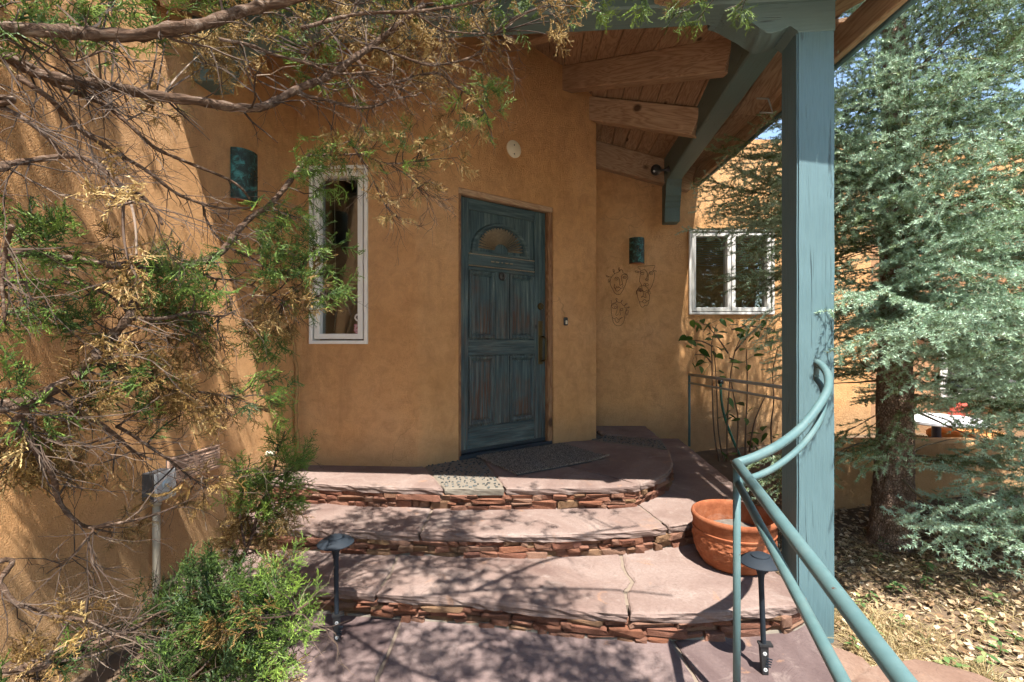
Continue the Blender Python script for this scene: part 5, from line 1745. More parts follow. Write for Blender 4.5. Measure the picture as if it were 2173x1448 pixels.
# ------------------------------------------------------------------ juniper sprays
def juniper_spray(seed, L=0.075, n=12, step=0.0056, th=1.35):
    g = np.random.default_rng(seed)
    A, B, Rr, T = [], [], [], []
    def stem(t):
        return np.array([L * t, 0.012 * math.sin(t * 4 + seed), 0.008 * math.cos(t * 5 + seed)])
    for k in range(n):
        A.append(stem(k / n)); B.append(stem((k + 1.25) / n)); Rr.append(0.0014 * (1 - 0.5 * k / n)); T.append(0.25 + 0.4 * k / n)
    for k in range(n):
        t = (k + 0.6) / n
        side = 1 if k % 2 else -1
        ang = side * math.radians(g.uniform(28, 66)); lift = g.uniform(-0.9, 0.9)
        l = (0.030 * (1 - 0.6 * t) + 0.012) * g.uniform(0.6, 1.3) * (L / 0.075) ** 0.6
        d = np.array([math.cos(ang), math.sin(ang), lift]); d /= np.linalg.norm(d)
        p = stem(t); q = p + d * l
        A.append(p); B.append(q); Rr.append(0.0013); T.append(0.45 + 0.3 * t)
        ns = int(l / step)
        for j in range(ns):
            s_ = (j + 0.8) / (ns + 0.4)
            sa = (1 if j % 2 else -1) * math.radians(g.uniform(28, 50))
            e = np.array([math.cos(ang + sa), math.sin(ang + sa), lift + g.uniform(-0.35, 0.35)]); e /= np.linalg.norm(e)
            b = p + d * l * s_
            A.append(b); B.append(b + e * g.uniform(0.006, 0.014) * (1.1 - 0.3 * s_)); Rr.append(0.00125); T.append(0.5 + 0.4 * s_ + g.uniform(-0.15, 0.15))
    tr = spikes(np.array(A), np.array(B), np.array(Rr) * th)
    tt = np.tile(np.array(T), 3)
    return tr, np.clip(tt, 0, 1)
SPRAYS = [juniper_spray(s_) for s_ in range(5)]
COARSE = [juniper_spray(20 + s_, 0.11, 8, 0.0110, 3.6) for s_ in range(4)]      # for boughs outside the picture

class Juniper:
    def __init__(self, seed):
        self.r = np.random.default_rng(seed)
        self.limbs = []          # (points, radii)
        self.tw = []             # twig triangles
        self.twt = []
        self.green, self.gold = [], []
        self.nodes = []
    def limb(self, px, Y0, Y1, w0, w1, n=6, join=False):
        """px: pixel polyline, depths Y0..Y1, pixel widths w0..w1"""
        k = len(px)
        pts = [P(x, y, Y0 + (Y1 - Y0) * i / (k - 1) + (0.03 * math.sin(i * 2.1 + x))) for i, (x, y) in enumerate(px)]
        if join and px[0][0] <= 12:       # runs back to the trunk outside the picture
            pts.insert(0, Vector((-1.385, 0.62, pts[0].z - 0.10)))
        c = catmull(pts, n)
        m = len(c)
        rads = []
        for i, p in enumerate(c):
            w = 0.86 * (w0 + (w1 - w0) * i / (m - 1))
            rads.append(max(0.0016, w * max(0.9, p.y) / FPX / 2 * (1 + 0.12 * math.sin(i * 1.9 + x) + 0.10 * self.r.uniform(-1, 1))))
        self.limbs.append((c, rads))
        self.nodes += [(np.array(p), r) for p, r in zip(c, rads)]
        return c
    def twig(self, p, d, L, r, depth, droop=0.15, dense=1.0):
        """bent twig with forks, returns tip list"""
        n = max(3, int(L / 0.035))
        pts = [np.array(p, float)]
        d = np.array(d, float); d /= np.linalg.norm(d)
        for i in range(n):
            d = d + self.r.normal(0, 0.22, 3) + np.array([0, 0, -droop * 0.25])
            d /= np.linalg.norm(d)
            pts.append(pts[-1] + d * L / n)
        pts = np.array(pts)
        rr_ = r * (1 - 0.75 * np.arange(n + 1) / n)
        self.tw.append(spikes(pts[:-1], pts[1:] + (pts[1:] - pts[:-1]) * 0.06, rr_[:-1], rr_[1:]))
        self.twt.append(np.full(n * 6, np.clip(self.r.normal(0.42, 0.22), 0, 1)))
        tips = [(pts[-1], d)]
        if depth > 0:
            for i in range(1, n):
                if self.r.random() < 0.62 * dense:
                    side = self.r.normal(0, 1, 3)
                    q = norm((pts[i] - pts[i - 1])[None])[0] + norm(side[None])[0] * self.r.uniform(0.5, 1.0)
                    tips += self.twig(pts[i], q, L * self.r.uniform(0.28, 0.6), max(0.0009, r * 0.5), depth - 1, droop, dense)
        return tips
    def dead(self, c, rads, count, L, bias=(0.45, 0.1, -0.35)):
        for _ in range(count):
            i = self.r.integers(1, len(c) - 1)
            t = np.array(c[i + 1] - c[i - 1]); t /= np.linalg.norm(t) + 1e-9
            q = t * 0.7 + self.r.normal(0, 0.65, 3) + np.array(bias)
            self.twig(np.array(c[i]), q, L * self.r.uniform(0.5, 1.25), max(0.0016, min(0.004, rads[i] * 0.3)), 2)
    def sprays(self, pos, dirs, kind, scale=1.0, tint=0.0, SPRAYS=SPRAYS):
        pos, dirs = np.atleast_2d(pos), np.atleast_2d(dirs)
        n = len(pos)
        which = self.r.integers(0, len(SPRAYS), n)
        for k in range(len(SPRAYS)):
            s_ = which == k
            if s_.any():
                m = int(s_.sum())
                sc = scale * self.r.uniform(0.65, 1.15, m)
                (self.green if kind == 'G' else self.gold).append(place(*SPRAYS[k], pos[s_], dirs[s_], self.r.uniform(-1.3, 1.3, m), sc, self.r.normal(tint, 0.2, m)))
    def cluster(self, x, y, rpx, Y, kind, n=None, scale=1.0, tint=0.0, hang=0.25, twigs=2):
        c = np.array(P(x, y, Y))
        r = rpx / FPX * Y
        # twig from the nearest limb
        if self.nodes:
            pos = np.array([q[0] for q in self.nodes])
            dd = np.linalg.norm(pos - c, axis=1)
            i = int(np.argmin(dd))
            if 0.02 < dd[i] < 0.5:
                a = pos[i]
                mid = (a + c) / 2 + self.r.normal(0, 0.12 * dd[i], 3)
                m = 6
                ts = np.linspace(0, 1, m + 1)[:, None]
                pts = (1 - ts) ** 2 * a + 2 * ts * (1 - ts) * mid + ts ** 2 * c
                rr_ = np.linspace(0.0034, 0.0016, m + 1)
                self.tw.append(spikes(pts[:-1], pts[1:], rr_[:-1], rr_[1:]))
                self.twt.append(np.full(m * 6, np.clip(self.r.normal(0.4, 0.2), 0, 1)))
                flow = norm((c - a)[None])[0]
            else:
                flow = norm(np.array([[0.8, 0.1, -0.2]]))[0]
        else:
            flow = np.array([0.3, 0, 0.9])
        n = n or max(4, int(8 * (rpx / 45) ** 2))
        for _ in range(twigs):
            q = flow + self.r.normal(0, 0.6, 3) + np.array([0, 0, -hang])
            self.twig(c + self.r.normal(0, r * 0.3, 3), q, r * 1.2, 0.0016, 1)
        off = self.r.normal(0, 0.45, (n, 3)) * r
        dirs = flow[None] * 0.7 + norm(off) * 0.7 + self.r.normal(0, 0.4, (n, 3)) + np.array([[0, 0, -hang]])
        self.sprays(c + off, dirs, kind, scale * min(1.0, 0.6 + r * 8), tint)
    def build(self, name, loc, label, category, group=None, trunk=None):
        root = empty(name, loc, label, category, group)
        for c, rads in self.limbs:
            v, f = tube_data(c, rads, 9)
            # knobbly bark
            v = [q + Vector((0.10, 0.10, 0.10)) * 0 + Vector((mnoise.noise(q * 30), mnoise.noise(q * 30 + Vector((7, 0, 0))), mnoise.noise(q * 30 + Vector((0, 7, 0))))) * 0.10 * rads[min(len(rads) - 1, i // 9)] for i, q in enumerate(v)]
            mk('limb', v, f, M['bark_j'], root, True)
        if self.tw:
            o = tri_mesh('twigs', np.concatenate(self.tw), np.concatenate(self.twt), M['twig'], root); tag(o, kind='stuff')
        if self.green:
            o = tri_mesh('green_foliage', np.concatenate([a for a, _ in self.green]), np.concatenate([b for _, b in self.green]), M['jgreen'], root); tag(o, kind='stuff')
        if self.gold:
            o = tri_mesh('dry_foliage', np.concatenate([a for a, _ in self.gold]), np.concatenate([b for _, b in self.gold]), M['jgold'], root); tag(o, kind='stuff')
        return root

J = Juniper(21)
LIMBS = [
    ([(-160, 90), (-60, 68), (0, 62), (100, 65), (200, 72), (300, 75), (350, 62), (430, 52), (520, 22), (600, 4), (700, -30), (820, -70)], 0.98, 1.25, 38, 22),
    ([(-120, 60), (0, 110), (60, 148), (130, 168), (215, 180), (330, 203), (420, 215), (500, 228), (560, 226), (630, 190), (690, 165), (750, 125), (800, 90), (850, 50), (900, 10)], 1.15, 1.75, 30, 12),
    ([(10, 120), (83, 159), (133, 186), (182, 205), (232, 229), (282, 272), (331, 315), (398, 345), (497, 388), (537, 431)], 1.2, 1.7, 17, 5),
    ([(40, 165), (109, 212), (149, 258), (199, 295), (265, 335), (315, 365), (381, 414), (464, 441), (530, 441)], 1.1, 1.55, 15, 5),
    ([(-40, 205), (0, 225), (50, 252), (100, 292), (133, 331)], 0.85, 0.95, 15, 7),
    ([(-60, 360), (0, 351), (66, 341), (159, 331), (215, 358), (265, 398), (298, 414), (331, 448), (345, 478)], 0.85, 1.05, 18, 6),
    ([(-110, 530), (0, 536), (83, 543), (166, 553), (265, 566), (331, 571), (398, 563), (464, 540), (500, 495), (530, 464), (580, 428), (630, 365), (656, 328)], 1.15, 1.85, 24, 11),
    ([(-40, 606), (0, 603), (66, 596), (133, 599), (199, 613), (249, 639), (275, 672)], 1.2, 1.35, 16, 6),
    ([(-180, 885), (-80, 872), (0, 861), (66, 851), (116, 825), (166, 795), (192, 765), (232, 719), (272, 676), (284, 640)], 1.02, 1.35, 42, 16),
    ([(282, 676), (348, 676), (414, 662), (464, 672), (500, 660)], 1.35, 1.6, 11, 4),
    ([(215, 770), (259, 785), (298, 795), (348, 825), (414, 831), (464, 838), (517, 843)], 1.3, 1.65, 13, 4),
    ([(100, 845), (166, 874), (215, 901), (249, 927), (282, 957), (322, 976)], 1.15, 1.4, 15, 5),
    ([(249, 905), (284, 926), (340, 964), (378, 991), (409, 1017), (440, 1030)], 1.3, 1.55, 9, 3),
    ([(0, 870), (30, 900), (68, 945), (110, 1006), (125, 1063), (159, 1104), (189, 1119), (242, 1112), (284, 1104), (330, 1092), (375, 1074)], 1.0, 1.3, 17, 4),
    ([(189, 1119), (197, 1127), (170, 1160), (144, 1187), (98, 1218)], 1.15, 1.2, 6, 3),
    ([(-30, 1200), (0, 1237), (30, 1278), (76, 1293), (113, 1307), (182, 1316), (235, 1335), (257, 1343)], 0.98, 1.1, 14, 5),
    ([(464, 83), (530, 96), (580, 116), (646, 133), (696, 152), (733, 157), (799, 152)], 1.35, 1.6, 9, 5),
    ([(643, 131), (666, 99), (699, 76), (743, 33), (760, -10)], 1.5, 1.5, 6, 4),
    ([(633, 199), (699, 215), (759, 229), (799, 225), (832, 212), (885, 202)], 1.6, 1.8, 8, 4),
    ([(760, 130), (795, 181), (849, 172), (882, 162), (931, 156), (965, 182), (1014, 215), (1037, 255)], 1.7, 1.9, 9, 4),
    ([(780, 95), (849, 119), (898, 136), (931, 138), (998, 123), (1031, 96)], 1.65, 1.85, 8, 4),
    ([(656, 330), (710, 330), (766, 328), (799, 341), (832, 348), (882, 343)], 1.8, 1.9, 6, 3),
    ([(832, 351), (875, 381), (898, 414)], 1.88, 1.9, 4, 3),
    ([(740, 300), (776, 351), (799, 398), (815, 431), (845, 464)], 1.85, 1.9, 4, 3),
    ([(100, 68), (150, 130), (230, 110), (260, 190), (275, 240)], 1.0, 1.1, 6, 3),
    ([(25, 480), (12, 530), (5, 600), (10, 680)], 0.95, 1.0, 12, 6),
    ([(430, 430), (440, 470), (480, 520), (560, 560), (640, 590), (700, 605)], 1.6, 1.85, 6, 3),
    ([(400, 565), (450, 590), (520, 600), (600, 640)], 1.5, 1.75, 6, 3),
    ([(640, 60), (760, 30), (880, 25), (980, 10), (1090, -15)], 1.4, 1.5, 10, 5),
    ([(870, 20), (930, 60), (980, 70), (1050, 72)], 1.6, 1.75, 5, 3),
]
for px, y0, y1, w0, w1 in LIMBS:
    c = J.limb(px, y0, y1, w0, w1, 6, True)
    xm = sum(p[0] for p in px) / len(px)
    J.dead(c, J.limbs[-1][1], 8 + int(len(px) * 1.5), 0.20)
# limbs that arch above the frame, over the steps, and throw the dappled shade
OVER = [
    [(-1.35, 0.7, 2.55), (-0.8, 0.85, 2.70), (-0.25, 1.0, 2.75), (0.25, 1.10, 2.72), (0.70, 1.15, 2.60), (1.0, 1.15, 2.48)],
    [(-0.5, 0.95, 2.72), (-0.15, 0.7, 2.70), (0.25, 0.55, 2.62), (0.65, 0.45, 2.5)],
    [(-1.1, 1.0, 2.7), (-0.7, 1.3, 2.95), (-0.35, 1.55, 3.05), (0.0, 1.7, 3.05)],
    [(0.10, 1.08, 2.74), (0.45, 1.35, 2.78), (0.75, 1.5, 2.76), (0.98, 1.6, 2.70)],
]
for L in OVER:
    c = catmull([Vector(p) for p in L], 8)
    rads = [0.013 - 0.008 * i / len(c) for i in range(len(c))]
    J.limbs.append((c, rads)); J.nodes += [(np.array(p), r) for p, r in zip(c, rads)]
    J.dead(c, rads, 10, 0.22)
def over_cluster(f, t, r, n, kind='G', sc=1.1):
    """foliage whose shadow falls on the floor point f; t metres back up the sunbeam"""
    p = np.array(f) + np.array([0.24, -1.0, 2.25]) * t
    off = J.r.normal(0, 0.45, (n, 3)) * r
    J.sprays(p + off, off + J.r.normal(0, 0.5, (n, 3)) * r + np.array([[0.02, 0, -0.02]]), kind, sc, 0.0, COARSE)
    pos = np.array([q[0] for q in J.nodes])
    a = pos[int(np.argmin(np.linalg.norm(pos - p, axis=1)))]
    ts = np.linspace(0, 1, 6)[:, None]
    pts = a * (1 - ts) + p * ts + J.r.normal(0, 0.012, (6, 3))
    J.tw.append(spikes(pts[:-1], pts[1:], np.full(5, 0.003), np.full(5, 0.002))); J.twt.append(np.full(30, 0.4))
def floor_pt(x, y, h):
    Y = (EYE - h) / ((y - CY) / FPX)
    return ((x - CX) / FPX * Y, Y, h)
SHADE = [(960, 1105, Z_T2, .06, 5), (985, 1112, Z_T2, .04, 3), (830, 1112, Z_T2, .05, 4), (780, 1108, Z_T2, .05, 4), (620, 1090, Z_T2, .09, 6),
         (880, 1195, Z_T3, .10, 10), (960, 1200, Z_T3, .08, 8), (1000, 1180, Z_T3, .07, 6), (820, 1230, Z_T3, .10, 9), (930, 1240, Z_T3, .10, 11), (1010, 1225, Z_T3, .08, 8), (1080, 1215, Z_T3, .06, 5), (1075, 1245, Z_T3, .09, 9), (1150, 1245, Z_T3, .07, 6), (1040, 1268, Z_T3, .08, 9), (1130, 1275, Z_T3, .08, 8), (1180, 1280, Z_T3, .05, 4), (740, 1205, Z_T3, .09, 7), (700, 1230, Z_T3, .09, 7), (650, 1210, Z_T3, .09, 7),
         (880, 1360, 0, .10, 10), (950, 1380, 0, .12, 13), (1030, 1370, 0, .10, 12), (1110, 1375, 0, .11, 13), (1190, 1385, 0, .10, 11), (1260, 1385, 0, .09, 9), (1310, 1400, 0, .07, 6), (1150, 1425, 0, .12, 14), (1050, 1430, 0, .11, 11), (1240, 1435, 0, .10, 11), (1320, 1440, 0, .09, 8), (900, 1430, 0, .10, 8), (800, 1400, 0, .12, 10), (720, 1420, 0, .12, 10), (760, 1350, 0, .09, 7), (1380, 1445, 0, .07, 5), (680, 1380, 0, .1, 8)]
for x, y, h, r, n in SHADE:
    over_cluster(floor_pt(x, y, h), 1.08 + 0.3 * J.r.random(), r * 1.05, int(n * 2.3), 'G' if J.r.random() < 0.75 else 'B')

# foliage over the left wall: its shadow falls in streaks beside the eave's shadow
WG = random.Random(4)
nw_ = 0
while nw_ < 52:
    x, y = WG.uniform(5, 560), WG.uniform(20, 1320)
    edge = 290 + (y - 20) * 0.305
    lim = edge - (95 if y < 520 else 38)
    if x > lim:
        continue
    if y < 520 and WG.random() < 0.30:
        continue
    wp = left_wall_point(x, y)[0]
    tq = WG.uniform(0.5, 0.95)
    for _ in range(12):          # far enough up the sunbeam to be outside the picture
        q = wp + Vector((0.24, -1.0, 2.25)) * tq
        if q.y < 0.1 or abs(q.x / q.y) > 1.17 or (q.z - EYE) / q.y > 0.80:
            break
        tq += 0.08
    if q.y < 0.15:
        continue
    over_cluster(wp, tq, WG.uniform(0.05, 0.11), 9, 'G' if WG.random() < 0.6 else 'B')
    nw_ += 1

def depth_for(x, y):
    if x > 700: return 1.80
    if x > 550: return 1.72
    return 1.05 + 0.5 * min(1, max(0, x) / 450)
CL = """
G 30 40 60;G 230 20 60;G 200 48 40;G 120 10 50;G 360 25 40;G 490 20 45;G 330 70 30;B 500 60 50;B 560 60 60;B 600 30 60;B 430 110 50;B 440 140 40;B 520 150 40;B 470 115 40
G 640 80 50;G 680 50 40;G 660 140 40;B 700 40 60;B 740 80 60;B 760 40 45;B 870 60 60;B 880 100 60;B 930 80 55;B 960 20 50;B 800 90 40;G 850 20 40;G 1000 20 40;G 1080 15 40;G 1100 30 30;B 1040 30 30;B 820 40 45
B 1150 12 40;B 1185 45 24;B 1180 80 14;G 1270 5 25;G 1275 25 12;B 1195 20 26;G 1470 8 32;G 1485 35 14;G 1445 15 20;G 1568 10 18;G 1570 32 9;G 1210 0 30;G 1360 -6 26;B 1420 -6 22
G 1030 190 34;G 1025 225 40;G 1015 255 30;B 990 230 45;B 950 250 40;B 960 310 30;B 972 335 24;B 890 290 36;B 800 300 36;B 780 270 36;B 900 200 36;B 1050 70 30;B 920 110 36;B 885 400 28;B 905 385 20;B 840 455 18;B 825 430 18;B 1000 175 24
G 740 190 26;G 720 310 46;G 680 335 45;G 690 365 45;G 650 360 28;G 660 390 28;G 860 300 22;G 890 330 18;G 848 320 20;G 760 330 25;B 700 290 30;B 740 340 24
G 185 125 24;B 325 220 36;B 345 230 28;G 600 455 40;G 575 480 40;G 622 442 30;G 555 500 30;G 100 520 45;G 140 525 38;G 60 505 40;B 240 520 30;B 275 560 26;B 292 540 26;G 330 560 36;G 360 590 46;G 400 610 56;G 450 620 56;G 420 655 46;G 300 590 36
B 300 620 40;B 330 640 40;B 350 660 40;B 400 690 46;B 440 700 40;B 470 720 40;B 410 730 34;G 560 560 46;G 610 580 46;G 640 600 46;G 668 560 46;G 700 525 36;G 690 620 36;G 650 545 40;G 556 730 36;G 582 715 30;G 560 700 30
B 620 605 46;B 650 630 40;B 600 640 54;B 570 650 46;B 620 680 34;B 555 665 40;B 660 590 30;B 590 700 26;G 200 680 36;G 170 695 34;G 130 640 34;B 250 720 36;B 280 745 34;B 215 705 34;B 330 785 36;B 370 775 46;B 400 805 40;B 340 805 36
G 540 800 36;G 562 840 36;G 580 852 24;G 545 860 26;B 520 850 36;B 480 872 36;B 440 862 36;B 390 880 46;B 350 860 36;B 340 840 36;G 310 905 28;G 290 815 34;G 10 830 36;G 20 690 28;G 20 640 36;G 260 800 30;G 380 640 40
B 50 900 60;B 90 925 50;B 160 850 50;B 190 862 50;B 60 965 50;B 110 965 40;B 150 950 46;B 30 935 50;G 70 890 30;G 180 842 30;B 150 1010 26;B 172 992 26;B 420 1040 36;B 400 1062 26;B 440 1012 26;B 130 880 40;B 20 980 40
B 240 1005 20;B 290 1090 18;B 255 1130 16;B 310 1045 14;B 280 1120 14;B 230 760 30;B 120 930 30;G 210 820 26
"""
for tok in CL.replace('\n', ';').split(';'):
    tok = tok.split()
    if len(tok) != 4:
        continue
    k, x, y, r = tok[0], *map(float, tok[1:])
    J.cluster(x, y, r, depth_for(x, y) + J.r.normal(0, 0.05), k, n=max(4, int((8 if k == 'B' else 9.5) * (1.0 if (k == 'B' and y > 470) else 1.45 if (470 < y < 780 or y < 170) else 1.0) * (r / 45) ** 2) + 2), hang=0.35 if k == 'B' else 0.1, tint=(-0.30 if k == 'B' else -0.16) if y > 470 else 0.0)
# strands close to the lens
for x, y, Y in ((280, 430, 0.62), (300, 600, 0.75), (230, 390, 0.7), (180, 1320, 0.8), (290, 540, 0.7)):
    J.cluster(x, y, 26, Y, 'B', n=3, scale=0.9, twigs=1)
# trunk standing outside the picture to the left
tr = catmull([Vector((-1.45, 0.45, -0.2)), Vector((-1.42, 0.5, 0.5)), Vector((-1.36, 0.58, 1.2)), Vector((-1.38, 0.65, 1.9)), Vector((-1.40, 0.70, 2.6)), Vector((-1.3, 0.7, 3.3))], 6)
J.limbs.append((tr, [0.10 - 0.055 * i / len(tr) for i in range(len(tr))]))
J.build('juniper_tree', (-1.45, 0.45, -0.1), 'large half-dry juniper tree with golden and green sprays across the left', 'tree')

# low green juniper bush at the foot of the steps
B1 = Juniper(31)
for px, y0, y1, w0, w1 in (([(-60, 1425), (0, 1418), (95, 1411), (151, 1392), (212, 1365), (265, 1343), (295, 1328), (340, 1300)], 0.95, 1.25, 30, 8),
                           ([(470, 1560), (460, 1480), (450, 1400), (470, 1330), (500, 1260)], 1.35, 1.4, 16, 5),
                           ([(540, 1560), (580, 1460), (600, 1380), (620, 1310), (655, 1280)], 1.3, 1.3, 14, 4),
                           ([(400, 1560), (380, 1450), (360, 1350), (340, 1280), (320, 1250)], 1.35, 1.4, 12, 4),
                           ([(380, 1500), (330, 1440), (280, 1420), (230, 1440)], 1.2, 1.15, 10, 4)):
    c = B1.limb(px, y0, y1, w0, w1)
    B1.dead(c, B1.limbs[-1][1], 9, 0.20, (0.1, 0, 0.35))
CB = """
G 310 1265 36;G 350 1285 40;G 420 1255 46;G 480 1228 46;G 380 1300 44;G 450 1300 56;G 500 1275 50;G 540 1285 46;G 585 1255 34;G 600 1300 54;G 640 1300 24;G 600 1345 46;G 560 1350 54;G 580 1385 46;G 520 1400 54;G 460 1380 54;G 420 1420 54;G 380 1440 46;G 350 1432 44;G 300 1432 44
G 400 1350 50;G 330 1340 40;G 470 1440 50;G 560 1430 46;G 540 1330 46;G 600 1210 30;G 625 1390 34;B 455 1405 28;B 480 1445 30;B 350 1330 24;B 410 1290 24;B 545 1310 20;B 300 1400 26;B 390 1400 28;B 470 1340 22;B 565 1440 30;B 600 1425 26;B 500 1345 22;B 150 1312 18;B 100 1392 22;B 60 1422 30;B 30 1432 30;G 80 1440 40
"""
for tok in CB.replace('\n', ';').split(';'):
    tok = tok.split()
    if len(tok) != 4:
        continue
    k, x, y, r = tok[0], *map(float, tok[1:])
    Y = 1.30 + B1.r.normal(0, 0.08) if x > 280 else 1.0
    B1.cluster(x, y, r, Y, k, n=max(5, int(15 * (r / 45) ** 2)), hang=-0.75 if k == 'G' else 0.0, scale=0.98, tint=(0.02 if x > 560 else -0.42) + B1.r.normal(0, 0.12))  # left part tinted darker to paint in its shade; right end stays lit
B1.build('juniper_bush', (-0.8, 1.35, -0.1), 'low bright green juniper bush at the bottom left beside the paving', 'bush')

# taller straggling juniper shoot against the steps
B2 = Juniper(41)
for px, y0, y1, w0, w1 in (([(470, 1330), (490, 1240), (530, 1150), (550, 1080), (575, 1020), (590, 960), (605, 915)], 1.95, 2.15, 10, 3),
                           ([(520, 1160), (510, 1100), (515, 1040), (512, 995)], 2.0, 2.05, 6, 2),
                           ([(560, 1060), (590, 1020), (625, 990), (645, 965)], 2.1, 2.15, 5, 2)):
    c = B2.limb(px, y0, y1, w0, w1)
    B2.dead(c, B2.limbs[-1][1], 4, 0.12, (0, 0, 0.2))
CC = """
G 590 960 22;G 612 990 24;G 600 935 16;G 516 1010 24;G 540 1050 30;G 580 1030 24;G 560 1090 30;G 600 1060 24;G 640 965 14;G 530 1040 24;G 545 1120 28;G 512 1045 20;G 595 1000 22
B 530 1100 28;B 590 1085 28;B 560 1135 30;B 505 1140 28;B 555 1165 22;B 480 1170 22;B 575 1180 20;B 540 1080 24;B 600 1095 20;G 500 1190 24;G 480 1215 24
"""
for tok in CC.replace('\n', ';').split(';'):
    tok = tok.split()
    if len(tok) != 4:
        continue
    k, x, y, r = tok[0], *map(float, tok[1:])
    B2.cluster(x, y, r, 2.06 + B2.r.normal(0, 0.03), k, n=max(6, int(24 * (r / 45) ** 2) + 5), hang=-0.5 if k == 'G' else 0.1, scale=1.2)
B2.build('juniper_shoot', (-1.25, 1.95, -0.1), 'tall thin juniper shoot against the left ends of the steps', 'bush')

# ------------------------------------------------------------------ blue spruce
def spruce_branch(seed, L=1.0):
    """branch along +X; returns needle triangles with tint and twig triangles"""
    g = np.random.default_rng(seed)
    segs = []          # p0, p1, needle density weight, age(0 old..1 new), radius
    def axis(t):
        return np.array([L * t, 0.03 * L * math.sin(t * 3 + seed), -0.16 * L * t + 0.20 * L * t * t])
    nA = 22
    for k in range(nA):
        t0, t1 = k / nA, (k + 1) / nA
        segs.append((axis(t0), axis(t1), 0.0 if t0 < 0.28 else 1.0, t0, (0.006 * (1 - 0.8 * t0)) * min(1, L) + 0.0008))
    x = 0.16
    side = 1
    while x < 0.97:
        side = -side
        p = axis(x)
        l = min(0.36, (0.50 * (1 - x) + 0.06) * L) * g.uniform(0.75, 1.15)
        if x < 0.3:
            l *= g.uniform(0.5, 1.0)
        ang = side * math.radians(g.uniform(42, 58))
        n2 = max(2, int(l / 0.065))
        q = p
        d = np.array([math.cos(ang), math.sin(ang), g.uniform(-0.25, 0.05)])
        for j in range(n2):
            d = d + np.array([0.05, 0, -0.035 + 0.02 * j]) + g.normal(0, 0.03, 3)
            d /= np.linalg.norm(d)
            e = q + d * l / n2
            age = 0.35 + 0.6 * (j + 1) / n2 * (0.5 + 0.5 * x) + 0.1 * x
            segs.append((q, e, 0.5 if (x < 0.3 and j == 0) else 1.0, age, 0.0022 * (1 - 0.6 * j / n2)))
            if l > 0.10 and j >= 0:
                for s3 in (-1, 1):
                    if g.random() < 0.66:
                        a3 = math.atan2(d[1], d[0]) + s3 * math.radians(g.uniform(38, 55))
                        l3 = g.uniform(0.055, 0.115) * (1.15 - 0.4 * j / n2)
                        d3 = np.array([math.cos(a3), math.sin(a3), d[2] + g.uniform(-0.25, 0.15)]); d3 /= np.linalg.norm(d3)
                        segs.append((e, e + d3 * l3, 1.0, min(1, age + 0.15), 0.0014))
            q = e
        x += g.uniform(0.055, 0.085) / L
    A = np.array([s_[0] for s_ in segs]); Bv = np.array([s_[1] for s_ in segs])
    w = np.array([s_[2] for s_ in segs]); age = np.array([s_[3] for s_ in segs]); rad = np.array([s_[4] for s_ in segs])
    ln = np.linalg.norm(Bv - A, axis=1)
    cnt = np.maximum(0, (ln * 570 * w)).astype(int)
    idx = np.repeat(np.arange(len(segs)), cnt)
    t = g.random(len(idx))[:, None]
    base = A[idx] * (1 - t) + Bv[idx] * t
    ax = norm(Bv[idx] - A[idx])
    rv = g.normal(0, 1, (len(idx), 3)); rv[:, 2] += 0.45
    rv -= (rv * ax).sum(1, keepdims=True) * ax
    rv = norm(rv)
    al = np.radians(g.uniform(42, 78, len(idx)))[:, None]
    nd = ax * np.cos(al) + rv * np.sin(al)
    nl = g.uniform(0.014, 0.021, len(idx))[:, None]
    wv = norm(np.cross(nd, g.normal(0, 1, (len(idx), 3)))) * 0.0022
    tris = np.stack([base - wv, base + wv, base + nd * nl], 1)
    seg_r = g.normal(0, 0.17, len(segs))
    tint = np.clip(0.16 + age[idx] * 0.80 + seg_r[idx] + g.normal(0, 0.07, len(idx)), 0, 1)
    tw = spikes(A, Bv + (Bv - A) * 0.4, rad)
    return tris, tint, tw
BRL = [0.45, 0.7, 0.95, 1.25, 1.55]
BR = [(L_, spruce_branch(60 + k * 7 + j, L_)) for k, L_ in enumerate(BRL) for j in range(2)]
SG = np.random.default_rng(88)
TX, TY = 2.47, 3.05
trunk_base = garden_z(TX, TY) - 0.05
def trunk_at(z):
    return np.array([TX + 0.03 * (z - 0.2) - 0.006 * z * z, TY + 0.01 * z, z])
nt, ntint, tt_ = [], [], []
roof_pts = None
def blocked(p):
    x, y, z = p
    if y > 4.95: return True
    if y > 3.42 and z < 0.66: return True
    # porch roof slab and post
    if x < 1.98 and y < 5.0 and 2.70 < z < 3.7: return True
    if x < 1.66 and y < 2.62: return True
    if x < 1.5: return True
    if x < 2.25 and y > 3.0 and z < 1.75: return True      # keep the rail, hose and shrub in view
    return False
az = 0.0
z = 0.50
nb_ = 0
cands = []
while z < 6.4:
    az += 2.39996 + SG.normal(0, 0.25)
    cands.append((z, az))
    z += 0.0125 if z < 4.2 else 0.04
def add_branch(z, az, L, pitch, k=None, tint=0.0, roll=0.0, base=None, free=False):
    global nb_
    base = trunk_at(z) if base is None else base
    d = np.array([math.cos(az), math.sin(az), math.tan(pitch)])
    tip = base + norm(d[None])[0] * L
    for t in (0.35, 0.55, 0.75, 0.9, 1.0):
        if not free and blocked(base + (tip - base) * t):
            L *= (t - 0.18) if t > 0.5 else 0
            break
    if L < 0.28:
        return
    k = int(np.argmin([abs(b[0] - L) + 0.02 * SG.random() for b in BR]))
    L0, (tr_, ti_, tw_) = BR[k]
    Rm = frames(d[None], np.array([roll]))[0]
    # longitudinal scale with needles kept near their real size
    sc = L / L0 * np.array([1.0, SG.choice([-1.0, 1.0]), 1.0])
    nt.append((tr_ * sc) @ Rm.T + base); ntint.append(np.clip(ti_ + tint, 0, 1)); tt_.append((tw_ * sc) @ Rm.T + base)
    nb_ += 1
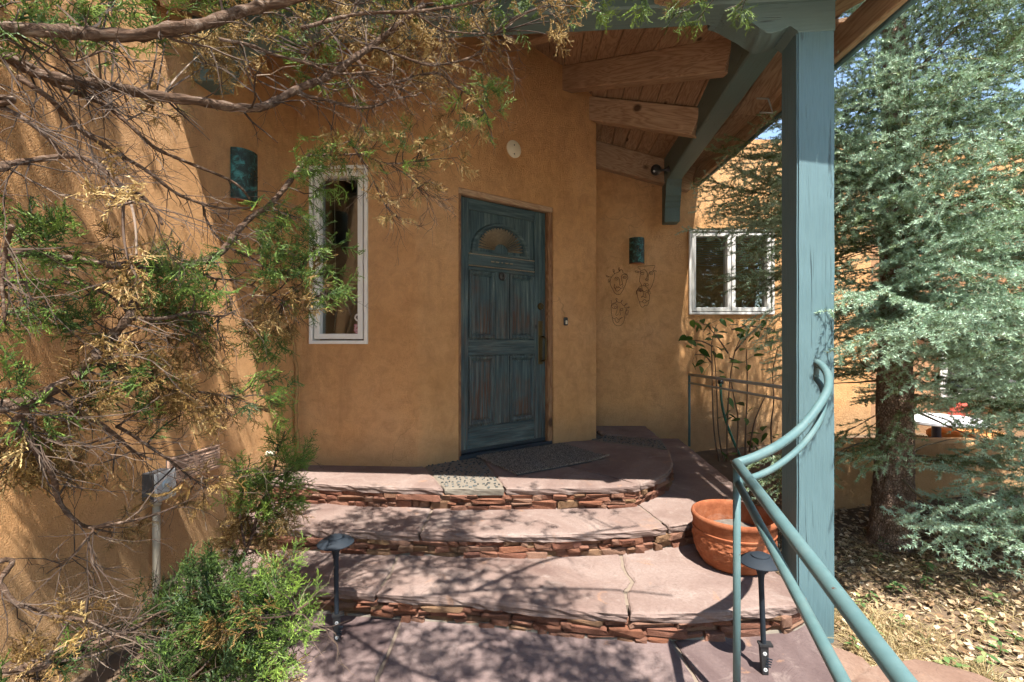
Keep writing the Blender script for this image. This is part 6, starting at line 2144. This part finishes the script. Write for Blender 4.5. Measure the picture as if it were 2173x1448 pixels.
for z, a in cands:
    Lmax = 1.65 if z < 2.6 else 1.65 * max(0.25, 1 - (z - 2.6) / 5.5)
    facing = math.cos(a - math.atan2(-TY, -TX))       # 1 when pointing at the camera
    if z < 0.95 and SG.random() < 0.55:
        continue
    if z < 1.42 and facing > 0.1 and SG.random() < 0.93:      # the lower trunk stands clear
        continue
    if facing < -0.5 and SG.random() < 0.45:
        continue
    L = Lmax * SG.uniform(0.55, 1.0)
    if facing > 0.25 and z < 1.9:
        L *= 0.75
        if SG.random() < 0.35:
            continue
    pitch = math.radians(SG.uniform(-16, 4) if z < 1.6 else SG.uniform(-22, 22) if z < 3.2 else SG.uniform(-12, 30))
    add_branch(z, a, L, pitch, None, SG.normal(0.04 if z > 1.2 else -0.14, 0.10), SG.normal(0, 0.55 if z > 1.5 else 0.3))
# limbs seen beside and beyond the post, given by where their tips show
def to_tip(z, x, y, Y, tint=0.0, roll=0.0):
    b = trunk_at(z); e = np.array(P(x, y, Y)); v_ = e - b
    add_branch(z, math.atan2(v_[1], v_[0]), float(np.linalg.norm(v_)), math.atan2(v_[2], math.hypot(v_[0], v_[1])), None, tint, roll, None, True)
for z, x, y, Y, tn, rl in ((2.45, 1500, 330, 3.9, -0.25, 0.2), (2.5, 1530, 300, 3.6, -0.3, -0.4), (2.2, 1490, 395, 4.2, -0.25, 0.3), (2.3, 1560, 370, 4.3, -0.2, 0.5), (2.15, 1530, 450, 4.3, -0.2, 0.0), (2.0, 1550, 430, 4.0, -0.15, 0.6), (2.4, 1600, 260, 3.3, -0.2, 0.3),
                           (1.95, 1570, 590, 3.7, 0.05, 0.4), (1.8, 1590, 620, 3.6, 0.0, -0.3), (1.5, 1600, 740, 3.4, 0.0, 0.3), (1.55, 1625, 715, 3.3, 0.05, -0.4), (0.9, 1565, 1000, 3.0, -0.1, 0.2), (0.85, 1575, 1060, 2.95, -0.1, 0.0), (0.8, 1800, 985, 2.7, -0.1, 0.3), (0.75, 1850, 1010, 2.65, -0.1, 0.5), (0.95, 1905, 935, 2.65, -0.05, 0.8),
                           (1.7, 1990, 690, 1.9, 0.2, 0.3), (1.75, 1880, 640, 2.0, 0.2, -0.2), (1.6, 1830, 740, 2.1, 0.15, 0.3), (1.65, 1960, 740, 1.95, 0.15, 0.5), (1.5, 2060, 700, 2.0, 0.1, -0.3), (1.45, 2020, 800, 2.1, 0.05, 0.6), (1.7, 2110, 650, 2.0, 0.2, 0.1)):
    to_tip(z, x, y, Y, tn, rl)
for x, y, Y in ((1800, 120, 2.6), (1850, 60, 2.5), (1900, 200, 2.3), (1800, 280, 2.6), (1950, 100, 2.3), (1830, 350, 2.5), (1900, 420, 2.3), (2000, 250, 2.1), (1880, 300, 2.3), (1960, 400, 2.1), (2050, 420, 2.0), (1815, 450, 2.6), (1890, 520, 2.4), (1990, 520, 2.2), (2080, 300, 2.0), (1850, 200, 2.5), (1930, 20, 2.4), (2020, 120, 2.1), (2090, 160, 2.0), (1860, 470, 2.5), (1940, 300, 2.2), (1810, 200, 2.7), (1795, 370, 2.7), (2120, 480, 2.0)):
    e = P(x, y, Y)
    to_tip(e.z - 0.12 + SG.normal(0, 0.12), x + 8 * SG.normal(), y, Y, SG.normal(0.08, 0.1), SG.normal(0, 0.5))
n_first = len(nt)
# a second, younger spruce just beyond the right edge: its boughs reach into the picture
T2 = np.array([3.75, 2.75, 0.1])
for k in range(46):
    zz = 1.35 + 2.5 * (k + 0.5) / 46
    aa = math.pi + SG.normal(0.15, 0.55)
    add_branch(zz, aa, SG.uniform(0.7, 1.35) * (1.0 if zz < 2.4 else 0.8), math.radians(SG.uniform(-14, 16)), None, SG.normal(0.12, 0.1), SG.normal(0, 0.5), np.array([T2[0], T2[1], zz]), True)
for (x, y, Y) in ((1905, 1128, 2.55), (1960, 1095, 2.5), (2060, 1150, 2.3), (1965, 770, 2.35), (2010, 820, 2.4), (1990, 725, 2.2), (2080, 870, 2.4), (2120, 800, 2.2), (2030, 930, 2.6), (1975, 860, 2.6), (2060, 760, 2.2), (2140, 900, 2.3), (2120, 1120, 2.35), (1960, 1010, 2.75), (2040, 1030, 2.6), (2100, 960, 2.7), (2050, 585, 2.2), (2070, 640, 2.1), (2130, 610, 2.0)):
    e = np.array(P(x, y, Y)); b = np.array([T2[0], T2[1], max(0.3, e[2] + 0.10)]); v_ = e - b
    add_branch(0, math.atan2(v_[1], v_[0]), float(np.linalg.norm(v_)), math.atan2(v_[2], math.hypot(v_[0], v_[1])), None, 0.2, SG.normal(0, 0.4), b, True)
sp2 = empty('spruce_tree', (T2[0], T2[1], T2[2]), 'younger spruce beyond the right edge, silvery boughs reaching in', 'tree', 'spruces in the bed')
o = tri_mesh('crown', np.concatenate(nt[n_first:]), np.concatenate(ntint[n_first:]), M['needle'], sp2); tag(o, kind='stuff')
o = tri_mesh('twigs', np.concatenate(tt_[n_first:]), None, M['stwig'], sp2); tag(o, kind='stuff')
tube('trunk', [Vector((T2[0], T2[1], -0.1)), Vector((T2[0] + 0.02, T2[1], 2.0)), Vector((T2[0], T2[1] + 0.03, 4.3))], [0.085, 0.06, 0.015], M['bark_s'], sp2, 16)
nt, ntint, tt_ = nt[:n_first], ntint[:n_first], tt_[:n_first]
spruce = empty('spruce_tree', (TX, TY, trunk_base), 'blue spruce with rough brown trunk filling the right side', 'tree', 'spruces in the bed')
print('SPRUCE TRIS', sum(len(q) for q in nt), nb_)
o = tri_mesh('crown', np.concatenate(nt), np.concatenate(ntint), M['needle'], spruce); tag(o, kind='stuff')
o = tri_mesh('twigs', np.concatenate(tt_), None, M['stwig'], spruce); tag(o, kind='stuff')
tv, tf = [], []
NS, NZ = 40, 120
for j in range(NZ + 1):
    z = trunk_base + 6.6 * (j / NZ) ** 1.3
    c = trunk_at(z)
    r = 0.108 * max(0.12, 1 - (z - 0.05) / 7.5) * (1 + 0.45 * math.exp(-(z - trunk_base) / 0.16)) 
    for k in range(NS):
        a = 2 * math.pi * k / NS
        q = Vector((math.cos(a) * 3, math.sin(a) * 3, z * 7))
        rr_ = r * (1 + 0.07 * mnoise.noise(q * 0.7) + 0.09 * mnoise.noise(q * 2.6) + 0.05 * mnoise.noise(q * 6))
        tv.append((c[0] + rr_ * math.cos(a), c[1] + rr_ * math.sin(a), z))
for j in range(NZ):
    for k in range(NS):
        k2 = (k + 1) % NS
        tf.append((j * NS + k, j * NS + k2, (j + 1) * NS + k2, (j + 1) * NS + k))
mk('trunk', tv, tf, M['bark_s'], spruce, True)
# bare dead branches low on the trunk
for k in range(14):
    a = SG.uniform(0, 6.28); z = SG.uniform(0.35, 1.5)
    b = trunk_at(z)
    pts = [Vector(b)]
    d = Vector((math.cos(a), math.sin(a), SG.uniform(-0.25, 0.2)))
    for q in range(6):
        pts.append(pts[-1] + d * 0.10)
        d = (d + Vector(SG.normal(0, 0.14, 3))).normalized()
    if any(blocked(p) for p in pts):
        continue
    tube('dead_branch', pts, [0.010 - 0.0014 * i for i in range(len(pts))], M['stwig'], spruce, 6)

# ------------------------------------------------------------------ leaves as pieces
def leaf_mesh(name, mat, L=1.0, W=0.62, heart=True):
    """broad pointed leaf folded along its midrib, 1 unit long along +X"""
    prof = [(0.0, 0.0), (0.04, 0.26), (0.16, 0.43), (0.34, 0.5), (0.55, 0.42), (0.78, 0.22), (1.0, 0.0)] if heart else [(0, 0), (0.15, 0.25), (0.4, 0.42), (0.65, 0.36), (0.85, 0.18), (1, 0)]
    v = [(x, 0.0, -0.10 * x * x) for x, _ in prof]
    n = len(prof)
    v += [(x - (0.06 if heart and 0 < i < 2 else 0), y * W, 0.10 * y - 0.13 * x * x) for i, (x, y) in enumerate(prof)]
    v += [(x - (0.06 if heart and 0 < i < 2 else 0), -y * W, 0.10 * y - 0.13 * x * x) for i, (x, y) in enumerate(prof)]
    f = []
    for i in range(n - 1):
        f.append((i, i + 1, n + i + 1, n + i)); f.append((i + 1, i, 2 * n + i, 2 * n + i + 1))
    me = bpy.data.meshes.new(name)
    me.from_pydata([(a * L, b * L, c * L) for a, b, c in v], [], f)
    me.validate()
    me.materials.append(mat)
    me.polygons.foreach_set('use_smooth', [True] * len(me.polygons))
    return me
LEAF = leaf_mesh('leaf', M['leaf'])
GLEAF = leaf_mesh('leaf', M['gleaf'], 1.0, 0.62, False)

# lilac-like shrub below the right window
shr = empty('shrub', (2.1, 4.7, -0.05), 'slender leafy shrub below the right window behind the far rail', 'shrub')
rs = random.Random(9)
stems = [([(1530, 1000), (1517, 930), (1512, 850), (1511, 770), (1510, 730), (1520, 690)], 4.72), ([(1540, 1000), (1525, 920), (1521, 830), (1518, 780), (1515, 740)], 4.74),
         ([(1542, 985), (1543, 900), (1548, 820), (1553, 780), (1560, 745), (1575, 710)], 4.70), ([(1580, 990), (1583, 900), (1586, 820), (1584, 760), (1585, 740)], 4.72),
         ([(1590, 960), (1600, 900), (1615, 860), (1628, 835)], 4.60), ([(1563, 960), (1566, 890), (1557, 840), (1550, 800)], 4.65), ([(1640, 980), (1636, 910), (1642, 850), (1640, 790), (1650, 740)], 4.55),
         ([(1510, 770), (1495, 755), (1475, 752)], 4.7), ([(1512, 735), (1490, 725), (1465, 722)], 4.7), ([(1545, 750), (1525, 720), (1500, 690)], 4.68), ([(1560, 745), (1590, 710), (1615, 690)], 4.65), ([(1553, 700), (1590, 692), (1640, 700)], 4.65), ([(1548, 760), (1575, 770)], 4.66)]
tips = []
for px, Y in stems:
    pts = catmull([P(x, y, Y) for x, y in px], 4)
    tube('stem', pts, [0.0085 - 0.005 * i / len(pts) for i in range(len(pts))], M['stem'], shr, 7)
    tips.append(pts)
spots = []
LS = """1468 680 1;1475 685 1;1490 678 1;1500 688 1;1508 686 1;1515 695 0;1484 690 0;1540 676 1;1548 690 0;1560 700 0;1590 682 2;1605 683 2;1622 680 2;1612 695 1;1630 695 0;1600 715 1;1580 705 0;1565 710 1;1495 700 0;1505 710 0;1462 722 0;1470 718 0;1478 730 0;1468 738 0;1485 742 0;1455 712 1;1510 720 0;1518 735 0;1525 705 0;1535 715 0;1546 730 1;1495 745 0;1502 750 1;1468 770 0;1480 770 0;1487 778 0;1492 765 0;1550 765 0;1560 770 0;1572 770 0;1556 778 0;1625 725 1;1640 720 0;1650 705 0;1528 790 0;1532 798 0;1580 740 1;1600 755 1;1590 775 1;1615 740 0;1545 845 0;1565 855 0;1550 870 0;1600 865 0;1570 890 0;1583 888 2;1555 885 0;1622 905 1;1628 920 1;1600 930 2;1588 936 2;1602 945 2;1548 880 0;1535 885 0;1530 960 0;1545 965 0;1560 965 0;1570 970 2;1590 920 0;1640 925 0;1650 930 1;1642 700 0;1655 730 1;1500 782 0;1528 678 1;1572 688 1;1512 745 0;1538 742 0;1522 752 0;1606 705 0;1590 698 1"""
for tok in LS.split(';'):
    x, y, c = map(float, tok.split())
    Y = 4.66 + rs.uniform(-0.14, 0.10)
    p = P(x, y, Y)
    sz = rs.uniform(0.080, 0.125)
    m = Matrix.Translation(p) @ Matrix.Rotation(rs.uniform(0, 6.28), 4, 'Z') @ Matrix.Rotation(rs.uniform(-0.2, 1.1), 4, 'Y') @ Matrix.Rotation(rs.uniform(-0.7, 0.7), 4, 'X') @ Matrix.Diagonal((sz, sz, sz, 1))
    share('leaf', LEAF, m, shr)
    # petiole to the nearest stem
    best = min((q for t_ in tips for q in t_), key=lambda q: (q - p).length)
    if (best - p).length < 0.35:
        spots.append((best, p))
pa_ = np.array([a for a, _ in spots]); pb_ = np.array([b for _, b in spots])
o = tri_mesh('petioles', spikes(pa_, pb_, np.full(len(pa_), 0.0022), np.full(len(pa_), 0.0014)), None, M['stem'], shr); tag(o, kind='stuff')

# ------------------------------------------------------------------ bed: litter, straw, small plants
def bed_z(x, y):
    z = garden_z(x, y) + 0.03 * mnoise.noise(Vector((x * 2.3, y * 2.3, 0))) + 0.012 * mnoise.noise(Vector((x * 9, y * 9, 3)))
    return z
LG = np.random.default_rng(14)
def in_bed(x, y):
    return x > 1.42 + max(0, 2.0 - y) * -0.25 and not (1.36 < x < 1.60 and 2.2 < y < 2.5) and not (x < 1.66 and y > 2.6 and x < 1.60 + 0.08 * (y - 2.9))
lt, ltt = [], []
while len(lt) < 15000 * 2:
    x, y = LG.uniform(1.3, 5.2), LG.uniform(1.2, 4.0)
    if not in_bed(x, y):
        continue
    if LG.random() > 1.3 - 0.25 * (y - 1.2):
        continue
    p = np.array([x, y, bed_z(x, y) + LG.uniform(0.002, 0.03)])
    L, W = LG.uniform(0.014, 0.046), LG.uniform(0.005, 0.017)
    a = LG.uniform(0, 6.28)
    u = np.array([math.cos(a), math.sin(a), LG.normal(0, 0.35)]); u /= np.linalg.norm(u)
    v_ = np.cross(u, np.array([LG.normal(0, 0.3), LG.normal(0, 0.3), 1.0])); v_ /= np.linalg.norm(v_)
    up_ = np.cross(v_, u) * LG.uniform(-0.3, 0.5)
    t_ = float(np.clip(LG.normal(0.62, 0.26), 0, 1))
    p0, p1, pl, pr = p - u * L / 2, p + u * L / 2, p + v_ * W + up_ * W, p - v_ * W + up_ * W
    lt.append(np.stack([p0, pr, p1])); lt.append(np.stack([p0, p1, pl]))
    ltt += [t_, t_]
o = tri_mesh('leaf_litter', np.array(lt), np.array(ltt), M['litter'])
tag(o, 'dry fallen leaves and needles covering the spruce bed', 'leaf litter', kind='stuff')
st_, stt = [], []
def straw_patch(cx_, cy_, n, spread, hgt, green=0.12, lean=0.9):
    for _ in range(n):
        x, y = cx_ + LG.normal(0, spread), cy_ + LG.normal(0, spread)
        if not in_bed(x, y):
            continue
        b = np.array([x, y, bed_z(x, y)])
        h = hgt * LG.uniform(0.5, 1.3)
        d = np.array([LG.normal(0, lean) + (x - cx_) * 4, LG.normal(0, lean) + (y - cy_) * 4, 1.0]); d /= np.linalg.norm(d)
        mid = b + d * h * 0.55
        tip = mid + (d + np.array([d[0] * 0.8, d[1] * 0.8, -0.55])) * h * 0.5
        w = np.cross(d, LG.normal(0, 1, 3)); w = w / np.linalg.norm(w) * LG.uniform(0.0009, 0.0016)
        t_ = 0.97 if LG.random() < green else float(np.clip(LG.normal(0.5, 0.2), 0, 0.86))
        st_.append(np.stack([b - w, b + w, mid + w * 0.8])); st_.append(np.stack([b - w, mid + w * 0.8, mid - w * 0.8])); st_.append(np.stack([mid - w * 0.8, mid + w * 0.8, tip]))
        stt.extend([t_] * 3)
for _ in range(230):
    straw_patch(LG.uniform(1.5, 3.6), LG.uniform(1.4, 3.1), 34, 0.10, 0.075, 0.06, 1.6)
for cx_, cy_ in ((1.70, 2.25), (1.62, 2.12), (1.80, 2.35), (1.75, 2.05), (1.9, 2.2)):
    straw_patch(cx_, cy_, 240, 0.07, 0.11, 0.04)
o = tri_mesh('dry_grass', np.array(st_), np.array(stt), M['straw'])
tag(o, 'straw-coloured dry grass scattered over the bed', 'grass', kind='stuff')
def tuft(x, y, n, h, label):
    s0 = len(st_)
    straw_patch(x, y, n, 0.035, h, 0.12, 0.55)
    o = tri_mesh('grass_tuft', np.array(st_[s0:]), np.array(stt[s0:]), M['straw'])
    tag(o, label, 'grass tuft', 'dry grass tufts in the bed')
tuft(1.93, 1.93, 420, 0.13, 'largest dry golden grass tuft in the lower right of the bed')
tuft(1.58, 2.42, 300, 0.10, 'straw grass tuft against the right side of the post')

def ground_plant(x, y, n, sz, label, hgt=0.07):
    z = bed_z(x, y)
    o = empty('ground_plant', (x, y, z), label, 'plant', 'small green plants in the bed')
    tube('stem', [Vector((x, y, z - 0.01)), Vector((x + 0.01, y, z + hgt * 0.5)), Vector((x + 0.012, y - 0.005, z + hgt))], [0.0022, 0.0018, 0.0012], M['gleaf'], o, 5)
    for k in range(n):
        a = k * 2.4 + rs.uniform(-0.3, 0.3)
        hh = z + hgt * (0.35 + 0.65 * (k + 1) / n)
        s_ = sz * rs.uniform(0.7, 1.15)
        m = Matrix.Translation((x + 0.01 + 0.006 * math.cos(a), y + 0.006 * math.sin(a), hh)) @ Matrix.Rotation(a, 4, 'Z') @ Matrix.Rotation(rs.uniform(-0.5, 0.45), 4, 'Y') @ Matrix.Rotation(rs.uniform(-0.3, 0.3), 4, 'X') @ Matrix.Diagonal((s_, s_, s_, 1))
        share('leaf', GLEAF, m, o)
def bed_pt(x, y):
    """where the view ray through pixel x, y meets the bed"""
    lo, hi = 1.0, 5.0
    for _ in range(40):
        md = (lo + hi) / 2
        p = P(x, y, md)
        if p.z > bed_z(p.x, p.y): lo = md
        else: hi = md
    return P(x, y, lo)
GP = [(1870, 1155, 7, .036, 'small green plant at the foot of the spruce trunk'), (1862, 1185, 8, .036, 'leafy green plant in front of the spruce trunk base'), (1965, 1205, 9, .040, 'pale variegated plant upright in the middle of the bed'),
      (1960, 1240, 6, .036, 'yellow-green plant just below the variegated one'), (1895, 1250, 8, .044, 'yellow-leaved plant left of the middle of the bed'), (1845, 1270, 8, .036, 'plant with grey-green leaves beside the post'),
      (1822, 1285, 7, .036, 'small plant close to the right face of the post'), (1838, 1345, 9, .036, 'trailing variegated plant below the post'), (1855, 1355, 7, .034, 'trailing plant to the right of the trailing variegated one'), (1808, 1372, 8, .034, 'bright plant at the foot of the post next to the rail'),
      (2105, 1275, 8, .040, 'pale green plant at the right of the bed in sunshine'), (2090, 1325, 7, .038, 'yellowish plant below the pale green one at right'), (2118, 1385, 7, .038, 'green plant near the right edge, above the rocks'), (2085, 1410, 7, .042, 'bright green plant near the bottom right corner'),
      (2000, 1415, 8, .036, 'variegated plant behind the long boulder'), (2030, 1430, 8, .034, 'pale plant at the very bottom beside the boulder'), (1905, 1325, 5, .030, 'tiny sprout left of the big dry tuft'), (2150, 1360, 6, .036, 'dark green plant at the right edge of the picture'), (1985, 1100, 6, .05, 'shaded plant by the low wall right of the trunk'), (1990, 1060, 7, .06, 'dark leafy plant against the low wall'),
      (2055, 1245, 5, .032, 'small sprout right of the variegated plant')]
for x, y, n, sz, lab in GP:
    p = bed_pt(x, y + 14)
    ground_plant(p.x, p.y, n, sz, lab, 0.055 + sz * 0.6)

# ------------------------------------------------------------------ trees behind the viewer (mirrored in the window panes)
def far_tree(x, y, h, r, seed, label):
    g = np.random.default_rng(seed)
    o = empty('leafy_tree', (x, y, -0.2), label, 'tree', 'trees across the drive')
    tube('trunk', [Vector((x, y, -0.3)), Vector((x + 0.1, y, h * 0.4)), Vector((x, y + 0.1, h * 0.8))], [0.16, 0.11, 0.04], M['bark_s'], o, 10)
    cl = g.normal(0, 1, (60, 3)); cl = norm(cl) * g.random((60, 1)) ** 0.4
    cl = np.array([x, y, h * 0.62]) + cl * np.array([r, r, h * 0.40])
    n = 9000
    c = cl[g.integers(0, 60, n)] + g.normal(0, 0.28, (n, 3))
    u = norm(g.normal(0, 1, (n, 3))) * g.uniform(0.04, 0.09, (n, 1)); w = norm(np.cross(u, g.normal(0, 1, (n, 3)))) * 0.045
    tri_o = tri_mesh('crown', np.concatenate([np.stack([c - u, c + w, c + u], 1), np.stack([c - u, c + u, c - w], 1)]), np.tile(g.random(n), 2), M['jgreen'], o)
    tag(tri_o, kind='stuff')
for x, y, h, r, s_, lab in ((-6.5, -9.5, 7.0, 2.4, 1, 'leafy tree behind the viewer, mirrored in the left window'), (6.2, -9.0, 6.5, 2.3, 2, 'leafy tree behind the viewer, mirrored in the left pane of the right window'),
                            (9.6, -9.8, 7.5, 2.6, 3, 'taller leafy tree behind the viewer, mirrored in the right pane of the right window'), (2.4, -11.5, 6.0, 2.2, 4, 'leafy tree directly opposite the porch, behind the viewer')):
    far_tree(x, y, h, r, s_, lab)
